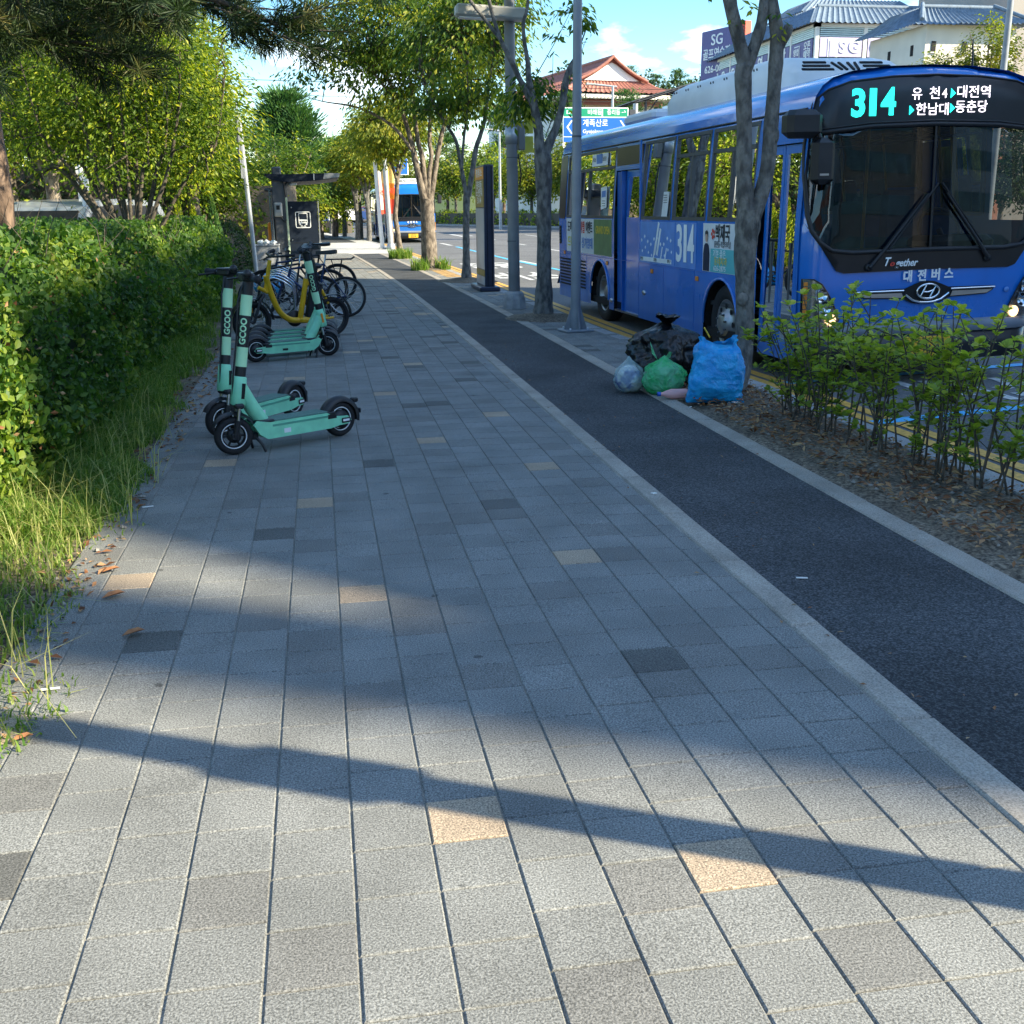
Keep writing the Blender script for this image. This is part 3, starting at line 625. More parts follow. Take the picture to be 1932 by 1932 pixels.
DISP = [(.055, 2.36), (.6, 2.415), (1.25, 2.43), (1.9, 2.415), (2.445, 2.36), (2.45, 2.50), (2.40, 2.62), (2.30, 2.71), (2.10, 2.775), (1.7, 2.815), (1.25, 2.83), (.8, 2.815), (.40, 2.775), (.20, 2.71), (.10, 2.62), (.05, 2.50)]
APRON = [(.02, 1.55), (.08, 1.42), (.30, 1.10), (.38, 1.075), (1.25, 1.085), (2.12, 1.075), (2.20, 1.10), (2.42, 1.42), (2.48, 1.55), (2.42, 1.45), (2.35, 1.345), (2.24, 1.27), (2.05, 1.248), (1.25, 1.256), (.45, 1.248), (.26, 1.27), (.15, 1.345), (.08, 1.45)]
ARCH = lambda s, r=.50: [(s - r, .215)] + [(s + r * math.cos(rad(a)), .42 + r * math.sin(rad(a))) for a in range(180, -1, -15)] + [(s + r, .215)]
SF, SR = 2.05, 6.82
def make_bus(label, main=True):
    root = thing('city_bus', label, 'bus')
    fm = lambda e: (lambda x, z: (x, front_y(x, z, e), z))
    sm = lambda e: (lambda y, z: (side_x(z) - e, y, z))
    sm2 = lambda e: (lambda y, z: (W_B - side_x(z) + e, y, z))
    b = MB()
    NF = [(x, z) for x, z in OUT]; NF[0] = (0, .55); NF[-1] = (W_B, .55)
    ring = [(x + nx * d, z) for d in (.03, .07, .12, .17) for x, z in [] for nx in (1,)]
    extra = []
    for d in (.02, .05, .09, .14, .19):
        for i in range(1, len(NF) - 1):
            a = NF[i - 1]; c = NF[i + 1]; t = Vector((c[0] - a[0], c[1] - a[1])).normalized(); nn = (t.y, -t.x)
            extra.append((NF[i][0] + nn[0] * d, NF[i][1] + nn[1] * d))
    patch(NF, [WIND], .07, fm(-.012), b, 'bus_blue', True, extra)
    # sides
    holesK = [ARCH(SF), ARCH(SR), [(.30, .215), (1.13, .215), (1.13, 2.27), (.30, 2.27)], [(4.93, .215), (6.08, .215), (6.08, 2.20), (4.93, 2.20)],
              [(1.28, 1.54), (2.50, 1.54), (2.50, 2.53), (1.28, 2.53)], [(2.56, 1.54), (3.66, 1.54), (3.66, 2.53), (2.56, 2.53)], [(3.72, 1.54), (4.86, 1.54), (4.86, 2.53), (3.72, 2.53)], [(6.14, 1.54), (8.80, 1.54), (8.80, 2.53), (6.14, 2.53)]]
    so_ = [(RF, .22), (L_B - RF, .22), (L_B - RF, 2.66), (RF, 2.66)]
    patch(so_, holesK, .12, sm(0), b, 'bus_blue', True, [], True)
    holesF = [ARCH(SF), ARCH(SR), [(1.0, 1.54), (4.5, 1.54), (4.5, 2.53), (1.0, 2.53)], [(4.6, 1.54), (8.8, 1.54), (8.8, 2.53), (4.6, 2.53)], [(.35, 1.5), (.92, 1.5), (.92, 2.4), (.35, 2.4)]]
    patch(so_, holesF, .15, sm2(0), b, 'bus_blue', True)
    # roof: between front and rear caps
    top = [p for p in OUT if p[1] >= 2.66 - 1e-6]; n = len(top); vs = []; fs = []
    ysr = [RF, 1.2, 3, 5, 7, 8.5, L_B - RF]
    for y in ysr: vs += [(x, y, z) for x, z in top]
    for i in range(len(ysr) - 1):
        for k in range(n - 1): fs.append((i * n + k, i * n + k + 1, (i + 1) * n + k + 1, (i + 1) * n + k))
    b.add(vs, fs, 'bus_blue', True)
    RW = [(.45, 1.55), (2.05, 1.55), (2.05, 2.45), (.45, 2.45)]
    NR = [(x, max(z, .40)) for x, z in OUT]
    patch(NR, [RW], .10, lambda x, z: (x, rear_y(x, z), z), b, 'bus_blue', True, extra, True)
    # slanted tail under the rear overhang
    b.prism([(0.0, 7.95, .22), (0, L_B - RF, .22), (0, L_B - .05, .42), (0, 7.95, .42)], (W_B, 0, 0), 'bus_dark_blue') if False else None
    b.build('body', root)
    # under-body and interior shell
    u = MB(); u.box((W_B / 2, L_B / 2, .30), (W_B - .10, L_B - .5, .10), 'slot_black')
    for s in (SF, SR):
        for x0 in (.36, W_B - .36):
            aa = list(range(190, -11, -20)); xa, xb = (.03, .72) if x0 < 1 else (W_B - .03, W_B - .72)
            vs = [(x, s + .53 * math.cos(rad(a)), .42 + .53 * math.sin(rad(a))) for a in aa for x in (xa, xb)]; k = len(aa)
            u.add(vs, [(2 * i, 2 * i + 1, 2 * i + 3, 2 * i + 2) for i in range(k - 1)] + [tuple(2 * i + 1 for i in range(k))], 'slot_black')
    u.build('underbody', root)
    it = MB(); it.box((W_B / 2, 5.0, .62), (W_B - .16, 8.2, .05), 'interior'); it.box((W_B / 2, 4.9, 2.66), (W_B - .5, 8.3, .04), 'bus_white')
    it.box((W_B / 2, .62, 1.14), (2.1, .5, .24), 'black_plastic'); it.box((1.85, .60, 1.30), (.75, .45, .14), 'black_plastic', bev=.05)
    it.box((W_B / 2, 8.95, 1.5), (W_B - .3, .06, 1.9), 'slot_black')
    for x, y in ((.55, 1.3), (.55, 4.75), (.55, 6.2), (1.9, 2.4), (1.9, 5.0), (1.2, 3.4)): it.tube([(x, y, .64), (x, y, 2.62)], .018, 'yellow_paint', 6)
    for x in (.5, 2.0): it.tube([(x, 1.2, 2.35), (x, 8.4, 2.35)], .015, 'steel', 6)
    it.build('interior', root)
    for k, (x, y) in enumerate([(.42, 2.6), (.42, 3.5), (.42, 4.35), (.42, 6.6), (.42, 7.5), (.42, 8.3), (2.05, 2.8), (2.05, 3.9), (2.05, 5.2), (2.05, 6.6), (2.05, 7.7)]):
        st = MB(); st.box((x, y, 1.02), (.44, .42, .10), 'seat_fabric', bev=.04); st.box((x, y + .22, 1.36), (.44, .09, .70), 'seat_fabric' if k % 3 else 'seat_teal', bev=.04); st.box((x, y, .8), (.1, .3, .34), 'dark_steel')
        st.build('seat', root)
    ds = MB(); ds.box((1.85, 1.25, .95), (.5, .5, .14), 'seat_fabric', bev=.05); ds.box((1.85, 1.52, 1.4), (.5, .12, .85), 'seat_fabric', bev=.05); ds.build('driver_seat', root)
    sw = MB(); sw.tube([(1.85 + .23 * math.cos(t), .80 + .08 * math.sin(t), 1.42 + .21 * math.sin(t)) for t in [i * math.pi / 10 for i in range(20)]], .017, 'black_plastic', 6, closed=True); sw.tube([(1.85, .62, 1.2), (1.85, .80, 1.42)], .03, 'black_plastic', 6); sw.build('steering_wheel', root)
    # windscreen
    g = MB(); patch(WIND, [], .16, fm(-.012), g, 'wind_glass', True); wg = g.build('windscreen', root)
    g = MB(); g.tube([(x, front_y(x, z, .006), z) for x, z in resample(WIND, .08)], .022, 'gasket', 7, closed=True); g.tube([(1.25, front_y(1.25, z, .004), z) for z in (1.27, 1.6, 2.0, 2.4)], .012, 'gasket', 6); g.build('gasket', wg)
    # destination display
    g = MB(); patch(DISP, [], .09, fm(.006), g, 'apron_black', True); g.tube([(x, front_y(x, z, .008), z) for x, z in resample([p for p in DISP], .08)], .010, 'gasket', 6, closed=True)
    dp = g.build('destination_display', root)
    if main:
        def ft(mb, body, size, x, z, m, off=.0, width=None, e=.010, depth=.003, shear=0, space=1.0, sy=1.0):
            y = front_y(x, z, e); dy = (front_y(x, z + .05, e) - y) / .05
            mb.text(body, size, basis((x, y, z), (1, 0, 0), (0, dy, 1)) @ Matrix.Diagonal((1, sy, 1, 1)), m, depth, off, width=width, shear=shear, space=space)
        g = MB()
        ft(g, '3', .30, .46, 2.575, 'led_cyan', .011, .135, sy=1.08); ft(g, '1', .30, .600, 2.58, 'led_cyan', .008, .068, sy=1.08); ft(g, '4', .30, .755, 2.585, 'led_cyan', .009, .15, sy=1.08)
        for x, z in ((1.40, 2.665), (.985, 2.52), (1.40, 2.535)):
            y = front_y(x, z, .011); g.prism([(x - .022, y, z - .042), (x + .026, y, z), (x - .022, y, z + .042)], (0, -.002, 0), 'led_cyan')
        for t, x, z, w in (('유', 1.035, 2.655, .10), ('천', 1.215, 2.66, .10), ('4', 1.315, 2.66, .05), ('대전역', 1.62, 2.67, .34), ('한남대', 1.20, 2.52, .33), ('동춘당', 1.60, 2.54, .33)):
            ft(g, t, .118, x, z, 'led_white', -.0005, w)
        g.build('lettering', dp)
    # black apron below the windscreen
    g = MB(); patch(APRON, [], .07, fm(.005), g, 'apron_black', True); ap = g.build('apron', root)
    def ft(mb, body, size, x, z, m, off=.0, width=None, e=.012, depth=.003, shear=0):
        y = front_y(x, z, e); mb.text(body, size, basis((x, y, z), (1, 0, 0), (0, 0, 1)), m, depth, off, width=width, shear=shear)
    g = MB(); ft(g, 'T', .11, .795, 1.165, 'sign_white', .003, .065, .016, shear=.4); ft(g, 'o', .07, .858, 1.15, 'red_ink', .003, .05, .016, shear=.3); ft(g, 'gether', .095, 1.005, 1.152, 'sign_white', .002, .24, .016, shear=.3); g.build('lettering', ap)
    g = MB(); ft(g, '대', .115, 1.035, 1.018, 'sign_white', .004, .09); ft(g, '전', .115, 1.185, 1.022, 'sign_white', .004, .09); ft(g, '버', .115, 1.33, 1.026, 'sign_white', .004, .09); ft(g, '스', .115, 1.47, 1.030, 'sign_white', .004, .095); g.build('company_lettering', root)
    # wipers
    for pts in ([(.62, 1.12), (.80, 1.32), (1.19, 1.78)], [(1.87, 1.17), (1.72, 1.36), (1.38, 1.78)]):
        g = MB(); P = [(x, front_y(x, z, .035), z) for x, z in pts]; g.tube(P, [.022, .016, .010], 'gasket', 6)
        (x0, z0), (x1, z1) = pts[1], pts[2]; d = Vector((x1 - x0, z1 - z0)).normalized()
        Q = [(x0 - d.x * .05 + .05, z0 - d.y * .05), (x1 + d.x * .12 + .03, z1 + d.y * .12)]
        g.tube([(x, front_y(x, z, .018), z) for x, z in Q], .012, 'gasket', 5); g.lathe([(.0001, 0), (.035, 0), (.035, .03), (.0001, .03)], 'gasket', 10, basis((pts[0][0], front_y(*pts[0], .0), pts[0][1]), (1, 0, 0), (0, 0, 1)))
        g.build('wiper', root)
    # grille with badge
    g = MB(); e = .008
    GB = [(.50, .905), (1.02, .912), (1.10, .945), (1.18, .972), (1.25, .978), (1.32, .972), (1.40, .945), (1.48, .912), (2.00, .905), (1.97, .862), (1.90, .83), (1.50, .815), (1.40, .77), (1.25, .755), (1.10, .77), (1.0, .815), (.60, .83), (.53, .862)]
    patch(GB, [], .06, fm(e), g, 'slot_black', False)
    for sgn in (1, -1):
        X = lambda x: 1.25 + sgn * (x - 1.25)
        g.tube([(X(x), front_y(X(x), z, .016), z) for x, z in ((1.985, .893), (1.75, .893), (1.50, .893))], .010, 'chrome', 6)
        ww = [(1.96, .872), (1.52, .872), (1.50, .825), (1.90, .84)]
        g.prism([(X(x), front_y(X(x), z, .014), z) for x, z in (ww if sgn > 0 else ww[::-1])], (0, -.006, 0), 'steel')
    g.tube([(x, front_y(x, z, .016), z) for x, z in ((1.02, .855), (1.10, .80), (1.18, .779), (1.25, .775), (1.32, .779), (1.40, .80), (1.48, .855))], .013, 'chrome', 6)
    gr = g.build('grille', root)
    g = MB(); yb = front_y(1.25, .88, .030)
    g.tube([(1.25 + .118 * math.cos(t), yb, .880 + .068 * math.sin(t)) for t in [i * math.pi / 14 for i in range(28)]], .010, 'chrome', 6, closed=True)
    g.tube([(1.175, yb, .838), (1.195, yb, .875), (1.228, yb, .934)], [.006, .012, .008], 'chrome', 6); g.tube([(1.272, yb, .826), (1.305, yb, .885), (1.325, yb, .922)], [.008, .012, .006], 'chrome', 6)
    g.tube([(1.200, yb, .875), (1.25, yb, .872), (1.300, yb, .889)], [.008, .010, .008], 'chrome', 6); g.build('badge', gr)
    g = MB(); y = front_y(2.13, .86, .006); g.lathe([(.0001, .004), (.026, .004), (.026, 0)], 'bus_light_blue', 14, basis((2.13, y, .86), (1, 0, 0), (0, 0, 1))); g.build('round_sticker', root)
    # headlights: amber column, clear lens, lit lamp low inside
    for sgn in (1, -1):
        X = lambda x: x if sgn > 0 else W_B - x
        o = lambda L: L if sgn > 0 else L[::-1]
        HL = [(.02, 1.03), (.10, 1.025), (.17, .98), (.235, .89), (.30, .77), (.355, .64), (.33, .60), (.10, .565), (.02, .58)]
        g = MB(); patch(o([(X(x), z) for x, z in HL]), [], .035, fm(.004), g, 'lamp_bowl', True); g.tube([(x, front_y(x, z, .010), z) for x, z in [(X(a), c) for a, c in HL]], .007, 'gasket', 5, closed=True); h = g.build('headlight', root)
        g = MB(); patch(o([(X(x), z) for x, z in HL[1:-1]]), [], .06, fm(.034), g, 'lens', True); g.build('lens', h)
        g = MB()
        for k in range(9): z = .64 + k * .043; x = X(.045); g.box((x, front_y(x, z, .013), z), (.045, .012, .034), 'amber')
        g.build('turn_signal', h)
        g = MB()
        for (lx, lz, lr) in ((.155, .88, .060), (.185, .76, .068)):
            x = X(lx); g.lathe([(.0001, .0), (lr * .5, .006), (lr, .028), (lr * 1.06, .030)], 'chrome', 18, basis((x, front_y(x, lz, .010), lz), (1, 0, 0), (0, 0, 1)))
        x = X(.27); g.lathe([(.0001, .030), (.03, .026), (.055, .012)], 'lamp_warm', 14, basis((x, front_y(x, .645, .004), .645), (1, 0, 0), (0, 0, 1)))
        g.build('lamp', h)
    # bumper, plate
    g = MB(); BP = [(-.0, .56), (.5, .575), (1.25, .58), (2.0, .575), (2.5, .56), (2.5, .47), (2.0, .46), (1.25, .455), (.5, .46), (0, .47)]
    def bump_y(x, off): d = min(x, W_B - x); return (0 if d > .25 else .25 - math.sqrt(max(0, .0625 - (.25 - d) ** 2))) + .04 * ((x - 1.25) / 1.25) ** 2 - off
    for z0, z1, e, m in ((.47, .60, .03, 'bumper_grey'), (.20, .49, .012, 'apron_black')):
        xs = [0.0, .02, .05, .09, .14, .2, .3, .5, .8, 1.25, 1.7, 2.0, 2.2, 2.3, 2.36, 2.41, 2.45, 2.48, 2.5]; vs = []; fs = []
        for x in xs: y = bump_y(x, e); vs += [(x, y + .05, z0), (x, y, z0 + .015), (x, y, z1 - .015), (x, y + .05, z1)]
        for i in range(len(xs) - 1):
            for k in range(3): fs.append((i * 4 + k, i * 4 + 4 + k, i * 4 + 5 + k, i * 4 + k + 1))
        g.add(vs, fs, m, True)
    bp = g.build('bumper', root)
    g = MB(); y = bump_y(1.28, .016); g.box((1.28, y - .012, .35), (.50, .012, .20), 'yellow_plate', bev=.005); mt = basis((1.28, y - .019, .40), (1, 0, 0), (0, 0, 1))
    g.text('대전75자', .07, mt, 'ink', .001); g.text('3214', .13, basis((1.28, y - .019, .315), (1, 0, 0), (0, 0, 1)), 'ink', .001, .002); g.build('number_plate', root)
    # mirrors at the kerb-side front corner, small one at the far corner
    g = MB(); g.box((-.175, -.10, 2.40), (.34, .20, .24), 'black_plastic', bev=.05); g.tube([(.12, .12, 2.45), (.02, -.02, 2.47), (-.05, -.08, 2.42)], .028, 'black_plastic', 8); g.tube([(-.03, -.12, 2.34), (.02, -.16, 2.2), (.0, -.16, 2.1)], .02, 'black_plastic', 8)
    mi = g.build('mirror', root)
    g = MB(); g.box((.005, -.17, 2.08), (.22, .11, .40), 'black_plastic', bev=.045); g.box((.0, -.228, 1.965), (.085, .006, .018), 'steel'); g.build('lower_mirror', mi)
    g = MB(); g.tube([(2.4, .10, 2.45), (2.6, -.06, 2.46), (2.68, -.1, 2.35)], .025, 'black_plastic', 8); g.box((2.68, -.1, 2.15), (.22, .1, .42), 'black_plastic', bev=.04); g.build('mirror', root)
    # side windows, kerb side: frames, bars and panes
    def wframe(name, s0, s1, z0=1.54, z1=2.53, bar=None, split=None, far=False):
        f = MB(); q = sm2 if far else sm
        def b_(sa, sb, za, zb):
            X = lambda z, e: q(e)(0, z)[0]
            f.add([(X(za, .006), sa, za), (X(za, .006), sb, za), (X(zb, .006), sb, zb), (X(zb, .006), sa, zb), (X(za, -.03), sa, za), (X(za, -.03), sb, za), (X(zb, -.03), sb, zb), (X(zb, -.03), sa, zb)], [(0, 3, 2, 1), (4, 5, 6, 7), (0, 1, 5, 4), (1, 2, 6, 5), (2, 3, 7, 6), (3, 0, 4, 7)], 'dark_steel')
        t = .04
        b_(s0, s1, z0, z0 + t); b_(s0, s1, z1 - t, z1); b_(s0, s0 + t, z0 + t, z1 - t); b_(s1 - t, s1, z0 + t, z1 - t)
        if bar: b_(s0 + t, s1 - t, bar, bar + .04)
        if split:
            for sp in split: b_(sp - .025, sp + .025, z0 + t, (bar or z1 - t))
        w = f.build(name, root); p = MB(); q2 = q(-.012)
        p.add([q2(s0 + t, z0 + t), q2(s1 - t, z0 + t), q2(s1 - t, z1 - t), q2(s0 + t, z1 - t)], [(0, 1, 2, 3)], 'bus_glass'); p.build('pane', w); return w
    wframe('window', 1.28, 2.50, bar=2.27, split=[1.9]); wframe('window', 2.56, 3.66, bar=2.27, split=[3.1]); wframe('window', 3.72, 4.86); wframe('window', 6.14, 8.80, bar=2.24, split=[7.50])
    wframe('window', 1.0, 4.5, split=[2.2, 3.4], far=True); wframe('window', 4.6, 8.8, split=[6, 7.4], far=True)
    f = MB(); patch(rrect(8.86, 1.52, 9.28, 2.54, .08), [], .2, sm(.005), f, 'apron_black', True, [], True); f.build('rear_quarter_glass', root)
    g = MB(); g.box((1.25, L_B - .012, 2.0), (1.6, .02, .9), 'apron_black'); g.build('rear_window', root)
    # doors
    def door(name, s0, s1, z0, z1, leaves, pane, col, recess=.035):
        f = MB(); w = (s1 - s0) / leaves; X = lambda z: side_x(z) + recess
        for k in range(leaves):
            a, b_ = s0 + k * w + .006, s0 + (k + 1) * w - .006; pz0, pz1, pm = pane
            for (sa, sb, za, zb) in ((a, a + pm, z0, z1), (b_ - pm, b_, z0, z1), (a + pm, b_ - pm, z0, pz0), (a + pm, b_ - pm, pz1, z1)):
                f.add([(X(za), sa, za), (X(za), sb, za), (X(zb), sb, zb), (X(zb), sa, zb), (X(za) + .04, sa, za), (X(za) + .04, sb, za), (X(zb) + .04, sb, zb), (X(zb) + .04, sa, zb)], [(0, 3, 2, 1), (4, 5, 6, 7), (0, 1, 5, 4), (1, 2, 6, 5), (2, 3, 7, 6), (3, 0, 4, 7)], col)
        d = f.build(name, root)
        p = MB()
        for k in range(leaves):
            a, b_ = s0 + k * w + .006 + pane[2], s0 + (k + 1) * w - .006 - pane[2]
            p.add([(X(pane[0]) + .015, a, pane[0]), (X(pane[0]) + .015, b_, pane[0]), (X(pane[1]) + .015, b_, pane[1]), (X(pane[1]) + .015, a, pane[1])], [(0, 1, 2, 3)], 'door_glass')
        p.build('pane', d); return d
    d = door('front_door', .31, 1.12, .22, 2.26, 2, (.42, 2.18, .055), 'bus_blue')
    g = MB()
    for s in (.50, .92): g = MB(); g.tube([(.06, s, .75), (.06, s, 1.35)], .012, 'dark_steel', 6); g.build('handle', d)
    d = door('middle_door', 4.94, 5.70, .22, 2.19, 1, (1.56, 2.10, .07), 'bus_blue')
    g = MB(); g.box((.06, 5.89, 1.2), (.02, .37, 1.97), 'bus_dark_blue'); g.box((.03, 5.715, 1.2), (.06, .02, 1.97), 'bus_dark_blue'); g.box((.03, 5.5, .235), (.06, 1.1, .025), 'steel'); g.build('door_recess', root)
    g = MB(); g.box((.055, 5.5, 2.36), (.02, 1.16, .30), 'apron_black'); g.build('door_header', root)
    g = MB(); g.box((.004, 4.895, 1.85), (.022, .045, 1.4), 'bus_blue'); g.build('pillar', root)
    # wheels
    for s in (SF, SR):
        for side in (0, 1):
            x = .06 if side == 0 else W_B - .06; ax = basis((x, s, .42), (0, 1, 0), (0, 0, 1)) if side else basis((x, s, .42), (0, -1, 0), (0, 0, 1))
            t = MB(); t.lathe([(.27, -.24), (.40, -.24), (.435, -.20), (.44, -.12), (.435, -.035), (.41, -.005), (.33, .0), (.272, -.02), (.27, -.05)], 'black_rubber', 36, ax)
            w = t.build('wheel', root); t = MB()
            if s == SF: pr = [(.275, -.02), (.262, -.02), (.255, -.03), (.235, -.035), (.15, -.01), (.135, .02), (.10, .045), (.0001, .05)]
            else: pr = [(.275, -.02), (.262, -.02), (.25, -.05), (.215, -.14), (.13, -.16), (.125, -.06), (.09, -.04), (.0001, -.04)]
            t.lathe(pr, 'alloy', 30, ax)
            for k in range(8):
                a = 2 * math.pi * k / 8; r0 = .195; zz = -.018 if s == SF else -.148
                t.lathe([(.0001, .008), (.033, .006)], 'slot_black', 10, ax @ Matrix.Translation((r0 * math.cos(a), r0 * math.sin(a), zz)))
                t.lathe([(.012, 0), (.012, .03), (.0001, .03)], 'dark_steel', 6, ax @ Matrix.Translation((.115 * math.cos(a + .3), .115 * math.sin(a + .3), .03 if s == SF else -.10)))
            t.build('rim', w)
            if side == 0:
                g = MB(); g.tube([(-.006, s + .50 * math.cos(rad(a)), .42 + .50 * math.sin(rad(a))) for a in range(188, -9, -12)], .018, 'bus_blue', 6); g.build('wheel_arch', root)
    # kerb-side panels: route board, adverts, grilles, markers
    P_ = lambda y, z, e: (side_x(z) - e, y, z)
    def side_t(mb, body, size, y, z, m, off=0, width=None, e=.010, sy=1.0): mb.text(body, size, basis(P_(y, z, e), (0, -1, 0), (0, 0, 1)) @ Matrix.Diagonal((1, sy, 1, 1)), m, .002, off, width=width)
    def board(name, y0, y1, z0, z1, m, e=.004):
        g = MB(); g.prism([P_(y0, z0, 0), P_(y0, z1, 0), P_(y1, z1, 0), P_(y1, z0, 0)], (-e, 0, 0), m); return g
    g = board('route_board', 2.82, 4.93, .98, 1.515, 'bus_light_blue')
    for y0 in (3.52,): g.box((-.006, y0, 1.25), (.004, .008, .52), 'bus_blue')
    for k, (y, z, L, th) in enumerate([(4.20, 1.36, .44, .055), (4.12, 1.32, .36, .055), (4.28, 1.22, .22, .03), (4.02, 1.16, .22, .03), (3.86, 1.16, .2, .03)]):
        mt = Matrix.Translation((-.006, y, z - .06)) @ Matrix.Rotation(rad(22), 4, 'X'); g.box((0, 0, 0), (.003, th, L), 'sign_white', mt)
    for k in range(10):
        y = 4.80 - k * .125; z = 1.27 + .05 * math.sin(k * 1.7); mt = Matrix.Translation((-.006, y, z)) @ Matrix.Rotation(rad(45), 4, 'X'); g.box((0, 0, 0), (.003, .035, .035), 'sign_white', mt)
        mt = Matrix.Translation((-.006, y - .03, z - .14)) @ Matrix.Rotation(rad(45), 4, 'X'); g.box((0, 0, 0), (.003, .03, .03), 'sign_white', mt)
    g.box((-.006, 4.24, 1.03), (.003, 1.2, .055), 'sign_white')
    for t, y in (('가양동', 4.78), ('유천동', 4.24), ('대덕구', 3.72)): side_t(g, t, .05, y, 1.03, 'ink', 0, .12)
    side_t(g, '3', .60, 3.36, 1.245, 'sign_white', .012, .20, sy=1.02); side_t(g, '1', .60, 3.16, 1.245, 'sign_white', .012, .10, sy=1.02); side_t(g, '4', .60, 2.97, 1.245, 'sign_white', .012, .22, sy=1.02)
    g.build('route_board', root)
    g = board('advert', 1.62, 2.60, .98, 1.515, 'ad_white'); g.prism([P_(1.62, .985, .004), P_(1.62, 1.24, .004), P_(2.36, 1.24, .004), P_(2.36, .985, .004)], (-.003, 0, 0), 'ad_teal')
    side_t(g, '박재국', .20, 2.02, 1.40, 'ink', .004, .40); side_t(g, '용전동·복합터미널', .08, 2.02, 1.285, 'ink', .0, .46)
    side_t(g, '기분 좋은', .10, 2.10, 1.18, 'sign_white', 0, .36); side_t(g, '동네치과', .10, 2.06, 1.10, 'straw_yellow', 0, .36); side_t(g, '626-2875', .08, 2.08, 1.025, 'sign_white', 0, .34)
    for k in range(5): a = 2 * math.pi * k / 5; g.lathe([(.0001, 0), (.022, 0)], 'red_ink', 8, basis((side_x(1.4) - .012, 2.29 + .035 * math.cos(a), 1.40 + .04 * math.sin(a)), (0, -1, 0), (0, 0, 1)))
    # the printed man on the advert: dark suit, bare head
    sil = [(2.57, .985), (2.57, 1.18), (2.545, 1.27), (2.505, 1.295), (2.455, 1.295), (2.415, 1.27), (2.39, 1.18), (2.39, .985)]
    g.prism([P_(y, z, .009) for y, z in sil][::-1], (-.002, 0, 0), 'navy_cloth'); g.lathe([(.0001, 0), (.04, 0)], 'skin', 14, basis((-.0115, 2.48, 1.36), (0, -1, 0), (0, 0, 1)) @ Matrix.Diagonal((1, 1.35, 1, 1)))
    g.prism([P_(y, z, .012) for y, z in ((2.525, 1.37), (2.52, 1.42), (2.48, 1.44), (2.44, 1.42), (2.435, 1.37), (2.45, 1.395), (2.51, 1.395))], (-.001, 0, 0), 'ink')
    g.build('advert', root)
    g = board('rear_advert', 6.18, 8.78, .99, 1.525, 'ad_white'); g.prism([P_(6.18, .995, .004), P_(6.18, 1.522, .004), P_(7.12, 1.522, .004), P_(7.12, .995, .004)], (-.003, 0, 0), 'ad_green')
    side_t(g, 'GRAND OPEN', .16, 6.64, 1.36, 'straw_yellow', .002, .72); side_t(g, '도마동', .20, 8.48, 1.38, 'ink', .003, .42); side_t(g, '아파텔', .20, 7.84, 1.38, 'red_ink', .003, .40); side_t(g, '이벤트', .20, 7.38, 1.38, 'ink', .003, .38); side_t(g, '드마인', .20, 8.4, 1.14, 'sign_yellow', .003, .55); side_t(g, '상가임대', .18, 7.5, 1.14, 'bus_light_blue', .003, .62)
    g.build('advert', root)
    g = board('window_card', 6.55, 7.35, 2.30, 2.475, 'sign_white', .012); g.box((side_x(2.39) - .014, 6.95, 2.388), (.003, .3, .165), 'bus_light_blue')
    side_t(g, '가오동', .07, 7.22, 2.39, 'ink', 0, .16, .016); side_t(g, '동춘당', .07, 6.68, 2.39, 'ink', 0, .18, .016); g.build('window_card', root)
    g = MB(); g.prism([P_(6.75, 1.66, .004), P_(6.80, 1.98, .004), P_(6.50, 2.0, .004), P_(6.48, 1.70, .004)], (-.003, 0, 0), 'sign_white'); g.prism([P_(6.73, 1.84, .008), P_(6.735, 1.93, .008), P_(6.53, 1.94, .008), P_(6.53, 1.85, .008)], (-.002, 0, 0), 'bus_light_blue')
    for k in range(3): g.box((side_x(1.75) - .009, 6.62, 1.79 - k * .035), (.002, .16, .008), 'ink')
    g.build('window_notice', root)
    g = MB(); g.prism([P_(4.05, 1.58, .002), P_(4.0, 1.88, .002), P_(3.80, 1.88, .002), P_(3.84, 1.58, .002)], (-.003, 0, 0), 'ad_white')
    for k in range(4): g.box((side_x(1.75) - .007, 3.92, 1.84 - k * .03), (.002, .13, .007), 'ink')
    g.build('window_notice', root)
    for (y0, y1) in ((8.42, 9.22), (7.62, 8.0)):
        g = MB()
        for k in range(9): g.box((-.004, (y0 + y1) / 2, .44 + k * .052), (.012, y1 - y0, .026), 'slot_black')
        g.build('engine_grille', root)
    g = MB(); g.box((-.003, 9.20, 1.25), (.010, .13, .30), 'slot_black', bev=.004)
    for k in range(5): g.box((-.010, 9.20, 1.14 + k * .05), (.006, .11, .018), 'dark_steel')
    g.build('side_vent', root)
    for y, z, m in ((6.42, .89, 'amber'), (4.37, .88, 'amber'), (2.76, .88, 'amber'), (8.9, .96, 'amber')):
        g = MB(); g.box((-.008, y, z), (.016, .09, .055), m, bev=.006); g.build('side_marker', root)
    for y, z in ((4.69, .58), (6.19, .36)):
        g = MB(); g.ball((-.004, y, z), .05, 'steel', 10, 6, (.5, 1.2, .7)); g.build('panel_latch', root)
    g = MB()
    for y in (3.93, 2.86, 4.93, 7.55): g.box((-.001, y, .60), (.004, .007, .74), 'bus_dark_blue')
    g.box((-.001, 7.2, .965), (.004, 3.8, .008), 'bus_dark_blue'); g.box((-.001, 3.7, .965), (.004, 2.4, .008), 'bus_dark_blue'); g.build('panel_seams', root)
    g = MB(); g.tube([(side_x(2.56) - .004, y, 2.56) for y in (.3, 3, 6, 9.2)], .012, 'gasket', 6); g.build('rain_gutter', root)
    # roof pod
    g = MB(); p0 = [(.62, 1.55), (1.88, 1.55), (2.02, 1.9), (2.02, 5.2), (1.9, 5.35), (.6, 5.35), (.48, 5.2), (.48, 1.9)]
    vs = []; 
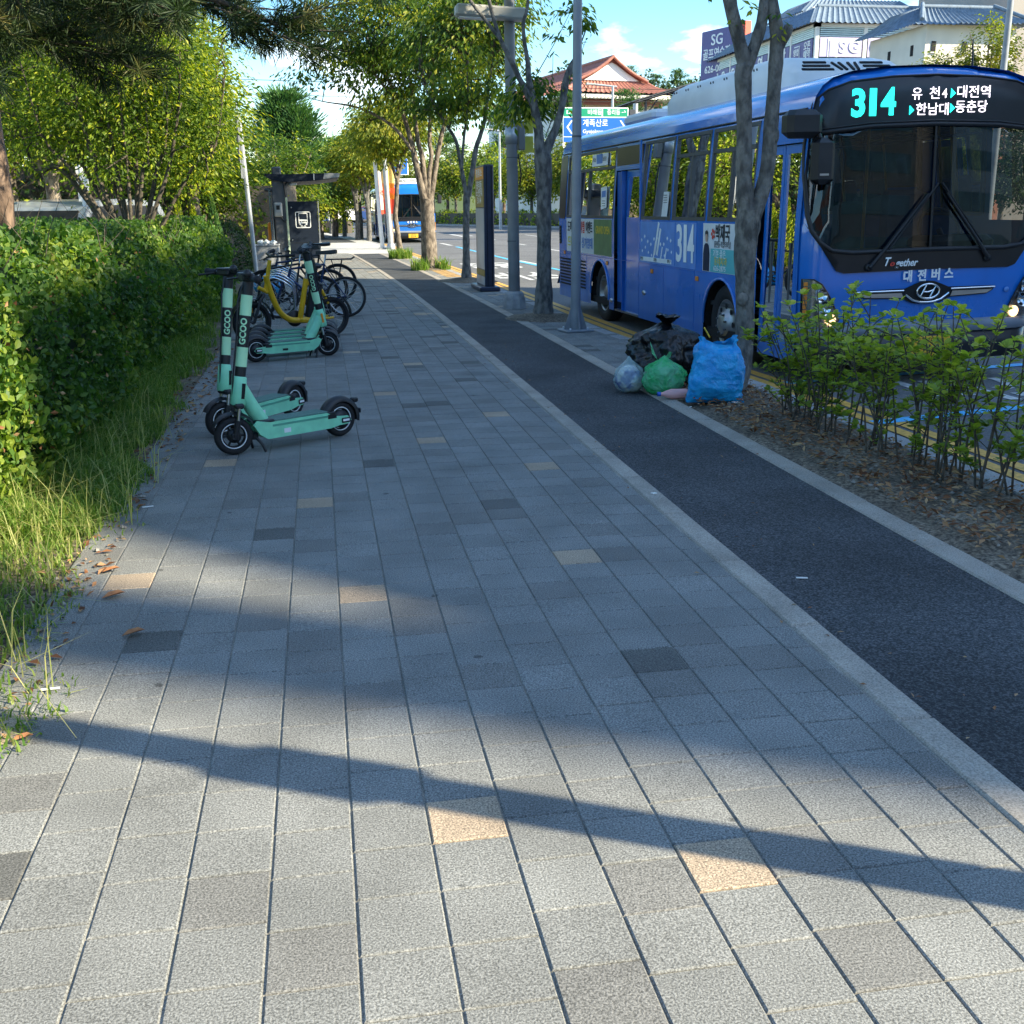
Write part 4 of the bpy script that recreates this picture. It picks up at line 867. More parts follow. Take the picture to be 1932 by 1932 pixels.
    for (sc_, z) in ((1.0, 2.86), (1.0, 3.02), (.93, 3.17), (.80, 3.23)):
        for x, y in p0:
            cy = 3.45; fy = (y - cy) * (sc_ if y > cy else sc_ - (.25 if z > 3.1 else .1 if z > 3.0 else 0) * .55) + cy
            vs.append((1.25 + (x - 1.25) * sc_, fy, z))
    fs = [(k * 8 + i, k * 8 + (i + 1) % 8, k * 8 + 8 + (i + 1) % 8, k * 8 + 8 + i) for k in range(3) for i in range(8)] + [tuple(range(24, 32))]
    g.add(vs, fs, 'bus_white', True); 
    for sgn in (1, -1):
        for k in range(3):
            x = 1.25 + sgn * (.37 - k * .02); y = 1.72 + k * .085; z = 3.024 + .517 * (y - 1.654); g.box((0, 0, 0), (.36 - k * .05, .034, .022), 'slot_black', Matrix.Translation((x, y, z)) @ Matrix.Rotation(rad(27), 4, 'X'))
        for k in range(2): g.box((0, 0, 0), (.026, .20, .022), 'slot_black', Matrix.Translation((1.25 + sgn * (.045 + .07 * k), 1.80, 3.100)) @ Matrix.Rotation(rad(-sgn * (4 + 8 * k)), 4, 'Z') @ Matrix.Rotation(rad(27), 4, 'X'))
    for k in range(7):
        for q in range(2): g.box((0, 0, 0), (.012, .16, .02), 'slot_black', Matrix.Translation((.525, 2.4 + k * .42 + q * .08, 3.10)) @ Matrix.Rotation(rad(38), 4, 'X'))
    g.build('roof_air_conditioner', root)
    g = MB(); g.box((1.25, 7.0, 2.98), (1.2, 1.4, .16), 'bus_white', bev=.05); g.build('roof_hatch', root)
    g = MB(); g.tube([(2.05, .75, 2.82), (2.0, .72, 3.22)], [.014, .006], 'black_plastic', 6); g.build('aerial', root)
    return root
BUS = make_bus('blue city bus at the kerb, number 314 lit above its windscreen')
BUS.location = (4.5, 9.6, ZR); BUS.rotation_euler = (0, rad(-.9), rad(2.0))
FARBUS = dup(BUS, (3.57, 57.0, ZR), rot=(0, 0, rad(3)), label='distant blue bus approaching behind the roadside trunks, display unlit', skip=('lettering', 'route_board', 'destination_display'))
# ---------------------------------------------------------------- kick scooters
def make_scooter(label, group, turn=0.0):
    """front wheel towards +x, rear axle above the origin's x = 0"""
    root = thing('kick_scooter', label, 'kick scooter', group=group)
    WB, R = .84, .128
    Y = lambda x, y, z: basis((x, y, z), (1, 0, 0), (0, 0, 1))
    def wheel(x, parent, hub, ang=0.0):
        mt = Matrix.Translation((x, 0, R)) @ Matrix.Rotation(ang, 4, 'Z') @ Matrix.Rotation(rad(90), 4, 'X')
        g = MB(); g.lathe([(.082, -.022), (.095, -.03), (.112, -.03), (.124, -.018), (.128, 0), (.124, .018), (.112, .03), (.095, .03), (.082, .022)], 'black_rubber', 30, mt)
        w = g.build('wheel', parent); g = MB()
        g.lathe([(.085, .024), (.0835, .0275), (.080, .0275), (.078, .022)], 'sign_white', 30, mt); g.lathe([(.085, -.024), (.0835, -.0275), (.080, -.0275), (.078, -.022)], 'sign_white', 30, mt)
        g.lathe([(.0001, -.03), (hub, -.03), (hub, .03), (.0001, .03)], 'black_plastic', 20, mt)
        g.lathe([(.083, -.02), (.070, -.016), (.070, .016), (.083, .02)], 'black_plastic', 24, mt)
        for k in range(6): a = k * math.pi / 3; g.tube([mt @ Vector((.03 * math.cos(a), .03 * math.sin(a), 0)), mt @ Vector((.078 * math.cos(a), .078 * math.sin(a), 0))], .008, 'black_plastic', 5)
        g.build('rim', w); return w
    wheel(0, root, .062); wheel(WB, root, .045, turn)
    # deck: mint side beams, ribbed mat
    g = MB(); prof = [(-.02, .10), (-.045, .125), (-.02, .155), (.10, .165), (.15, .195), (.60, .195), (.70, .215), (.73, .19), (.69, .125), (.63, .085), (.13, .085), (.05, .098)]
    for s in (1, -1): g.prism([(x, s * .068, z) for x, z in (prof if s < 0 else prof[::-1])], (0, s * .018, 0), 'mint')
    g.box((.375, 0, .135), (.50, .136, .10), 'mint'); 
    for s in (1, -1): g.box((.37, s * .0865, .172), (.44, .004, .014), 'mint_dark'); g.box((.115, s * .0865, .168), (.07, .004, .03), 'black_plastic')
    g.build('deck', root)
    g = MB(); g.box((.37, 0, .2), (.46, .150, .010), 'grip_tape', bev=.004); g.box((.63, 0, .203), (.13, .165, .022), 'black_plastic', bev=.008); g.box((.105, 0, .185), (.08, .13, .02), 'black_plastic', bev=.006); g.build('deck_mat', root)
    g = MB()
    for s in (1, -1): g.box((.0, s * .089, .128), (.075, .010, .034), 'black_plastic', bev=.006); g.box((.004, s * .095, .130), (.052, .005, .015), 'sign_white')
    g.build('rear_reflector', root)
    # rear mudguard
    g = MB(); vs = []; fs = []
    angs = list(range(-12, 172, 12))
    for a in angs:
        for (y, dr) in ((-.043, -.018), (-.038, .010), (0, .022), (.038, .010), (.043, -.018)): r = .142 + dr; vs.append((-r * math.cos(rad(a)), y, R + r * math.sin(rad(a))))
    for i in range(len(angs) - 1):
        for k in range(4): fs.append((i * 5 + k, i * 5 + k + 1, i * 5 + 6 + k, i * 5 + 5 + k))
    g.add(vs, fs, 'black_plastic', True); g.box((-.135, 0, .245), (.05, .05, .035), 'black_plastic', Matrix.Translation((0, 0, 0)), bev=.008); g.box((-.172, 0, .165), (.014, .045, .035), 'black_plastic', bev=.004); g.build('mudguard', root)
    # neck and head
    RK = .185; ax = lambda z: WB - .012 - (z - .128) * RK                # the steering axis leans back
    st = lambda z, q=0.0: (ax(z) + q, 0, z)
    g = MB(); g.tube([(.60, 0, .155), (.69, 0, .30), (ax(.44) - .015, 0, .43)], [.052, .050, .045], 'mint', 10)
    g.tube([st(.325), st(.335), st(.42), st(.505), st(.512)], [.044, .050, .049, .044, .036], 'mint', 14); g.build('neck', root)
    for s in (1, -1): g = MB(); g.box((0, 0, 0), (.022, .008, .10), 'orange_plastic' if s < 0 else 'slot_black', Matrix.Translation((ax(.42) - .005, s * .049, .42)) @ Matrix.Rotation(-math.atan(RK), 4, 'Y')); g.build('side_light', root)
    # front fork and mudguard turn with the wheel
    g = MB(); T = Matrix.Translation((WB, 0, 0)) @ Matrix.Rotation(turn, 4, 'Z') @ Matrix.Translation((-WB, 0, 0))
    for s in (1, -1):
        g.tube([(WB - .002, s * .052, .125), (ax(.22), s * .052, .235)], [.018, .022], 'black_plastic', 8, mat=T); g.tube([(ax(.22), s * .05, .23), (ax(.31), s * .045, .32)], .011, 'steel', 8, mat=T)
        g.box((WB, s * .055, .13), (.05, .016, .05), 'black_plastic', T, bev=.008)
    g.box((ax(.32), 0, .325), (.06, .12, .035), 'black_plastic', T, bev=.01); g.tube([st(.31), st(.36)], .026, 'black_plastic', 10, mat=T); g.build('fork', root)
    g = MB(); vs = []; fs = []; angs = list(range(28, 150, 11))
    for a in angs:
        for (y, dr) in ((-.036, -.006), (0, .012), (.036, -.006)): r = .150 + dr; vs.append((WB + r * math.cos(rad(a)), y, R + r * math.sin(rad(a))))
    for i in range(len(angs) - 1):
        for k in range(2): fs.append((i * 3 + k, i * 3 + k + 1, i * 3 + 4 + k, i * 3 + 3 + k))
    g.add(vs, fs, 'black_plastic', True, T); g.build('front_mudguard', root)
    # stem in pale and dark bands, with the lettering
    bands = [(.50, .575, 'black_plastic'), (.575, .70, 'mint_pale'), (.70, .90, 'black_plastic'), (.90, 1.03, 'mint_pale'), (1.03, 1.12, 'black_plastic')]
    g = MB()
    for a, b, m in bands: g.tube([st(a), st(b)], .036 if m != 'mint_pale' else .0372, m, 16)
    upz = Vector((-RK, 0, 1)).normalized(); yv = Vector((0, 1, 0)); tm = basis(st(.80), yv.cross(upz), yv, upz)
    for th in (rad(53), rad(-118)): g.wraptext('GCOO', .058, tm, 'mint_pale', .0368, .17, th)
    g.build('stem', root)
    g = MB(); H = Matrix.Translation(st(1.14)) @ Matrix.Rotation(turn, 4, 'Z')
    g.tube([(0, -.24, 0), (0, .24, 0)], .016, 'black_plastic', 10, mat=H); g.box((.01, 0, .005), (.085, .14, .05), 'black_plastic', H, bev=.012); g.box((.035, 0, .028), (.05, .12, .012), 'dark_steel', H, bev=.004); g.box((-.005, .0, .032), (.045, .07, .005), 'alloy', H)
    hb = g.build('handlebar', root)
    for s in (1, -1):
        g = MB(); g.tube([(0, s * .14, 0), (0, s * .255, 0)], .021, 'black_rubber', 10, mat=H); g.ball((0, s * .258, 0), .026, 'black_rubber', 10, 6, mat=H); g.build('grip', hb)
    g = MB(); g.tube([(.03, -.13, -.005), (.075, -.20, -.015), (.085, -.245, -.02)], .008, 'black_plastic', 6, mat=H); g.build('brake_lever', hb); g = MB(); g.ball((.03, .115, .03), .028, 'black_plastic', 10, 6, mat=H); g.build('bell', hb)
    g = MB(); g.tube([st(1.12, .03), st(1.0, .062), st(.75, .050), st(.52, .052), st(.33, .04)], .006, 'black_plastic', 5); g.build('cable', root)
    g = MB(); g.box((0, 0, 0), (.052, .002, .03), 'sign_white', Matrix.Translation((.48, .0875, .125))); g.box((0, 0, 0), (.06, .002, .022), 'black_plastic', Matrix.Translation((.30, -.0875, .12))); g.build('sticker', root)
    # double kickstand under the head
    g = MB()
    for s in (1, -1): g.tube([(.70, s * .03, .11), (.67, s * .075, .05), (.655, s * .085, .004)], [.010, .009, .010], 'black_plastic', 6)
    g.box((.70, 0, .11), (.05, .09, .05), 'black_plastic', bev=.01); g.build('kickstand', root)
    return root
SG = 'mint kick scooters parked on the pavement'
def aim(front, rear): return math.atan2(front[1] - rear[1], front[0] - rear[0])
s1 = make_scooter('mint scooter nearest the camera, front wheel turned toward the hedge', SG, rad(-18))
s1.location = (.075, 7.62, 0); s1.rotation_euler = (0, 0, aim((-.65, 7.12), (.04, 7.58)))
s2 = dup(s1, (-.27, 8.44, 0), aim((-.74, 7.76), (-.27, 8.44)), 'mint scooter standing just behind the nearest one, beside the grass')
s3 = make_scooter('front scooter of the stacked row, whole mint deck side visible', SG, rad(-36))
s3.location = (-.72, 11.72, 0); s3.rotation_euler = (0, 0, aim((.1, 12.06), (-.71, 11.68)))
for k, (lb) in enumerate(['second scooter in the stacked row, only its deck edge and mudguard showing', 'third scooter in the stacked row, half hidden by two decks before it', 'last scooter in the stacked row, nearest the yellow bicycle']):
    dup(s3, (-.735 + .01 * k, 12.10 + .38 * k, 0), aim((.1, 12.06), (-.71, 11.68)) + rad(.6 * k), lb)

# ---------------------------------------------------------------- bicycles
def bike_wheel(root, x, R, m_rim='alloy', spokes=20, fat=.022):
    mt = basis((x, 0, R), (1, 0, 0), (0, 0, 1))
    g = MB(); n = 40; g.tube([mt @ Vector(((R - fat) * math.cos(2 * math.pi * k / n), (R - fat) * math.sin(2 * math.pi * k / n), 0)) for k in range(n)], fat, 'black_rubber', 7, closed=True); w = g.build('wheel', root)
    g = MB(); r = R - 2 * fat - .004; g.lathe([(r + .006, -.010), (r - .010, -.009), (r - .010, .009), (r + .006, .010)], m_rim, 36, mt); g.lathe([(.0001, -.04), (.022, -.04), (.022, .04), (.0001, .04)], 'dark_steel', 12, mt)
    for k in range(spokes):
        a = 2 * math.pi * k / spokes; s = 1 if k % 2 else -1; g.tube([mt @ Vector((.02 * math.cos(a + .5 * s), .02 * math.sin(a + .5 * s), .03 * s)), mt @ Vector((r * math.cos(a), r * math.sin(a), 0))], .0022, 'steel', 3, caps=False)
    g.build('rim', w); return w
def make_bike(label, col, R=.31, WB=1.02, rack=False, fat=.022, handle='flat', rimm='alloy'):
    """front wheel at +x"""
    root = thing('bicycle', label, 'bicycle', group='bicycles left beside the shelter')
    bike_wheel(root, 0, R, rimm, fat=fat); bike_wheel(root, WB, R, rimm, fat=fat)
    bb = (.42, 0, R - .05); seat = (.30, 0, R + .48); head = (WB - .20, 0, R + .42); hd2 = (WB - .165, 0, R + .30)
    g = MB(); g.tube([bb, seat], .016, col, 8); g.tube([seat, head], .016, col, 8); g.tube([bb, hd2], .019, col, 8); g.tube([head, hd2], .021, col, 8)
    for s in (1, -1): g.tube([(0, s * .055, R), (bb[0], s * .03, bb[2])], .010, col, 6); g.tube([(0, s * .055, R), (seat[0], s * .02, seat[2] - .05)], .009, col, 6)
    g.build('frame', root)
    g = MB()
    for s in (1, -1): g.tube([(WB, s * .05, R), (WB - .07, s * .05, R + .2), (hd2[0], s * .03, hd2[2] + .02)], .013, col, 7)
    g.build('fork', root)
    g = MB(); g.tube([seat, (.275, 0, R + .62)], .013, 'steel', 8); g.prism([(.10, 0, R + .64), (.12, .08, R + .64), (.20, .075, R + .63), (.40, .02, R + .625), (.42, 0, R + .625), (.40, -.02, R + .625), (.20, -.075, R + .63), (.12, -.08, R + .64)], (0, 0, .045), 'black_plastic'); g.build('saddle', root)
    g = MB(); g.tube([head, (head[0] - .03, 0, head[2] + .12), (head[0] + .03, 0, head[2] + .15)], .014, 'dark_steel', 8); hx, hz = head[0] + .03, head[2] + .15
    g.tube([(hx - .06, -.30, hz + .02), (hx, -.12, hz), (hx, .12, hz), (hx - .06, .30, hz + .02)], .012, 'dark_steel', 8)
    for s in (1, -1): g.tube([(hx - .035, s * .2, hz + .012), (hx - .06, s * .31, hz + .02)], .017, 'black_rubber', 8); g.tube([(hx + .0, s * .16, hz + .01), (hx + .04, s * .24, hz)], .005, 'black_plastic', 5)
    g.build('handlebar', root)
    g = MB(); mt = basis((bb[0], -.055, bb[2]), (1, 0, 0), (0, 0, 1)); g.lathe([(.06, -.004), (.085, -.004), (.085, .004), (.06, .004)], 'dark_steel', 24, mt); g.tube([(bb[0], -.07, bb[2]), (bb[0] + .10, -.07, bb[2] - .13)], .010, 'dark_steel', 6); g.tube([(bb[0], .07, bb[2]), (bb[0] - .10, .07, bb[2] + .13)], .010, 'dark_steel', 6)
    g.box((bb[0] + .10, -.115, bb[2] - .135), (.09, .08, .022), 'black_plastic', bev=.006); g.box((bb[0] - .10, .115, bb[2] + .135), (.09, .08, .022), 'black_plastic', bev=.006); g.tube([(0, -.05, R + .045), (bb[0], -.055, bb[2] + .084)], .005, 'dark_steel', 4); g.tube([(0, -.05, R - .045), (bb[0], -.055, bb[2] - .084)], .005, 'dark_steel', 4); g.build('crank', root)
    if rack:
        g = MB()
        for s in (.05, 0, -.05): g.tube([(.22, s, R + .40), (-.24, s, R + .40), (-.30, s, R + .44)], .007, 'black_plastic', 5)
        for s in (1, -1): g.tube([(0, s * .06, R + .02), (-.08, s * .06, R + .39)], .007, 'black_plastic', 5); g.tube([(0, s * .06, R + .02), (.10, s * .06, R + .39)], .007, 'black_plastic', 5)
        for q in (-.2, -.05, .1): g.tube([(q, -.055, R + .40), (q, .055, R + .40)], .006, 'black_plastic', 5)
        g.build('luggage_rack', root)
    return root
b1 = make_bike('navy bicycle with silver rims leaning behind the yellow one', 'bike_blue', R=.30, WB=1.0)
b1.location = (.36, 16.45, 0); b1.rotation_euler = (rad(8), 0, rad(176))
b2 = make_bike('black bicycle with luggage rack standing farthest along the row', 'black_plastic', R=.33, WB=1.04, rack=True, rimm='black_plastic')
b2.location = (.30, 19.3, 0); b2.rotation_euler = (rad(-5), 0, rad(183))
b3 = make_bike('dark bicycle between the black racked one and the navy one', 'bike_blue', R=.32, WB=1.02, rimm='black_plastic')
b3.location = (.12, 17.9, 0); b3.rotation_euler = (rad(6), 0, rad(172))
b4 = make_bike('small black bicycle leaning over the bicycle rack, handlebar highest', 'black_plastic', R=.30, WB=.98, rimm='black_plastic')
b4.location = (.02, 16.9, 0.0); b4.rotation_euler = (rad(9), 0, rad(196))
# yellow electric bicycle, low step-through frame with a battery behind the seat tube
root = thing('electric_bicycle', 'yellow step-through electric bicycle behind the stacked scooters', 'bicycle', group='bicycles left beside the shelter')
R = .25; WB = 1.06
for x in (0, WB): bike_wheel(root, x, R, 'black_plastic', fat=.030, spokes=16)
g = MB(); S = spline([(WB - .20, 0, .80), (WB - .26, 0, .58), (WB - .36, 0, .36), (WB - .50, 0, .25), (.40, 0, .235), (.34, 0, .235)], 5); g.tube([Vector(p) for p in S], .036, 'yellow_paint', 12)
g.tube([(.43, 0, .23), (.33, 0, .74)], .033, 'yellow_paint', 10); g.tube([(.33, 0, .70), (.12, 0, .58), (.04, 0, .42)], .022, 'yellow_paint', 8)
g.tube([(WB - .22, 0, .60), (WB - .10, 0, .66)], .025, 'yellow_paint', 8)
for s in (1, -1): g.tube([(0, s * .07, R), (.38, s * .05, .24)], .016, 'yellow_paint', 8)
g.box((.33, 0, .235), (.22, .12, .07), 'yellow_paint', bev=.02); g.build('frame', root)
g = MB(); g.box((0, 0, 0), (.15, .10, .46), 'black_plastic', Matrix.Translation((.235, 0, .47)) @ Matrix.Rotation(rad(-11), 4, 'Y'), bev=.02); g.build('battery', root)
g = MB(); g.tube([(WB - .19, 0, .60), (WB - .26, 0, .98)], .026, 'yellow_paint', 8)
for s in (1, -1): g.tube([(WB, s * .065, R), (WB - .09, s * .06, .50), (WB - .16, s * .03, .58)], .018, 'black_plastic', 8)
g.build('fork', root)
g = MB(); hx, hz = WB - .27, 1.02; g.tube([(hx - .16, -.29, hz + .04), (hx - .03, -.18, hz + .02), (hx, 0, hz), (hx - .03, .18, hz + .02), (hx - .16, .29, hz + .04)], .014, 'black_plastic', 8)
for s in (1, -1): g.tube([(hx - .09, s * .235, hz + .03), (hx - .18, s * .30, hz + .042)], .02, 'black_rubber', 8)
g.build('handlebar', root)
g = MB(); g.tube([(.33, 0, .74), (.30, 0, .86)], .016, 'steel', 8); g.ball((.25, 0, .89), .13, 'black_plastic', 14, 8, (1.05, .75, .35)); g.build('saddle', root)
g = MB()
for x in (0, WB):
    for a in range(20, 165, 12):
        p = [(x + .275 * math.cos(rad(b)), 0, R + .275 * math.sin(rad(b))) for b in (a, a + 13)]; g.prism([(p[0][0], -.04, p[0][2]), (p[0][0], .04, p[0][2]), (p[1][0], .04, p[1][2]), (p[1][0], -.04, p[1][2])], (0, 0, .008), 'black_plastic')
g.build('mudguard', root)
g = MB(); mt = basis((.47, -.06, .25), (1, 0, 0), (0, 0, 1)); g.lathe([(.0001, -.01), (.10, -.01), (.10, .01), (.0001, .01)], 'black_plastic', 24, mt); g.tube([(.47, -.08, .25), (.36, -.08, .29)], .012, 'dark_steel', 6); g.box((.35, -.13, .29), (.10, .09, .025), 'black_plastic', bev=.006); g.build('crank', root)
g = MB(); g.box((WB - .02, -.045, R + .14), (.03, .012, .07), 'orange_plastic', bev=.004); g.build('reflector', root)
root.location = (.10, 13.95, 0); root.rotation_euler = (rad(-4), 0, rad(206))
# stainless bicycle rack: a run of hoops seen end on
root = thing('bicycle_rack', 'stainless bicycle rack of repeated hoops behind the yellow bicycle', 'bicycle rack', (-.62, 15.4, 0))
for k in range(7):
    y = k * .56; g = MB(); P = [(-.20, y, .0), (-.20, y, .50), (-.14, y - .03, .62), (.0, y - .05, .66), (.16, y - .04, .58), (.24, y, .46), (.24, y, .10), (.24, y, 0)]
    g.tube([Vector(p) for p in spline(P, 4)], .011, 'chrome', 8); g.build('hoop', root)
g = MB(); g.tube([(-.20, -.1, .06), (-.20, 3.4, .06)], .018, 'steel', 8); g.tube([(.24, -.1, .06), (.24, 3.4, .06)], .018, 'steel', 8); g.build('base_rail', root)

# ---------------------------------------------------------------- bags of rubbish
def bag(name, label, loc, rx, ry, rz_, mat, seed, neck=None, group=None, flat=.12, ears=(), amp=.12, sub=5, taper=0.0, corner=0.0):
    bm = bmesh.new(); bmesh.ops.create_icosphere(bm, subdivisions=sub, radius=1.0)
    for v in bm.verts:
        p = v.co.copy(); ang = math.atan2(p.y, p.x); t = (p.z + 1) / 2
        if corner: p.x = math.copysign(abs(p.x) ** corner, p.x); p.y = math.copysign(abs(p.y) ** corner, p.y); p.z = math.copysign(abs(p.z) ** corner, p.z)
        q = Vector((p.x * 1.7 + seed, p.y * 1.7, p.z * 1.7))
        d = 1 + amp * mnoise.noise(q) + amp * .75 * abs(mnoise.noise(q * 2.6)) - amp * .25
        rdg = 1 - abs(mnoise.noise(q * 3.3 + Vector((0, 0, 9))) * 2); d += amp * .30 * max(0, rdg) ** 3
        # gathers running up to the tie
        d += amp * .35 * t ** 2 * math.sin(ang * 9 + 5 * mnoise.noise(q)) * (1 - abs(p.z)) * 1.4
        x, y, z = p.x * d, p.y * d, p.z * (1 + .3 * (d - 1))
        if neck and z > neck[0]:
            k = min(1, (z - neck[0]) / (1 - neck[0] + 1e-6)); x *= 1 - k * neck[1]; y *= 1 - k * neck[1]; z += k * k * neck[2]
        x *= 1 - taper * t; y *= 1 - taper * t
        if corner: x *= 1 + .22 * max(0, .35 - t) * 2.2 * abs(p.x); y *= 1 - .30 * max(0, t - .6)
        if z < -1 + flat * 2: z = -1 + flat * 2 - (-1 + flat * 2 - z) * .12; x *= 1.03
        v.co = (x * rx, y * ry, (z + 1 - flat * 1.7) * rz_)
    me = bpy.data.meshes.new(name); bm.to_mesh(me); bm.free(); me.materials.append(M[mat])
    me.polygons.foreach_set('use_smooth', [True] * len(me.polygons))
    o = bpy.data.objects.new(name, me); COL.objects.link(o); o.location = loc; tag(o, label, 'rubbish bag', group)
    return o
def frill(parent, c, r, h, n, mat, seed):
    """torn gathered mouth of a tied bag"""
    rr = random.Random(seed); g = MB()
    for k in range(n):
        a = 2 * math.pi * k / n + rr.uniform(-.2, .2); w = rr.uniform(.5, 1.0) * r; hh = h * rr.uniform(.6, 1.1)
        d = Vector((math.cos(a), math.sin(a), 0)); s = Vector((-d.y, d.x, 0)); c0 = Vector(c)
        rows = []
        for t in (0, .35, .7, 1.0):
            o = c0 + d * (r * .12 + r * t * .9) + Vector((0, 0, hh * (t * 1.4 - .55 * t * t))); ww = w * (.15 + .55 * math.sin(t * 2.2))
            rows.append([o - s * ww, o + Vector((0, 0, rr.uniform(-.2, .3) * hh * t)), o + s * ww + d * rr.uniform(-.2, .2) * r * t])
        vs = [p for row in rows for p in row]; g.add(vs, [(i * 3 + k2, i * 3 + k2 + 1, i * 3 + 4 + k2, i * 3 + 3 + k2) for i in range(3) for k2 in range(2)], mat, True)
    return g.build('tied_mouth', parent)
BG = 'rubbish bags heaped at the kerb'
o = bag('rubbish_bag', 'black rubbish bag with knotted top, at the back of the heap', (3.01, 9.22, 0), .35, .29, .32, 'bag_black', 1.3, (.72, .62, .02), BG, amp=.24); frill(o, (.0, -.02, .55), .10, .10, 9, 'bag_black', 3)
def sack(label, loc, rz):
    nz, na = 46, 72; V = []; F = []; ip = lambda t, T: np.interp(t, [a for a, b in T], [b for a, b in T])
    for i in range(nz + 1):
        t = i / nz; wx = ip(t, [(0, .245), (.05, .25), (.2, .225), (.5, .215), (.75, .19), (.88, .165), (.94, .135), (1, .15)]); wy = ip(t, [(0, .075), (.06, .12), (.25, .165), (.6, .155), (.85, .11), (.94, .06), (1, .055)])
        for k in range(na):
            a = 2 * math.pi * k / na; c, q = math.cos(a), math.sin(a); e = .72 if t > .12 else .9; x = math.copysign(abs(c) ** e, c) * wx; y = math.copysign(abs(q) ** e, q) * wy; z = t * .60
            p = Vector((x * 5, y * 5, z * 4.2 + 3)); d = .16 * mnoise.noise(p) + .10 * abs(mnoise.noise(p * 2.3)) + .06 * abs(mnoise.noise(p * 5)) + (.10 * (t - .7) / .3 * math.sin(a * 11 + 3 * mnoise.noise(p)) if t > .7 else 0)
            x *= 1 + d; y *= 1 + d; z += .035 * t * math.sin(a * 2 + 1) + (.03 * mnoise.noise(p * 2) if t > .9 else 0) + (.02 * (1 - abs(c)) if t < .05 else 0); V.append((x, y, z))
    for i in range(nz):
        for k in range(na): F.append((i * na + k, i * na + (k + 1) % na, (i + 1) * na + (k + 1) % na, (i + 1) * na + k))
    g = MB(); g.add(V, F + [tuple(reversed(range(na)))], 'bag_blue', True); o = g.build('rubbish_bag'); o.location = loc; o.rotation_euler = (rad(-4), rad(3), rz); o.scale = (.96, .96, .86); return tag(o, label, 'rubbish bag', BG)
o = sack('blue rubbish sack stuffed upright and open, leaning on the trunk', (3.12, 8.27, .0), rad(-6))
g = MB(); g.tube([(-.06, 0, .56), (-.12, -.03, .64)], .006, 'straw_yellow', 6); tag(g.build('drinking_straw'), 'yellow straw sticking out of the blue sack', 'straw').location = (3.12, 8.27, -.02)
o = bag('rubbish_bag', 'green see-through bag with knotted ears before the black one', (2.855, 8.80, 0), .185, .165, .175, 'bag_green', 9.7, (.55, .7, .10), BG, amp=.13)
g = MB()
for (pts) in ([(-.07, -.04, .30), (-.13, -.07, .36), (-.155, -.08, .47), (-.12, -.05, .40)], [(-.06, -.03, .29), (-.16, -.05, .27), (-.20, -.06, .30), (-.12, -.03, .24)], [(.0, -.02, .31), (.03, -.04, .37), (.06, -.03, .36), (.05, -.01, .31)]): g.add(pts, [(0, 1, 2, 3)], 'bag_green', True)
g.build('knotted_ear', o)
o2 = bag('bag_filling', '', (0, 0, .012), .160, .142, .145, 'rubbish', 3.3, None, amp=.22, sub=4); o2.parent = o; del o2['label']; del o2['category']
o = bag('rubbish_bag', 'clear bag holding a blue and white packet, leftmost of the heap', (2.60, 8.98, 0), .13, .13, .155, 'bag_clear', 4.4, (.5, .7, .2), BG, amp=.16)
o2 = bag('packet_inside', '', (0, 0, .01), .108, .108, .125, 'packet', 7.7, None, amp=.16, sub=4); o2.parent = o; del o2['label']; del o2['category']
g = MB(); mt = basis((2.86, 8.50, .05), (0, 0, 1), (0, 1, 0), (-1, .12, 0)); g.lathe([(.0001, -.11), (.038, -.11), (.042, -.09), (.042, .03), (.030, .07), (.016, .10), (.016, .12)], 'bottle_pink', 16, mt); bt = g.build('plastic_bottle'); tag(bt, 'pink plastic bottle lying before the green bag', 'bottle')
bt.location = (0, 0, 0)
g = MB(); g.lathe([(.019, .12), (.019, .145), (.0001, .145)], 'cap_blue', 14, mt); g.build('cap', bt)
# ---------------------------------------------------------------- poles, lamp, totem
root = thing('lamp_post', 'grey lamp post with a flat crosswise lamp head and conical foot', 'lamp post', (3.04, 17.15, 0))
g = MB(); g.lathe([(.19, 0), (.185, .05), (.175, .16), (.15, .24), (.115, .275), (.0001, .275)], 'box_concrete', 10, smooth=False); g.build('foot', root)
g = MB(); g.tube([(0, 0, .27), (-.01, 0, 1.5), (-.03, 0, 3.2), (-.05, 0, 5.6)], [.093, .090, .083, .078], 'lamp_paint', 20); 
for z in (1.05, 2.3): g.lathe([(.0935, -.006), (.0935, .006)], 'dark_steel', 20, Matrix.Translation((-.015, 0, z)))
g.build('shaft', root)
g = MB(); g.lathe([(.092, -.12), (.095, -.12), (.095, .12), (.092, .12)], 'galvanised', 20, Matrix.Translation((-.025, 0, 2.62))); g.build('collar', root)
g = MB(); lm = Matrix.Translation((-.34, -.12, 4.33)) @ Matrix.Rotation(rad(2.5), 4, 'Y'); g.box((0, 0, 0), (1.06, .26, .17), 'lamp_head', lm, bev=.03); g.box((-.2, 0, -.09), (.55, .18, .02), 'sign_white', lm); g.build('lamp_head', root)
g = MB(); g.box((.13, .02, 2.62), (.10, .16, .42), 'lamp_paint', bev=.01); g.tube([(.08, 0, 2.35), (.12, -.03, 2.05), (.10, 0, 1.9)], .012, 'black_plastic', 6); g.build('control_box', root)
for z0, z1 in ((2.38, 2.62), (2.66, 2.95)):
    g = MB(); g.box((.265, .12, (z0 + z1) / 2), (.15, .02, z1 - z0), 'sign_yellow', Matrix.Rotation(rad(0), 4, 'Z'), bev=.004); g.tube([(.08, .08, (z0 + z1) / 2), (.2, .11, (z0 + z1) / 2)], .012, 'dark_steel', 6); g.build('sign_plate', root)
root = thing('lamp_post', 'slender blue-grey pole with ribbed foot beside the heap of bags', 'pole', (3.235, 13.71, 0), rad(10))
g = MB(); g.box((0, 0, .015), (.38, .34, .03), 'pole_grey', bev=.008); 
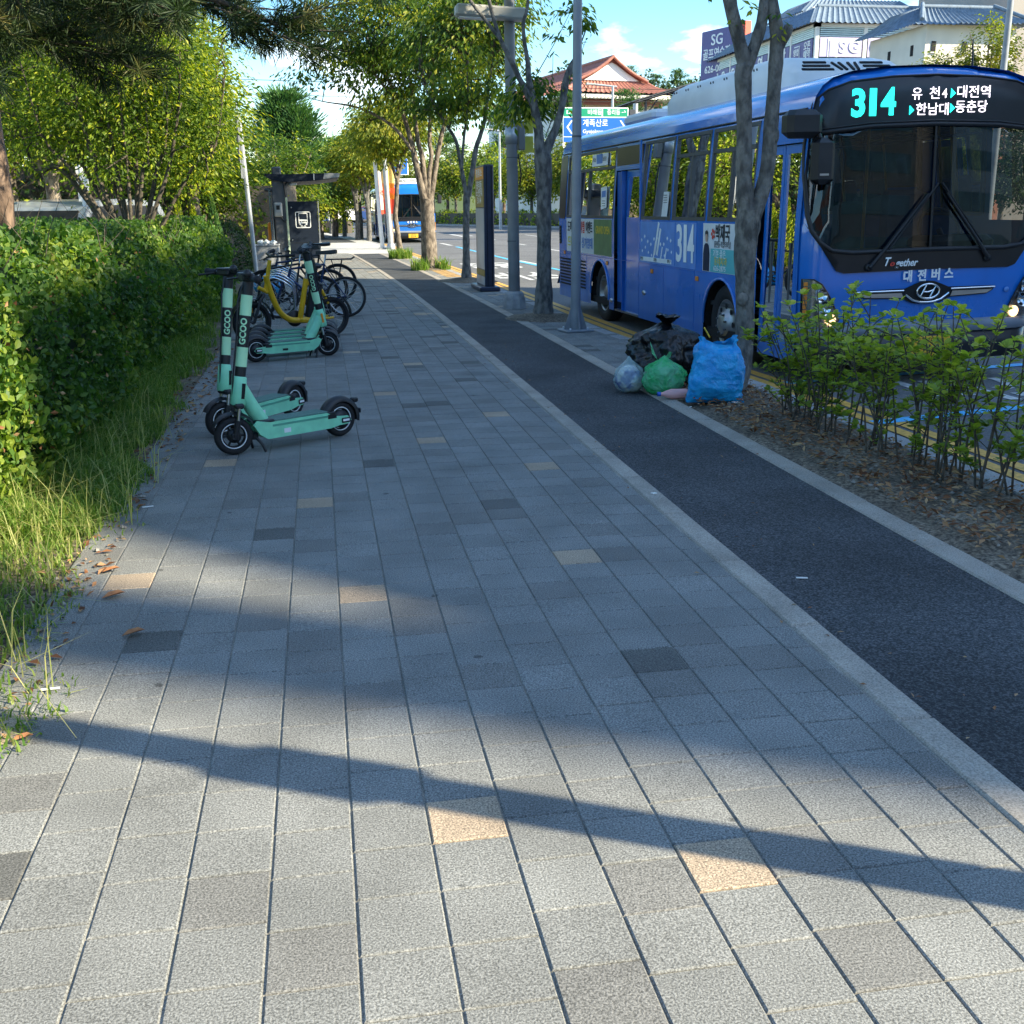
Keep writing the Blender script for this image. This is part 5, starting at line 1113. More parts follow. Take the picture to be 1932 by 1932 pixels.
for a in range(4): t = a * math.pi / 2; g.prism([Vector((math.cos(t) * .05, math.sin(t) * .05, .03)) + Vector((-math.sin(t), math.cos(t), 0)) * .006, Vector((math.cos(t) * .16, math.sin(t) * .15, .03)) + Vector((-math.sin(t), math.cos(t), 0)) * .006, Vector((math.cos(t) * .05, math.sin(t) * .05, .36)) + Vector((-math.sin(t), math.cos(t), 0)) * .006], Vector((math.sin(t), -math.cos(t), 0)) * .012, 'pole_grey')
for a in range(4):
    t = math.pi / 4 + a * math.pi / 2; g.lathe([(.014, .03), (.014, .055), (.0001, .055)], 'steel', 6, Matrix.Translation((.17 * math.cos(t), .16 * math.sin(t), 0)))
g.build('foot', root)
g = MB(); g.tube([(0, 0, .02), (0, 0, 2.42), (0, 0, 6.5)], [.064, .058, .05], 'pole_grey', 18); g.lathe([(.0595, -.012), (.061, 0), (.0595, .012)], 'dark_steel', 18, Matrix.Translation((0, 0, 2.40))); g.lathe([(.068, .02), (.085, .10), (.070, .22), (.062, .40)], 'pole_grey', 16); g.build('shaft', root)
root = thing('information_totem', 'dark upright bus stop totem with gold and silver printed face', 'totem', (3.22, 20.9, 0))
g = MB(); g.box((0, .55, .045), (.40, 1.32, .09), 'totem_navy', bev=.02); g.build('foot', root)
g = MB(); g.box((.01, .55, 1.21), (.19, 1.10, 2.26), 'totem_navy', bev=.012); g.box((.06, -.006, 1.21), (.012, .012, 2.2), 'slot_black'); g.box((-.03, -.006, 1.21), (.012, .012, 2.2), 'slot_black'); g.build('body', root)
g = MB(); g.box((-.089, .55, 2.19), (.012, 1.06, .22), 'orange_plastic'); g.box((-.088, .55, 1.82), (.011, 1.06, .50), 'totem_gold'); g.box((-.088, .55, .98), (.011, 1.06, 1.14), 'totem_silver'); g.box((-.088, .55, .335), (.011, 1.06, .11), 'totem_gold'); g.box((-.088, .55, .19), (.011, 1.06, .16), 'totem_silver')
for k, (t, z, w) in enumerate((('정류소', 2.19, .8), ('중리동', 1.97, .7), ('노선안내', 1.83, .8), ('314', 1.69, .5))): g.text(t, .16, basis((-.096, .55, z), (0, -1, 0), (0, 0, 1)), 'sign_white', .001, .002, width=w)
g.build('face_panel', root)
root = thing('utility_pole', 'white pole with stained foot beside the driveway', 'pole', (2.53, 44.5, 0))
g = MB(); g.tube([(0, 0, 0), (-.10, 0, 2.), (-.26, 0, 5.2)], [.085, .078, .06], 'bus_white', 12); g.box((0, 0, .03), (.3, .3, .06), 'box_concrete'); g.build('shaft', root)
root = thing('utility_pole', 'pale grey pole carrying a red and yellow banner', 'pole', (2.86, 44.3, 0))
g = MB(); g.tube([(0, 0, 0), (-.08, 0, 2.), (-.22, 0, 5.6)], [.11, .10, .085], 'galvanised', 14); g.lathe([(.17, 0), (.16, .16), (.12, .22)], 'galvanised', 12); g.build('shaft', root)
def banner(label, x0, x1, y, z0, z1, bands):
    root = thing('banner', label, 'banner', (x0, y, 0))
    n = 10
    for (a, b, m) in bands:
        g = MB(); vs = []; fs = []
        for s in (0, .012):
            for i in range(n + 1):
                for z in (z0 + (z1 - z0) * a, z0 + (z1 - z0) * b): vs.append(((x1 - x0) * i / n, .04 * math.sin(i * .9 + z) + s, z))
        k = (n + 1) * 2
        for i in range(n): fs += [(2 * i, 2 * i + 2, 2 * i + 3, 2 * i + 1), (k + 2 * i, k + 2 * i + 1, k + 2 * i + 3, k + 2 * i + 2)]
        g.add(vs, fs, m, True); g.build('cloth', root)
    g = MB()
    for z in (z0, z1): g.tube([(-.04, 0, z), (x1 - x0 + .03, 0, z)], .014, 'alloy', 6)
    g.build('rod', root); return root
banner('pale pink and white banner hanging from the white pole', 2.38, 2.82, 44.6, 1.35, 3.0, [(0, .1, 'banner_red'), (.1, 1, 'banner_pink')])
b_ = banner('red and yellow banner hanging from the grey pole', 2.62, 3.10, 44.6, 1.35, 3.25, [(0, .30, 'banner_red'), (.30, .62, 'orange_plastic'), (.62, 1, 'banner_yellow')])
g = MB(); g.text('축제', .30, basis((.24, -.06, 2.2), (1, 0, 0), (0, 0, 1)), 'banner_red', .004, .004); g.build('print', b_)
# leaning sign pole at the hedge end
root = thing('sign_pole', 'leaning steel sign pole at the hedge end, its plate seen edge on', 'sign pole', (-1.33, 24.0, 0))
g = MB(); g.tube([(0, 0, 0), (-.06, 0, 1.6), (-.135, 0, 3.4)], [.048, .048, .046], 'galvanised', 14); g.build('shaft', root)
g = MB(); g.box((-.18, .10, 3.0), (.035, .50, .95), 'dark_steel', bev=.008); g.prism([(-.165, -.15, 2.2), (-.165, .35, 2.2), (-.165, .35, 3.5), (-.165, -.1, 3.72), (-.165, -.15, 3.5)], (.012, 0, 0), 'galvanised'); g.build('sign_plate', root)
# grey concrete cabinet with litter on top
root = thing('utility_cabinet', 'grey concrete utility cabinet with litter on its top', 'cabinet', (-1.25, 27.2, 0))
g = MB(); g.box((0, .3, .365), (.60, .62, .73), 'box_concrete', bev=.02); g.box((0, .3, .735), (.64, .66, .03), 'box_concrete', bev=.01); g.build('body', root)
g = MB(); g.box((.302, .3, .36), (.008, .5, .58), 'pole_grey', bev=.003); g.build('door', root)
for k, (dx, m, lb) in enumerate(((-.12, 'paper', 'crumpled white paper on the cabinet, its left heap'), (.02, 'bus_white', 'crumpled white plastic on the cabinet, middle heap'), (.17, 'paper', 'white cup lying on the cabinet, right of the heaps'))):
    bm = bmesh.new(); bmesh.ops.create_icosphere(bm, subdivisions=2, radius=.085)
    for v in bm.verts: v.co *= 1 + .5 * mnoise.noise(v.co * 18 + Vector((k, 0, 0))); v.co.z *= .75
    me = bpy.data.meshes.new('litter'); bm.to_mesh(me); bm.free(); me.materials.append(M[m]); o = bpy.data.objects.new('litter', me); COL.objects.link(o); o.location = (-1.25 + dx, 27.3, .80); tag(o, lb, 'litter')
o = bag('carrier_bag', 'light blue and white carrier bag among the parked bicycles', (-.98, 21.3, 0), .26, .22, .24, 'bag_blue', 2.2, (.5, .7, .15), None, amp=.2, sub=4); o['category'] = 'carrier bag'
# ---------------------------------------------------------------- bus shelter
root = thing('bus_shelter', 'dark bus shelter with flat canopy and a bus symbol on its end panel', 'bus shelter', (0, 33, 0))
g = MB(); g.box((-1.06, .1, 1.25), (.36, .26, 2.5), 'shelter_grey', bev=.02); g.box((-1.08, .1, 2.62), (.26, .24, .26), 'shelter_grey', bev=.03); g.build('post', root); g = MB(); g.box((-1.06, 4.0, 1.25), (.30, .26, 2.5), 'shelter_grey', bev=.02); g.build('post', root)
g = MB(); P = [(-1.42, 2.50), (-1.2, 2.38), (-.75, 2.32), (.05, 2.36), (.70, 2.44), (.72, 2.56), (.0, 2.56), (-.8, 2.54), (-1.40, 2.56)]
g.prism([(x, -.1, z) for x, z in P[::-1]], (0, 4.6, 0), 'panel_navy')
g.prism([(.24, -.112, 2.40), (.70, -.112, 2.455), (.72, -.112, 2.56), (.28, -.112, 2.565)], (0, .01, 0), 'alloy'); g.box((-.02, -.112, 2.46), (.03, .02, .17), 'sign_white'); g.build('canopy', root)
g = MB(); S = spline([(-.92, .05, 1.9), (-.86, .05, 2.2), (-.70, .05, 2.33)], 5); g.tube([Vector(p) for p in S], .06, 'shelter_grey', 8); g.build('bracket', root)
g = MB(); g.box((0, 0, 0), (.22, .10, .07), 'lamp_head', Matrix.Translation((-.62, -.03, 2.26)) @ Matrix.Rotation(rad(-8), 4, 'Y'), bev=.02); g.build('canopy_light', root)
g = MB(); g.box((-1.09, -.08, 1.56), (.24, .14, .40), 'lamp_head', bev=.03); g.box((-1.09, -.155, 1.60), (.16, .012, .24), 'galvanised', bev=.004); g.box((-1.09, -.163, 1.62), (.10, .006, .12), 'apron_black'); g.build('meter_box', root)
g = MB(); S = spline([(-.98, -.06, 2.36), (-.90, -.06, 2.3), (-.865, -.05, 1.9), (-.85, -.06, 1.4), (-.90, -.07, 1.22), (-.99, -.06, 1.30), (-1.02, -.06, 1.38)], 5); g.tube([Vector(p) for p in S], .022, 'black_plastic', 7); g.tube([(-1.2, -.05, 1.3), (-1.2, -.05, .3)], .025, 'black_plastic', 7); g.tube([(-1.45, .05, 2.12), (-1.15, .05, 2.1)], .05, 'shelter_grey', 8); g.build('conduit', root)
g = MB(); g.box((-.845, -.06, .95), (.055, .06, 1.9), 'pale_green_paint', bev=.008); g.build('side_strip', root)
pn = MB(); pn.box((-.40, .05, .98), (.86, .12, 1.62), 'panel_navy', bev=.008); pn.box((-.40, -.012, .62), (.84, .006, .01), 'slot_black'); pn.box((.055, .05, .95), (.03, .14, 1.7), 'pole_grey', bev=.004)
for x, z in ((-.72, 1.62), (-.74, .70), (-.28, .58)): pn.ball((x, -.012, z), .022, 'steel', 8, 5)
pn = pn.build('end_panel', root)
g = MB(); y = -.014
def fr(x0, z0, x1, z1, r, t, m='sign_white'):
    o = rrect(x0, z0, x1, z1, r); n = len(o); c = ((x0 + x1) / 2, (z0 + z1) / 2); ii = rrect(x0 + t, z0 + t, x1 - t, z1 - t, max(.004, r - t))
    g.add([(a, y, b) for a, b in o] + [(a, y, b) for a, b in ii], [(i, (i + 1) % n, n + (i + 1) % n, n + i) for i in range(n)], m)
cx, cz = -.40, 1.27
fr(cx - .22, cz - .23, cx + .22, cz + .23, .05, .022); fr(cx - .13, cz - .09, cx + .13, cz + .19, .03, .018)
g.add([(cx - .13, y - .001, cz - .10), (cx + .13, y - .001, cz - .10), (cx + .13, y - .001, cz + .01), (cx - .13, y - .001, cz + .01)], [(0, 1, 2, 3)], 'sign_white')
for s in (1, -1): g.lathe([(.0001, 0), (.02, 0)], 'panel_navy', 10, basis((cx + s * .085, y - .003, cz - .05), (1, 0, 0), (0, 0, 1))); g.box((cx + s * .09, y, cz - .12), (.045, .004, .05), 'sign_white')
g.box((cx, y, cz - .045), (.09, .004, .02), 'panel_navy'); g.text('BUS', .085, basis((cx, y, cz - .178), (1, 0, 0), (0, 0, 1)), 'sign_white', .002, .002, width=.15); g.build('bus_symbol', pn)
g = MB(); g.box((-.5, 3.0, .46), (.4, 2.0, .06), 'brick_red'); g.box((-.5, 2.2, .22), (.3, .08, .44), 'shelter_grey'); g.box((-.5, 3.8, .22), (.3, .08, .44), 'shelter_grey'); g.build('bench', root)
g = MB(); g.box((-1.30, .85, 1.15), (.02, 3.0, 1.9), 'facade_glass'); g.build('back_screen', root)
root = thing('call_post', 'yellow orange call post behind the shelter', 'call post', (-1.52, 37.5, 0)); g = MB(); g.box((0, 0, .58), (.20, .2, 1.16), 'orange_plastic', bev=.03); g.box((.03, -.105, .95), (.06, .01, .16), 'dark_steel'); g.build('body', root)
g = MB(); g.box((0, 0, .03), (.3, .3, .06), 'box_concrete', bev=.01); g.build('foot', root)
# ---------------------------------------------------------------- direction sign over the road
root = thing('direction_sign', 'blue and green direction sign on a bracket arm above the road', 'road sign', (16.85, 58, ZR))
g = MB(); g.tube([(0, 0, 0), (0, 0, 6.9)], [.17, .13], 'galvanised', 16); g.build('post', root)
g = MB(); g.tube([(.4, 0, 6.42), (-4.4, .35, 6.42)], .075, 'galvanised', 10); g.tube([(0, 0, 5.9), (-3.8, .3, 6.38)], .045, 'galvanised', 8)
g.box((-.2, 0, 6.42), (.34, .3, .36), 'dark_steel', bev=.03); g.build('arm', root)
g = MB(); x0, x1 = -3.95, -.42; y = -.1; g.box(((x0 + x1) / 2, y, 5.83), (x1 - x0, .05, 1.72), 'sign_white', bev=.02); g.build('board', root); y -= .028
g = MB(); xm = x0 + (x1 - x0) * .60; e = .05
g.box(((x0 + xm) / 2 + .01, y, 6.44), (xm - x0 - .09, .006, .40), 'sign_green'); g.box(((x1 + xm) / 2, y, 6.44), (x1 - xm - .09, .006, .40), 'sign_green')
g.box(((x0 + x1) / 2, y, 5.72), (x1 - x0 - .1, .006, .92), 'sign_blue'); g.box(((x0 + x1) / 2, y, 5.10), (x1 - x0 - .1, .006, .24), 'sign_blue'); y -= .005
T = lambda t, s, x, z, w=None: g.text(t, s, basis((x, y, z), (1, 0, 0), (0, 0, 1)), 'sign_white', .002, .004, width=w)
T('비래동', .30, -2.25, 6.44, .74); T('Daeju', .26, -3.35, 6.44, .8); T('중리동', .30, -1.22, 6.44, .7); T('→', .34, -.66, 6.44, .26)
T('계족산로', .40, -2.2, 5.90, 1.35); T('Gyejoksan-ro', .26, -2.15, 5.50, 1.45); T('150m', .22, -2.1, 5.10, .5)
for s, xx in ((1, -3.55), (-1, -.75)): g.prism([(xx + s * .14, y, 6.05), (xx - s * .10, y, 5.72), (xx + s * .14, y, 5.38), (xx + s * .05, y, 5.38), (xx - s * .20, y, 5.72), (xx + s * .05, y, 6.05)][::s], (0, -.002, 0), 'sign_white')
g.build('legend', root)
def lampmast(label, x, y, h, L, top):
    r = thing('street_light', label, 'street light', (x, y, 0)); g = MB(); g.tube([(0, 0, 0), (0, 0, h)], [.12, .07], 'galvanised', 10); g.build('mast', r)
    g = MB(); g.tube([(.25, 0, h - .05), (-L, 0, h + .1)], [.05, .07], 'galvanised', 8); g.box((-L + .25, 0, h + .07), (.6, .2, .1), 'lamp_head', bev=.03); g.build('arm', r); return r
lampmast('thin street light with long arm in front of the red tiled roof', 17.75, 66, 8.45, 1.6, 0); lampmast('small distant street light left of the lamp post', 13.2, 80, 6.85, 1.0, 0)
root = thing('utility_pole', 'tall plain grey pole beyond the bus at the right edge', 'pole', (29.4, 45, -.1)); g = MB(); g.tube([(0, 0, 0), (-.02, 0, 12)], [.17, .12], 'pole_grey', 14); g.build('shaft', root); g = MB(); g.lathe([(.3, 0), (.28, .2), (.18, .3)], 'box_concrete', 10); g.build('foot', root)
root = thing('direction_sign', 'small blue sign on an arm above the distant bus', 'road sign', (3.6, 60, ZR)); g = MB(); g.tube([(0, 0, 0), (0, 0, 5.0)], .09, 'galvanised', 10); g.tube([(-.1, 0, 4.75), (2.2, 0, 4.75)], .06, 'galvanised', 8); g.tube([(1.5, 0, 4.6), (2.0, 0, 4.0)], .05, 'galvanised', 6); g.build('post', root)
g = MB(); g.box((.95, -.08, 4.0), (.78, .04, 1.15), 'sign_white', bev=.03); g.box((.95, -.105, 3.86), (.70, .01, .78), 'sign_blue'); g.box((.95, -.105, 4.40), (.70, .01, .25), 'sign_green'); g.text('↑', .6, basis((.95, -.113, 3.86), (1, 0, 0), (0, 0, 1)), 'sign_white', .001, .01); g.build('board', root)
# ---------------------------------------------------------------- cars
def make_car(label, paint, van=False, group=None):
    r = thing('parked_car', label, 'car', group=group); L, W, H = (4.9, 1.9, 1.95) if van else (4.5, 1.8, 1.45)
    if van: lo = [(0, .3), (0, .75), (.12, .95), (.55, 1.08), (L - .06, 1.08), (L, .8), (L, .3)]; hi = [(.55, 1.08), (1.25, 1.80), (1.5, H - .05), (2.6, H), (L - .35, H - .04), (L - .12, 1.6), (L - .06, 1.08)]
    else: lo = [(0, .3), (0, .62), (.15, .80), (1.15, .95), (L - .75, .98), (L - .05, .92), (L, .6), (L, .3)]; hi = [(1.15, .95), (1.85, 1.38), (2.4, H), (3.1, H - .02), (3.9, 1.12), (L - .75, .98)]
    g = MB(); g.prism([(x, -W / 2, z) for x, z in lo][::-1], (0, W, 0), paint)
    n = len(hi); A = [(x, -W / 2 + .08 + .10 * (z - 1) * 1.2, z) for x, z in hi]; B = [(x, -y, z) for x, y, z in A]
    g.add(A + B, [(i, i + 1, n + i + 1, n + i) for i in range(n - 1)] + [tuple(range(n))[::-1], tuple(range(n, 2 * n))], paint); g.build('body', r)
    def shrink(k): cx = sum(p[0] for p in hi) / n; cz = 1.0 + (H - 1.0) * .5; return [(cx + (x - cx) * k, -W / 2 + .065 + .10 * (z - 1) * 1.2, cz + (z - cz) * k * .9) for x, z in hi]
    for s in (1, -1): g = MB(); P = [(x, y * s, z) for x, y, z in shrink(.86)]; g.prism(P if s > 0 else P[::-1], (0, s * .01, 0), 'car_glass' if False else 'apron_black'); g.build('side_window', r)
    for i, nm in ((0, 'windscreen'), (n - 2, 'rear_screen')):
        a, b = hi[i], hi[i + 1]; d = Vector((b[0] - a[0], 0, b[1] - a[1])); nn = Vector((-d.z, 0, d.x)).normalized() * .012; p = Vector((a[0], 0, a[1])) + d * .12; q = Vector((a[0], 0, a[1])) + d * .9; w = W / 2 - .2
        g = MB(); g.prism([p + nn + Vector((0, -w, 0)), p + nn + Vector((0, w, 0)), q + nn + Vector((0, w - .08, 0)), q + nn + Vector((0, -w + .08, 0))], nn * .4, 'apron_black'); g.build(nm, r)
    for x in (.85, L - .9):
        for s in (1, -1):
            g = MB(); mt = basis((x, s * (W / 2 - .12), .32), (1, 0, 0), (0, 0, 1)); g.lathe([(.0001, -.10), (.2, -.1), (.32, -.09), (.32, .09), (.2, .1), (.0001, .1)], 'black_rubber', 18, mt); g.lathe([(.0001, -.105), (.19, -.105), (.19, .105), (.0001, .105)], 'alloy', 14, mt); g.build('wheel', r)
    for s in (1, -1):
        g = MB(); g.box((.04, s * (W / 2 - .3), .68), (.1, .36, .14), 'lens', bev=.02); g.build('headlight', r); g = MB(); g.box((L - .03, s * (W / 2 - .2), .78), (.08, .24, .18), 'red_lens', bev=.02); g.build('tail_light', r)
    return r
CG = 'cars parked behind the hedge'
c = make_car('silver white car parked behind the many-stemmed tree, roof just over the hedge', 'car_silver', True); c.location = (-4.75, 18.4, -.02); c.rotation_euler = (0, 0, rad(76)); c.scale = (.95, .95, .92)
FG = 'cars parked far down the street'
for k, (x, y, p, v, lb) in enumerate(((-1.6, 92, 'car_blue', False, 'dark blue car parked far off beside the shelter panel'), (.4, 96, 'car_white', True, 'white van parked far off among thin trunks'), (2.6, 99, 'car_blue', False, 'blue car parked far off right of the white van'), (4.8, 103, 'car_red', False, 'red car parked far off beside a white pole'))):
    c = make_car(lb, p, v, FG); c.location = (x - 2, y, .35); c.rotation_euler = (0, 0, rad(18 + 5 * k))
g = MB(); g.tube([(0, 0, 0), (-.07, 0, 2.3)], [.06, .06], 'bus_white', 10); g.box((-.06, -.03, 2.0), (.18, .03, .55), 'bus_white'); o = g.build('sign_pole'); o.location = (-3.72, 19.5, 0); tag(o, 'short white post behind the hedge left of the many-stemmed tree', 'post')
# overhead wires
for k, (z0, z1, lb) in enumerate(((9.3, 8.8, 'upper overhead wire crossing the gap of sky'), (8.5, 8.1, 'lower overhead wire crossing the gap of sky'))):
    P = [(-30 + 75 * t, 64 + 6 * t, z0 + (z1 - z0) * t - 2.2 * t * (1 - t)) for t in [i / 20 for i in range(21)]]; g = MB(); g.tube(P, .018, 'wire', 5); tag(g.build('overhead_wire'), lb, 'wire')
# ---------------------------------------------------------------- buildings
def tiled_slope(mb, a, b, c, d, m, n=24, h=.10, sag=0.0):
    """roof plane a-b (eave) to d-c (ridge), with round ridges of tile running up it"""
    a, b, c, d = map(Vector, (a, b, c, d)); nn = (b - a).cross(d - a).normalized()
    vs = []; fs = []; rows = 5
    for j in range(rows + 1):
        t = j / rows; p = a.lerp(d, t); q = b.lerp(c, t)
        for i in range(n * 4 + 1):
            s = i / (n * 4); e = [0, h * .3, h, h * .3][i % 4]
            z = -sag * 4 * t * (1 - t)
            up = sag * 1.6 * (1 - t) * ((2 * s - 1) ** 4)
            vs.append(p.lerp(q, s) + nn * e + Vector((0, 0, z + up)))
    w = n * 4 + 1
    for j in range(rows):
        for i in range(n * 4): fs.append((j * w + i, j * w + i + 1, (j + 1) * w + i + 1, (j + 1) * w + i))
    mb.add(vs, fs, m)
# temple-like hall: hip and gable roof, gable facing the street
root = thing('tiled_hall', 'white hall with a red tiled hip-and-gable roof above the trees', 'building', (32.7, 120, 0), rad(10))
w, dp, ze, zg, zr = 6.6, 26.0, 13.3, 14.75, 17.0
g = MB(); g.box((0, dp / 2 + 1.4, 6.6), (11.0, dp - 1, 13.2), 'plaster_white'); g.build('wall', root)
g = MB(); tiled_slope(g, (-w, -.6, ze), (w, -.6, ze), (3.9, 1.6, zg), (-3.9, 1.6, zg), 'roof_red', 22, .12, .18)
tiled_slope(g, (-w, dp, ze), (-w, -.6, ze), (-3.9, 1.6, zg), (-3.9, dp, zg), 'roof_red', 30, .12, .1); tiled_slope(g, (w, -.6, ze), (w, dp, ze), (3.9, dp, zg), (3.9, 1.6, zg), 'roof_red', 30, .12, .1)
tiled_slope(g, (-4.1, dp, zg - .1), (-4.1, 1.0, zg - .1), (0, 1.0, zr), (0, dp, zr), 'roof_red', 30, .12, .25); tiled_slope(g, (4.1, 1.0, zg - .1), (4.1, dp, zg - .1), (0, dp, zr), (0, 1.0, zr), 'roof_red', 30, .12, .25)
for s in (1, -1): P = spline([(s * 4.2, .95, zg - .05), (s * 2.4, .95, zg + .75), (s * .9, .95, zr - .55), (0, .95, zr + .15)], 5); g.tube([Vector(p) for p in P], .17, 'roof_red', 8); P = spline([(s * (w + .1), -.7, ze + .45), (s * 5.4, .4, ze + .55), (s * 3.95, 1.6, zg + .1)], 4); g.tube([Vector(p) for p in P], .15, 'roof_red', 8)
g.tube([(0, .9, zr + .12), (0, dp, zr + .12)], .2, 'roof_red', 8); g.build('roof', root)
g = MB(); g.prism([(-3.75, 1.35, zg), (3.75, 1.35, zg), (2.2, 1.35, zg + .75), (.8, 1.35, zr - .65), (0, 1.35, zr - .25), (-.8, 1.35, zr - .65), (-2.2, 1.35, zg + .75)], (0, .2, 0), 'plaster_white')
for s in (1, -1): g.prism([(s * 3.9, 1.28, zg), (s * 3.3, 1.28, zg), (s * 1.9, 1.28, zg + .75), (s * .55, 1.28, zr - .65), (0, 1.28, zr - .42), (0, 1.28, zr - .05), (s * .95, 1.28, zr - .5), (s * 2.5, 1.28, zg + .75)][::s], (0, -.06, 0), 'timber_red')
g.build('gable', root)
g = MB(); g.box((0, dp / 2 - .3, ze - .25), (12.6, dp + .2, .30), 'plaster'); 
for k in range(30): g.box((-6.2 + k * .428, -.45, ze - .48), (.17, .5, .17), 'plaster_white')
g.box((0, dp / 2 + .4, ze - .85), (11.6, dp, .45), 'timber_red'); g.build('eaves', root)
# golf range building with blue tiled roof
root = thing('golf_range', 'glass fronted golf range with blue-grey tiled roof and purple signs', 'building', (34.6, 75, 0))
g = MB(); g.box((8, 10, 5), (15.9, 19.9, 10), 'facade_glass'); g.box((8, 10, 11.6), (15.6, 19.6, 3.3), 'facade_glass')
for x in (0, 3.55, 7.1, 10.6, 14.2, 15.9): g.box((x, 0, 11.5), (.26, .26, 4.0), 'plaster_white')
for y in (4, 8, 12, 16, 19.8): g.box((0, y, 11.5), (.26, .26, 4.0), 'plaster_white')
g.box((8, 0, 13.40), (16.4, .4, .22), 'plaster_white'); g.box((0, 10, 13.40), (.4, 20.4, .22), 'plaster_white'); g.build('wall', root)
g = MB()
for k in range(5): g.box((8, -.05, 12.72 + k * .13), (15.6, .10, .08), 'louvre'); g.box((-.05, 10, 12.72 + k * .13), (.10, 19.4, .10), 'louvre')
g.build('louvre', root)
g = MB(); tiled_slope(g, (-.7, -.7, 13.45), (16.7, -.7, 13.45), (15.4, 2.6, 15.0), (1.1, 2.6, 15.0), 'roof_blue', 40, .10); tiled_slope(g, (-.7, 20.7, 13.45), (-.7, -.7, 13.45), (1.1, 2.6, 15.0), (1.1, 18, 15.0), 'roof_blue', 40, .10)
g.box((8.3, 10.3, 14.5), (14.2, 15.3, .9), 'plaster'); g.tube([(1.1, 2.6, 15.05), (15.4, 2.6, 15.05)], .16, 'roof_blue', 8); g.build('roof', root)
g = MB(); tiled_slope(g, (1.4, 5.6, 15.2), (11, 5.6, 15.2), (10, 7.4, 16.3), (3, 7.4, 16.3), 'roof_blue', 24, .1); tiled_slope(g, (1.4, 13, 15.2), (1.4, 5.6, 15.2), (3, 7.4, 16.3), (3, 12, 16.3), 'roof_blue', 20, .1); g.box((6.4, 9, 15.1), (8.4, 6.4, .9), 'plaster'); g.build('upper_roof', root)
g = MB()
for x0, x1, m in ((.2, 3.3, 'pale_lilac'), (3.75, 6.9, 'pale_lilac'), (7.3, 10.4, 'pale_lilac')): g.box(((x0 + x1) / 2, -.12, 12.0), (x1 - x0, .06, 1.25), m)
g.box((1.15, -.16, 11.95), (.75, .04, 1.2), 'plaster_white'); g.box((1.15, -.19, 11.9), (.5, .04, 1.05), 'pale_lilac')
for t, x in (('S', 1.85), ('G', 2.72), ('G', 4.3)): g.text(t, 1.1, basis((x, -.17, 12.0), (1, 0, 0), (0, 0, 1)), 'sign_white', .06, .03)
for y0, y1 in ((.3, 3.8), (4.2, 7.8), (8.2, 11.8), (12.2, 15.8), (16.2, 19.6)): g.box((-.12, (y0 + y1) / 2, 11.95), (.06, y1 - y0, 1.3), 'sign_purple')
for t, y, s in (('S', 18.8, 1.1), ('G', 17.4, 1.1), ('G', 15.2, 1.1), ('O', 13.9, 1.1), ('L', 12.6, 1.1), ('F', 11.2, 1.1), ('연', 9.4, 1.1), ('습', 7.2, 1.1), ('장', 5.2, 1.1)): g.text(t, s, basis((-.17, y, 11.95), (0, -1, 0), (0, 0, 1)), 'sign_white', .06, .03)
g.box((-.17, 2.75, 11.95), (.04, .9, .9), 'sign_white'); g.box((-.2, 2.75, 11.95), (.04, .75, .75), 'sign_purple'); g.text('영업', .5, basis((-.23, 2.75, 11.95), (0, -1, 0), (0, 0, 1)), 'sign_white', .02, .01); g.text('오픈', .6, basis((-.17, 1.1, 12.2), (0, -1, 0), (0, 0, 1)), 'sign_white', .03, .01); g.text('예약', .6, basis((-.17, 1.1, 11.65), (0, -1, 0), (0, 0, 1)), 'sign_white', .03, .01)
g.build('shop_sign', root)
root = thing('annexe', 'cream plastered annexe with its own blue-grey tiled roof and slit windows', 'building', (36.9, 65, 0))
g = MB(); g.box((3.2, 3.6, 6), (6.0, 7.0, 12), 'plaster'); g.box((3.2, 3.6, 4.75), (6.1, 7.1, 9.5), 'brick_red'); g.build('wall', root)
g = MB(); tiled_slope(g, (-.6, -.7, 11.95), (6.9, -.7, 11.95), (5.6, 1.8, 13.2), (.75, 1.8, 13.2), 'roof_blue', 22, .10, .06); tiled_slope(g, (-.6, 7.9, 11.95), (-.6, -.7, 11.95), (.75, 1.8, 13.2), (.75, 5.6, 13.2), 'roof_blue', 22, .10, .06); tiled_slope(g, (6.9, -.7, 11.95), (6.9, 7.9, 11.95), (5.6, 5.6, 13.2), (5.6, 1.8, 13.2), 'roof_blue', 20, .10, .06)
g.tube([(.75, 1.8, 13.28), (5.6, 1.8, 13.28)], .14, 'roof_blue', 8); g.tube([(.75, 1.8, 13.45), (-.6, -.7, 12.15)], .12, 'roof_blue', 8); g.tube([(5.6, 1.8, 13.4), (6.9, -.7, 12.15)], .12, 'roof_blue', 8); g.build('roof', root)
for x in (.55, 2.6, 4.9): g = MB(); g.box((x + .2, .08, 10.75), (.28, .06, .62), 'slot_black'); g.box((x + .2, .06, 10.42), (.4, .1, .06), 'plaster_white'); g.build('window', root)
for y in (1.6, 4.4): g = MB(); g.box((.18, y, 10.7), (.06, .28, .62), 'slot_black'); g.build('window', root)
root = thing('billboard', 'purple golf billboard with phone number standing left of the golf range', 'billboard', (33.8, 96, 0), math.atan2(-4, 1.4))
Wd = 4.25; g = MB(); g.box((Wd / 2, 0, 14.0), (Wd, .3, 3.9), 'sign_purple', bev=.05); g.build('panel', root)
g = MB(); Rm = lambda t, s, z, w: g.text(t, s, basis((Wd / 2, -.17, z), (1, 0, 0), (0, 0, 1)), 'sign_white', .04, .015, width=w)
Rm('SG', 1.2, 15.1, 1.5); Rm('골프연습장', .95, 14.0, 3.6); Rm('626-0072', .8, 12.8, 3.0); g.build('lettering', root)
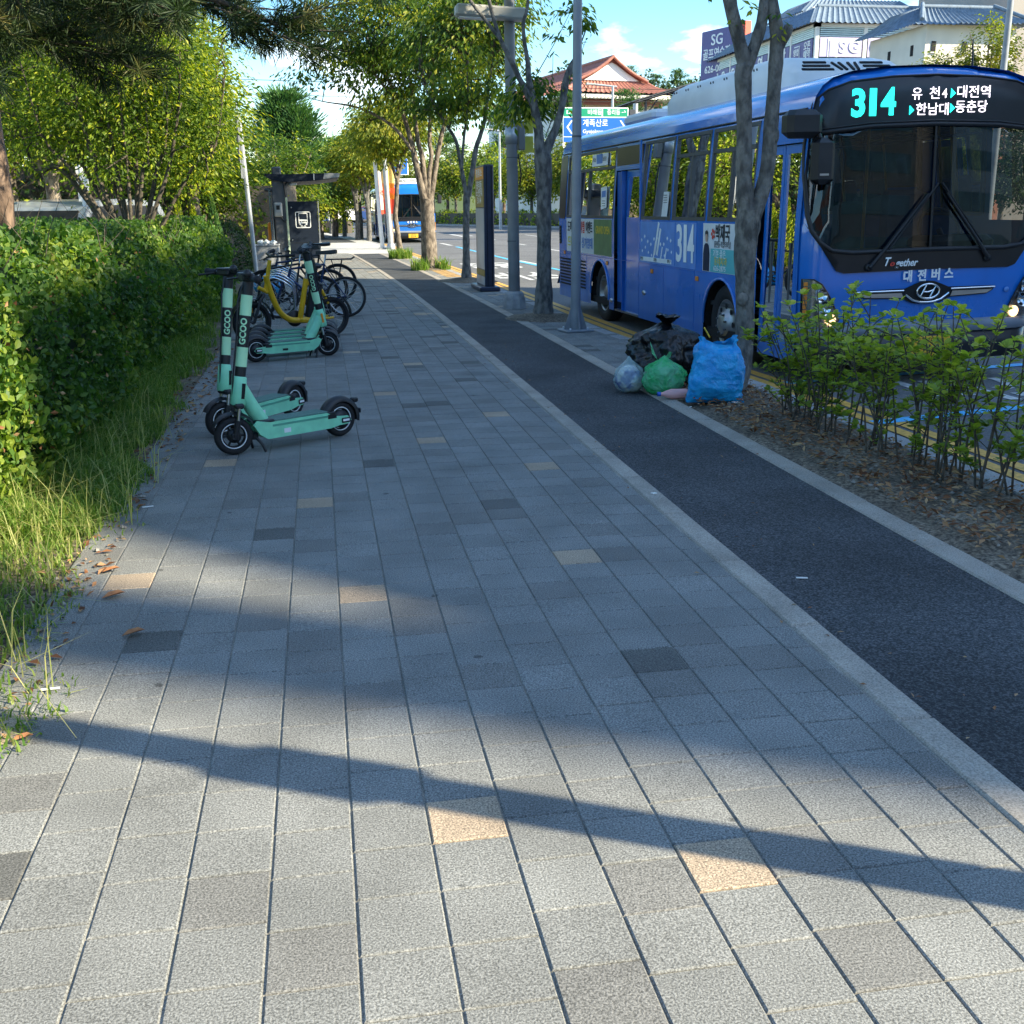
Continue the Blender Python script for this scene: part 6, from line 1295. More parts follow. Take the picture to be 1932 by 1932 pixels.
g = MB(); g.box((Wd / 2, 0, 10.7), (Wd, .3, 2.4), 'sign_white', bev=.05); g.tube([(Wd / 2 + .55 * math.cos(t), -.17, 11.0 + .75 * math.sin(t)) for t in [i * math.pi / 10 for i in range(20)]], .05, 'pole_grey', 5, closed=True); g.text('유성복집', .5, basis((Wd / 2, -.17, 9.85), (1, 0, 0), (0, 0, 1)), 'ink', .02, .01); g.build('lower_panel', root)
g = MB(); g.box((Wd + .2, .5, 12.0), (1.6, .6, 8.4), 'red_slat'); 
for k in range(30): g.box((Wd + .2, .18, 8.2 + k * .27), (1.6, .06, .08), 'timber_red')
g.tube([(.6, .4, 0), (.6, .4, 12)], .2, 'dark_steel', 8); g.tube([(3.6, .4, 0), (3.6, .4, 12)], .2, 'dark_steel', 8); g.build('frame', root)
root = thing('steel_canopy', 'dark steel canopy on slender posts before the tiled hall', 'canopy', (20.0, 70, 0))
g = MB(); q = [(0, 0, 7.97), (3.7, -1.0, 9.03), (4.9, 0, 8.95), (4.9, 6, 9.3), (0, 6, 8.3)]
g.add([(0, -1, 7.95), (3.9, -1, 9.05), (3.9, 5, 9.05), (0, 5, 7.95), (0, -1, 7.89), (3.9, -1, 8.99), (3.9, 5, 8.99), (0, 5, 7.89)], [(0, 1, 2, 3), (4, 7, 6, 5), (0, 4, 5, 1), (1, 5, 6, 2), (2, 6, 7, 3), (3, 7, 4, 0)], 'dark_steel')
g.add([(3.9, -1, 9.05), (7.5, -1, 8.2), (7.5, 5, 8.2), (3.9, 5, 9.05), (3.9, -1, 8.99), (7.5, -1, 8.14), (7.5, 5, 8.14), (3.9, 5, 8.99)], [(0, 1, 2, 3), (4, 7, 6, 5), (0, 4, 5, 1), (1, 5, 6, 2), (2, 6, 7, 3), (3, 7, 4, 0)], 'dark_steel'); g.build('roof', root)
g = MB()
for k in range(9): y = -1 + k * .75; g.tube([(0, y, 7.80), (3.9, y, 8.90), (7.5, y, 8.05)], .04, 'dark_steel', 4)
for k in range(5): x = .3 + k * .85; g.tube([(x, -1, 7.85 + x * .28), (x, 5, 7.85 + x * .28)], .05, 'dark_steel', 4)
for x, h in ((1.0, 8.1), (3.9, 8.9), (6.8, 8.2)): g.tube([(x, 0, -.2), (x, 0, h)], .09, 'dark_steel', 8); g.tube([(x, 0, h - 1.0), (x + .8, 0, h)], .05, 'dark_steel', 6)
g.build('frame', root)
g = MB(); g.box((25.5, 74, 8.0), (3.0, 4, .3), 'bus_blue'); g.box((25.5, 75, 4), (2.6, 2, 8), 'plaster'); tag(g.build('kiosk'), 'small pale building with a blue flat roof under the steel canopy', 'building')
# distant blocks
root = thing('apartment_block', 'white rooftop of a distant block above the red pines', 'building', (1.3, 200, 0)); g = MB(); g.box((0, 6, 5.8), (9, 10, 11.6), 'plaster_white'); g.box((0, 4, 12.6), (2.4, 4, 3.2), 'plaster_white'); g.build('wall', root); g = MB(); g.box((0, 1.95, 13.2), (1.6, .06, .9), 'facade_glass'); g.build('window', root)
root = thing('brick_block', 'tall brown block rising behind the annexe at the right edge', 'building', (47, 72, 0)); g = MB(); g.box((5, 6, 9), (10, 12, 18.5), 'office_wall'); g.build('wall', root); g = MB(); g.box((-.03, 4, 12), (.06, 1.6, 1.2), 'slot_black'); g.build('window', root)
# the tall building across the road, out of the picture, whose shade lies over the pavement
root = thing('office_block', 'long office block across the road, beyond the right edge', 'building', (29.2, 0, 0))
for nm, x, y, w, d, h, m in (('office_block', -22, -62, 26, 16, 19, 'brick_red'), ('office_block', 8, -58, 18, 14, 30, 'car_grey'), ('office_block', 30, -66, 24, 16, 22, 'office_wall'), ('office_block', 58, -60, 26, 16, 26, 'car_grey')):
    r2 = thing(nm, 'block behind the camera, %s' % {-22: 'low and brick faced', 8: 'tall and dark', 30: 'pale and middling', 58: 'dark, farthest along'}[x], 'building', (x, y, 0)); g = MB(); g.box((w / 2, -d / 2, h / 2), (w, d, h), m); g.build('wall', r2); g = MB()
    for fl in range(int(h / 3.4)):
        g.box((w / 2, .03, 2.2 + fl * 3.4), (w - 2, .06, 1.6), 'facade_glass')
    g.build('window_band', r2)
sx = math.sin(SUN_AZ); sy = math.cos(SUN_AZ); D = 9.0; q = (D, sy / sx * D)
def slab(mb, prof, m):
    """profile in (y, z) on the street face, pushed back along the sun's bearing"""
    mb.prism([(0, y, z) for y, z in prof], (q[0], q[1], 0), m)
Y1, Y2 = -12.36, 10.65
g = MB(); slab(g, [(Y1, 0), (Y2, 0), (Y2, 23.05), (Y1 + 2.7, 23.05), (Y1 + .96, 20.4), (Y1 + .90, 25.5), (Y1, 25.5)], 'office_wall'); g.build('wall', root)
for fl in range(6):
    for k in range(6): g = MB(); g.box((-.02, Y1 + 2.4 + k * 3.7, 2.2 + fl * 3.3), (.08, 2.4, 1.7), 'facade_glass'); g.build('window', root)
g = MB(); g.tube([(0, 0, 0), (0, 0, 3.0), (0, 0, 3.01), (0, 0, 6.2)], [.085, .080, .062, .052], 'pole_grey', 12); g.box((0, 0, 2.42), (.20, .16, .34), 'pole_grey', bev=.01); o = g.build('utility_pole'); o.location = (3.32, 1.0, 0); tag(o, 'pole beside the camera whose thin shadow crosses the pavement', 'pole')
# ---------------------------------------------------------------- trees, hedges, shrubs, grass
def ell_points(ells, n, shell=.45):
    """points inside a union of ellipsoids, thicker towards the outside"""
    vol = np.array([e[3] * e[4] * e[5] for e in ells]); k = RNG.choice(len(ells), n, p=vol / vol.sum()); out = np.zeros((n, 3)); rel = np.zeros((n, 3))
    for i in range(n):
        e = ells[k[i]]; d = unit(1)[0]; r = RNG.uniform(shell ** 3, 1) ** (1 / 3)
        out[i] = np.array(e[:3]) + d * r * np.array(e[3:6]); rel[i] = d
    return out, rel
def foliage(name, parent, centres, rel, per, spread, size, mat, flat=.45, droop=.7, w=.42, tone=None, fold=.1, six=False, up=.6):
    n = len(centres); C = np.repeat(centres, per, 0); R_ = np.repeat(rel, per, 0); m = len(C)
    o = RNG.normal(0, .5, (m, 3)); o[:, 2] *= flat; C = C + o * np.asarray(spread).reshape(-1, 1) if np.ndim(spread) == 0 else C + o * np.repeat(spread, per)[:, None]
    hz = o.copy(); hz[:, 2] = 0; U = hz + R_ * .3 + RNG.normal(0, .35, (m, 3)); U /= np.linalg.norm(U, axis=1, keepdims=True) + 1e-6; U[:, 2] -= droop
    N = RNG.normal(0, .5, (m, 3)) + R_ * .5; N[:, 2] += up
    tb = np.repeat(RNG.normal(0, .22, n), per) if tone is None else np.repeat(tone, per)
    rnd = np.clip(.42 + tb + RNG.normal(0, .17, m), 0, 1)
    return leafmesh(name, C, U, N, size * RNG.uniform(.65, 1.25, m), mat, parent, w, fold, rnd, six)
def branches(mb, pts, targets, m='twig', r=.012, n=5):
    """thin boughs from the nearest limb point out to each leaf clump"""
    P = np.array(pts)
    for t in targets:
        d = np.linalg.norm(P[:, :3] - t, axis=1) + np.maximum(0, P[:, 2] - t[2]) * 2; a = P[np.argmin(d)]
        mid = (a[:3] + t) / 2 + np.array([0, 0, .10 * np.linalg.norm(t - a[:3])]) + RNG.normal(0, .05, 3)
        mb.tube([Vector(a[:3]), Vector(mid), Vector(t)], [min(r * 1.3, a[3] * .8), r * .8, r * .35], m, n, caps=False)
def tree(label, base, limbs, ells, nclump, per, spread, size, mat, bark='bark', cat='tree', group=None, kind='street_tree', tw=True, trunk_n=10, rough=.07, **kw):
    root = thing(kind, label, cat, base, group=group); mb = MB(); pts = []
    for k, L in enumerate(limbs):
        limb(mb, L, bark, trunk_n if k == 0 else 8, 4, rough); pts += [tuple(p) for p in spline(L, 4)]
    mb.build('trunk', root)
    C, rel = ell_points(ells, nclump)
    if tw:
        g = MB(); branches(g, [p for p in pts if p[2] > .5 * max(q[2] for q in pts)] or pts, C[:: (1 if nclump < 140 else 2)], 'twig', .012 if size < .12 else .02); g.build('branches', root)
    foliage('crown', root, C, rel, per, spread, size, mat, **kw); return root
def rel_limbs(limbs, b): return [[(x - b[0], y - b[1], z, r) for x, y, z, r in L] for L in limbs]
SGRP = 'zelkova trees along the kerb'
Y = 8.73; B = (3.44, Y, 0)
L1 = [[(3.46, Y, -.02, .125), (3.50, Y, .10, .095), (3.54, Y, .44, .085), (3.53, Y, .78, .080), (3.51, Y, 1.15, .088), (3.52, Y, 1.36, .098), (3.53, Y, 1.52, .105)],
      [(3.51, Y, 1.40, .08), (3.47, Y, 1.78, .070), (3.45, Y, 2.19, .065), (3.42, Y, 2.57, .070), (3.42, Y, 2.66, .062), (3.33, Y - .02, 2.92, .056), (3.27, Y - .03, 3.11, .056), (3.20, Y - .05, 3.5, .045), (3.0, Y, 4.2, .03), (2.8, Y, 5.0, .012)],
      [(3.43, Y, 2.56, .05), (3.54, Y + .02, 2.86, .048), (3.58, Y + .03, 3.05, .045), (3.62, Y + .05, 3.5, .038), (3.8, Y + .2, 4.3, .025), (3.9, Y + .3, 5.2, .01)],
      [(3.54, Y, 1.42, .085), (3.66, Y, 1.78, .067), (3.68, Y, 2.19, .063), (3.69, Y, 2.57, .061), (3.69, Y, 2.86, .058), (3.64, Y + .02, 3.11, .052), (3.60, Y + .1, 3.6, .04), (3.9, Y + .3, 4.5, .03), (4.2, Y + .5, 5.4, .01)],
      [(3.69, Y, 2.74, .045), (3.76, Y - .02, 2.87, .040), (3.775, Y - .02, 2.93, .032)]]
t1 = tree('forked grey trunk standing before the bus beside the blue sack', B, rel_limbs(L1, B), [(-.2, .6, 5.2, 1.4, 1.5, .7)], 70, 45, .55, .11, 'leaf_zelkova', 'bark_grey', group=SGRP)
C = np.array([[-.10, -.05, 2.93], [-.05, -.1, 3.02], [.22, -.1, 2.98], [.25, -.05, 2.86], [-.35, 0, 3.12]]); foliage('hanging_leaves', t1, C, np.tile([[0, -.3, .2]], (5, 1)), 7, .10, .085, 'leaf_zelkova', droop=.9)
g = MB(); g.ball((.03, -.085, .80), .045, 'bark_grey', 8, 6, (1.2, .6, 1.3)); g.build('knot', t1); g = MB(); g.ball((.27, -.05, 2.1), .04, 'bark_grey', 8, 6, (.6, .6, 1.5)); g.build('knot', t1)
Y = 15.52; B = (3.18, Y, 0)
L2 = [[(3.17, Y, -.03, .19), (3.18, Y, .12, .145), (3.19, Y, .46, .119), (3.19, Y, .9, .10), (3.19, Y, 1.64, .105), (3.18, Y, 2.14, .122), (3.16, Y, 2.30, .115)],
      [(3.15, Y, 2.2, .085), (3.13, Y, 2.33, .075), (3.11, Y, 2.62, .066), (3.06, Y, 2.86, .058), (3.03, Y, 3.03, .051), (2.98, Y, 3.24, .042), (2.97, Y, 3.45, .034), (2.92, Y, 3.74, .028), (2.91, Y, 3.98, .025), (2.97, Y, 4.2, .021), (3.0, Y, 4.9, .01)],
      [(3.17, Y, 2.22, .08), (3.36, Y, 2.62, .053), (3.45, Y, 2.92, .051), (3.5, Y, 3.22, .051), (3.58, Y, 3.43, .044), (3.65, Y, 3.57, .018), (3.78, Y, 3.89, .008)],
      [(3.05, Y, 2.90, .05), (2.88, Y - .03, 3.19, .040), (2.73, Y - .06, 3.47, .038), (2.58, Y - .08, 3.74, .031), (2.47, Y - .1, 4.04, .027), (2.41, Y - .1, 4.3, .024), (2.3, Y, 5.0, .01)],
      [(2.58, Y - .08, 3.74, .027), (2.36, Y - .1, 3.99, .024), (2.12, Y - .1, 4.3, .021), (1.9, Y, 4.9, .01)]]
t2 = tree('dark trunk with spreading pruned limbs beside the lamp post', B, rel_limbs(L2, B), [(-1.0, .6, 5.4, 1.4, 1.5, .7), (.55, .3, 5.6, .7, 1.0, .4)], 90, 50, .55, .12, 'leaf_zelkova', 'bark_grey', group=SGRP)
C, rel = ell_points([(-.15, .35, 3.0, .30, .4, .30), (-.28, .3, 2.72, .28, .4, .20)], 24); foliage('low_leaves', t2, C, rel, 34, .30, .125, 'leaf_zelkova', droop=1.0, w=.36)
C, rel = ell_points([(.42, .2, 4.02, .24, .3, .20), (.30, .1, 3.75, .12, .1, .08)], 9); foliage('side_leaves', t2, C, rel, 20, .20, .12, 'leaf_zelkova', droop=1.0, w=.36)
g = MB(); SP = []
for pts in ([(.05, 0, 2.55), (.22, .0, 2.95), (.42, 0, 3.35), (.60, 0, 3.75)], [(.35, 0, 2.95), (.33, 0, 3.15), (.40, 0, 3.32)], [(.0, 0, 3.0), (.12, 0, 3.2), (.14, 0, 3.62)], [(-.1, 0, 3.3), (.18, 0, 3.75), (.40, 0, 4.15)], [(.42, 0, 3.3), (.55, -.05, 3.2), (.62, -.1, 3.05)]):
    S = spline(pts, 5); g.tube([Vector(p) for p in S], [.007 - .004 * i / len(S) for i in range(len(S))], 'twig', 4); SP += [p for p in S[3::2]]
g.build('bare_shoots', t2); SP = np.array(SP); foliage('shoot_leaves', t2, SP, np.tile([[.2, -.2, .2]], (len(SP), 1)), 2, .06, .11, 'leaf_zelkova', droop=.9, w=.34)
Y = 24.08; B = (3.2, Y, 0)
L3 = [[(3.19, Y, -.02, .15), (3.195, Y, .2, .105), (3.2, Y, .57, .082), (3.21, Y, 1.22, .073), (3.23, Y, 1.7, .075), (3.24, Y, 1.9, .078)], [(3.23, Y, 1.8, .05), (3.14, Y, 2.34, .042), (3.08, Y, 2.7, .038), (3.0, Y, 3.01, .034), (2.72, Y, 3.42, .024), (2.4, Y, 4.0, .014)], [(3.27, Y, 1.8, .065), (3.37, Y, 2.33, .058), (3.46, Y, 2.8, .054), (3.54, Y, 3.01, .05), (3.66, Y, 3.38, .045), (3.71, Y, 3.75, .035), (3.85, Y, 4.6, .015)], [(3.14, Y, 2.4, .035), (3.2, Y, 3.0, .028), (3.3, Y, 3.7, .02), (3.3, Y, 4.6, .01)]]
tree('slim dark trunk just left of the bus stop totem', B, rel_limbs(L3, B), [(-.1, 0, 4.5, 1.15, 1.2, 1.25), (-.5, 0, 3.55, .6, .7, .5), (.5, .2, 5.6, 1.2, 1.2, .9)], 120, 60, .55, .135, 'leaf_zelkova', 'bark_grey', group=SGRP, droop=1.0)
Y = 29.08; B = (2.9, Y, 0)
L4 = [[(2.9, Y, -.02, .30), (2.88, Y, .12, .235), (2.88, Y, .38, .205), (2.87, Y, .97, .19), (2.86, Y, 1.45, .18), (2.85, Y, 1.8, .19)], [(2.82, Y, 1.65, .12), (2.68, Y, 2.31, .096), (2.58, Y, 2.78, .078), (2.51, Y, 3.16, .066), (2.2, Y, 4.2, .05), (1.6, Y, 5.4, .03), (1.2, Y, 6.4, .012)], [(2.87, Y, 1.75, .09), (2.8, Y, 2.41, .075), (2.76, Y, 2.88, .064), (2.67, Y, 3.25, .055), (2.55, Y + .2, 4.6, .045), (2.4, Y + .4, 6.2, .02)], [(2.9, Y, 1.75, .09), (2.94, Y, 2.41, .066), (3.01, Y, 2.88, .06), (2.97, Y, 3.3, .055), (3.1, Y, 4.6, .045), (3.3, Y, 6.4, .02)], [(2.92, Y, 1.7, .09), (3.04, Y, 2.22, .075), (3.13, Y, 2.69, .066), (3.21, Y, 3.06, .064), (3.4, Y, 3.7, .05), (4.0, Y, 4.8, .03), (4.5, Y, 5.8, .012)],
      [(2.52, Y, 3.0, .05), (2.0, Y - .1, 3.6, .04), (1.2, Y - .2, 4.0, .028), (.3, Y - .2, 4.15, .014), (-.2, Y - .2, 4.3, .006)], [(2.3, Y, 3.9, .045), (1.6, Y - .3, 4.8, .035), (.8, Y - .3, 5.6, .02)]]
tree('broad sunlit zelkova with thick pale trunk and spreading crown', B, rel_limbs(L4, B), [(-.6, 0, 6.1, 2.9, 2.6, 1.4), (-1.5, 0, 4.7, 1.7, 1.7, .75), (.3, 0, 4.4, 1.5, 1.5, .8), (.9, .2, 5.6, 1.8, 1.8, 1.0)], 300, 84, .56, .135, 'leaf_zelkova', 'bark', group=SGRP, droop=.95, trunk_n=14)
far = [(2.63, 36.0, 'slender leaning trunk with a grass tuft at its foot', [(2.63, -.02, .11), (2.55, .84, .085), (2.50, 1.32, .075), (2.55, 1.79, .07), (2.61, 2.49, .07)], 'leaf_gold'), (2.95, 45.0, 'thin pale trunk right beside the grey banner pole', [(2.95, -.05, .11), (2.93, .96, .085), (2.95, 1.85, .08), (2.92, 3.02, .07)], 'leaf_gold')]
for x, y, lb, tr, mt in far:
    zt = tr[-1][1]; xt = tr[-1][0]; L = [[(q[0] - x, 0, q[1], q[2]) for q in tr]] + [[(xt - x, 0, zt - .1, .05), (xt - x + a * .3, .1, zt + .7, .042), (xt - x + a, .2, zt + 2.0, .02)] for a in (-.9, .2, .8)]
    tree(lb, (x, y, 0), L, [(-.2, 0, zt + 1.5, 1.25, 1.4, .9), (-.5, 0, zt + .7, .7, .8, .45)], 110, 48, .55, .16, mt, 'bark', group=SGRP, droop=.95)
rowlab = ['dark trunk left of the white pole, nearest of the shaded clump', 'second dark trunk of the shaded clump left of the white pole', 'third dark trunk of the shaded clump, with forked top', 'fourth dark trunk of the shaded clump, farthest in shade', 'golden tree far down the pavement beyond the shaded clump', 'yellow tree far down the street in front of the parked cars', 'farthest golden tree closing the view of the pavement', 'pale tree far off above the shelter canopy']
for k, (x, y) in enumerate([(2.55, 56.5), (2.05, 58.5), (2.35, 62), (1.55, 66), (.9, 74), (-.6, 82), (-2.6, 90), (-3.2, 80)]):
    h = RNG.uniform(1.9, 2.5); L = [[(0, 0, -.1, .15), (.03, 0, 1.0, .12), (-.03, 0, h, .12)]] + [[(-.03, 0, h - .2, .08), (a * .35, .1, h + 1.0, .06), (a, .2, h + 2.2, .02)] for a in (-1.0, -.2, .7)]
    tree(rowlab[k], (x, y, 0), L, [(.1, 0, h + 2.0, 1.55, 1.6, 1.1), (-.2, 0, h + 1.1, 1.2, 1.2, .55)], 90, 42, .65, .22, 'leaf_gold' if k not in (2,) else 'leaf_zelkova', 'bark_grey', group=SGRP)
# park side, behind the hedge
PG = 'trees behind the hedge'
L = [[(0, 0, -.05, .12), (.02, 0, .5, .10), (0, 0, .9, .11)]]
for a, b, h, r in ((-.22, .0, 4.0, .05), (-1.35, .1, 2.9, .055), (-.6, -.1, 4.2, .05), (.15, .1, 4.3, .05), (.6, 0, 3.4, .045), (1.3, .1, 3.3, .04), (-.9, .2, 3.8, .045), (.35, -.15, 3.0, .04), (-.4, .2, 4.4, .04), (.85, -.1, 4.0, .04), (-1.1, -.1, 3.4, .04), (.05, -.2, 3.6, .035)): L.append([(0, 0, .8 + RNG.uniform(-.2, .1), r * 1.1), (a * .30, b, 1.45, r), (a * .62, b, 2.1, r * .8), (a * .85, b * 1.5, h * .72, r * .55), (a, b * 2, h, .012)])
tree('many-stemmed tree with fanned dark stems just behind the hedge', (-2.35, 15.0, 0), [[(a, b, c, r * .72) for a, b, c, r in q] for q in L], [(-.1, .3, 3.55, 1.55, 1.3, 1.25), (.65, .2, 2.75, .9, .9, .6), (-1.1, .2, 2.9, .9, .9, .75), (.1, .1, 2.1, 1.2, .8, .35)], 330, 84, .40, .072, 'leaf_park', 'twig', group=PG, kind='park_tree', droop=.5, flat=.8)
def park(label, x, y, h, w, mat, z0=1.4, n=150, per=50, size=.13, dens=.55, trunk=.13, bark='bark', lean=0):
    L = [[(0, 0, -.1, trunk * 1.3), (lean * .3, 0, z0 * .5, trunk), (lean * .6, 0, z0 + .3, trunk * .9)]] + [[(lean * .6, 0, z0, trunk * .6), (a * w * .4 + lean, b * .4, z0 + (h - z0) * .45, trunk * .45), (a * w * .8 + lean, b, z0 + (h - z0) * .85, trunk * .12)] for a, b in ((-.9, .3), (-.3, -.5), (.4, .5), (.9, -.2))]
    return tree(label, (x, y, 0), L, [(lean, 0, z0 + (h - z0) * .55, w, w * .9, (h - z0) * .47), (lean - w * .4, -.3, z0 + (h - z0) * .3, w * .6, w * .6, (h - z0) * .28), (lean + w * .45, .2, z0 + (h - z0) * .34, w * .6, w * .6, (h - z0) * .3)], n, per, dens, size, mat, bark, group=PG, kind='park_tree', flat=.8, droop=.45)
park('bright yellow-green tree right of the many-stemmed one', -2.75, 26.5, 6.0, 1.35, 'leaf_park', 1.7, 170, 60, .12, .5)
park('yellow-green tree with pendent twigs next to the leaning sign pole', -2.9, 32.0, 3.9, 1.1, 'leaf_park', 1.3, 150, 55, .13, .5)
park('shadowy green tree behind the many-stemmed one', -4.6, 21.0, 6.4, 2.3, 'leaf_park', 2.0, 260, 55, .13, .6)
park('dense green tree beyond the silver van', -6.8, 27.0, 8.0, 2.8, 'leaf_zelkova', 2.2, 240, 55, .17, .7)
park('tall dark tree behind the large pine trunk', -8.5, 23.0, 8.5, 2.8, 'leaf_dark', 2.4, 220, 55, .17, .7)
park('broad green tree farther back between silver van and red pines', -6.2, 38.0, 9.0, 3.2, 'leaf_park', 2.6, 240, 55, .22, .8)
park('dark-trunked tree in the shady row behind the little conifers', -3.9, 37.0, 6.5, 2.0, 'leaf_zelkova', 2.2, 150, 50, .19, .65, .16)
park('reddish leaning trunk in the shady row behind the hedge', -5.2, 32.0, 7.0, 2.2, 'leaf_zelkova', 2.4, 150, 50, .19, .65, .16, 'bark_pine', .4)
park('large tree closing the view far left behind the hedge', -11.5, 36.0, 11.0, 4.2, 'leaf_dark', 2.0, 230, 55, .26, 1.0, .25)
park('pale willow-like tree beyond the bus shelter panel', .2, 62.0, 4.9, 2.0, 'leaf_park', .9, 170, 50, .20, .6)
park('round green tree under the shelter canopy line', -1.3, 52.0, 4.6, 1.7, 'leaf_zelkova', 1.0, 150, 50, .18, .6)
park('far green tree left of the red pines', -7.2, 52.0, 9.0, 2.6, 'leaf_park', 1.6, 200, 50, .25, .8)
def pinecloud(label, x, y, h, w, kind='pine_tree', n=60, mat='leaf_conifer', z0=1.6):
    L = [[(0, 0, -.1, .20), (.1, 0, h * .4, .16), (0, 0, h * .95, .04)]]; root = thing(kind, label, 'pine tree', (x, y, 0), group=PG); g = MB(); limb(g, L[0], 'bark_pine', 10, 4)
    C = []
    for k in range(n):
        t = RNG.uniform(0, 1) ** .8; z = z0 + (h - z0) * t; r = w * (1 - t * .80) * RNG.uniform(.35, 1.0); a = RNG.uniform(0, 6.283); c = (r * math.cos(a), r * math.sin(a), z); C.append(c); g.tube([(0, 0, max(.5, z - r * .25)), (c[0] * .6, c[1] * .6, z - .05), c], [.05, .035, .015], 'bark_pine', 5)
    g.build('trunk', root); C = np.array(C); m = 110; P = np.repeat(C, m, 0); o = RNG.normal(0, 1, (len(P), 3)) * np.array([.42, .42, .17]); P = P + o; U = o * np.array([1, 1, .6]) + np.array([0, 0, .55]); N = RNG.normal(0, 1, P.shape)
    leafmesh('crown', P, U, N, RNG.uniform(.22, .42, len(P)), mat, root, .22, .05, np.clip(.38 + .9 * o[:, 2] + RNG.normal(0, .2, len(P)), 0, 1)); return root
pinecloud('cloud-layered red pine behind the shelter canopy', -1.3, 60, 7.3, 3.3, n=150); pinecloud('second red pine, lower and right of the layered one', 1.0, 66, 5.4, 1.9, n=70)
for k, (x, y, h, lb) in enumerate(((-2.86, 24.2, 1.78, 'leftmost of three little conical conifers at the hedge top'), (-2.58, 24.4, 1.66, 'middle one of three little conical conifers'), (-2.14, 24.0, 1.80, 'rightmost and darkest of three little conical conifers'))):
    r = thing('conifer', lb, 'conifer', (x, y, 0), group='little conical conifers'); g = MB(); g.tube([(0, 0, 0), (0, 0, h * .9)], [.04, .01], 'bark', 6); g.build('trunk', r)
    n = 2600; t = RNG.uniform(0, 1, n) ** 1.3; a = RNG.uniform(0, 6.283, n); rr = (.32 * (1 - t) + .02) * RNG.uniform(.6, 1.05, n); P = np.stack([rr * np.cos(a), rr * np.sin(a), .25 + (h - .25) * t], 1); U = np.stack([np.cos(a) * .5, np.sin(a) * .5, np.ones(n)], 1) + RNG.normal(0, .2, (n, 3))
    leafmesh('foliage', P, U, RNG.normal(0, 1, (n, 3)), RNG.uniform(.05, .11, n), 'leaf_conifer' if k == 2 else 'leaf_park', r, .3, .03)
# across the road
AG = 'trees on the far side of the road'
alab = ['golden tree at the far road bend, leftmost of its row', 'green and gold tree across the road, second of the far row', 'leafy tree across the road seen left of the totem', 'tree across the road seen between totem and lamp post', 'yellowing tree across the road seen behind the lamp post', 'tree across the road left of the blue direction sign', 'tree across the road below the blue direction sign', 'tree across the road just behind the bus roof edge', 'green tree across the road beyond the bus tail', 'tree across the road hiding the foot of the tiled hall']
for k, (x, y) in enumerate([(7.0, 129), (11.6, 121), (14.3, 115), (17.0, 107), (19.6, 101), (22.0, 94), (24.8, 88), (27.0, 80), (28.5, 73), (31.5, 88)]):
    h = RNG.uniform(6.6, 8.2); park(alab[k], x, y, h, RNG.uniform(2.3, 2.9), 'leaf_gold' if k in (0, 1, 4, 5, 7) else 'leaf_park' if k in (3, 8) else 'leaf_zelkova', 2.2, 100, 42, .36, 1.0, .16, 'bark_grey')['group'] = AG
for k, (x, y, h, lb) in enumerate([(10, 140, 11.5, 'tall dark conifer behind the far row, leftmost'), (15.5, 133, 12, 'tall dark conifer behind the far row seen over the totem'), (20.5, 122, 12.5, 'dark conifer behind the far row right of the lamp post'), (25.5, 112, 12.5, 'dark conifer behind the far row above the direction sign'), (30.0, 106, 12.2, 'dark conifer in front of the tiled hall gable'), (5, 150, 11, 'dark conifer closing the road far left')]):
    r = pinecloud(lb, x, y, h, 3.6, n=70, z0=3.0); r.scale = (1, 1, 1); r['group'] = AG
for q, (x, y) in enumerate(((34.0, 51.0), (37.5, 54.0))): park(('dark tree seen through the bus cab', 'second dark tree seen through the bus cab')[q], x, y, 6.0, 2.4, 'leaf_dark', 1.2, 110, 45, .25, .8)['group'] = AG
_ = 0
for k, (x, y, h, lb) in enumerate([(33.5, 105, 11.5, 'leafy tree between canopy and tiled hall'), (38.5, 60.5, 11.7, 'yellow-green tree before the cream annexe'), (41.5, 58.0, 12.2, 'tree at the right edge beside the annexe'), (36.0, 61.5, 9.8, 'small yellow tree at the annexe corner')]):
    park(lb, x, y, h, 1.6 if k else 2.5, 'leaf_gold' if k else 'leaf_conifer', 6.5 if k else 3, 110, 42, .24, .6, .14)['group'] = AG
for k in range(18):
    x = 44 + k * 2.6 + RNG.uniform(-1, 1); y = 182 + RNG.uniform(-6, 10); z = 17 * math.exp(-((x - 70) / 55) ** 2) * min(1, (y - 150) / 37.5) - .6
    r = pinecloud('hilltop conifer %s' % ['with a rounded head', 'beside the hall roof'][k % 2] if False else 'dark green conifer among the trees on the hill behind the tiled hall', x, y, 8.5 + RNG.uniform(-1, 1.5), 4.0, n=26, z0=1.0); r.location.z = z; r['group'] = 'conifers on the hill'
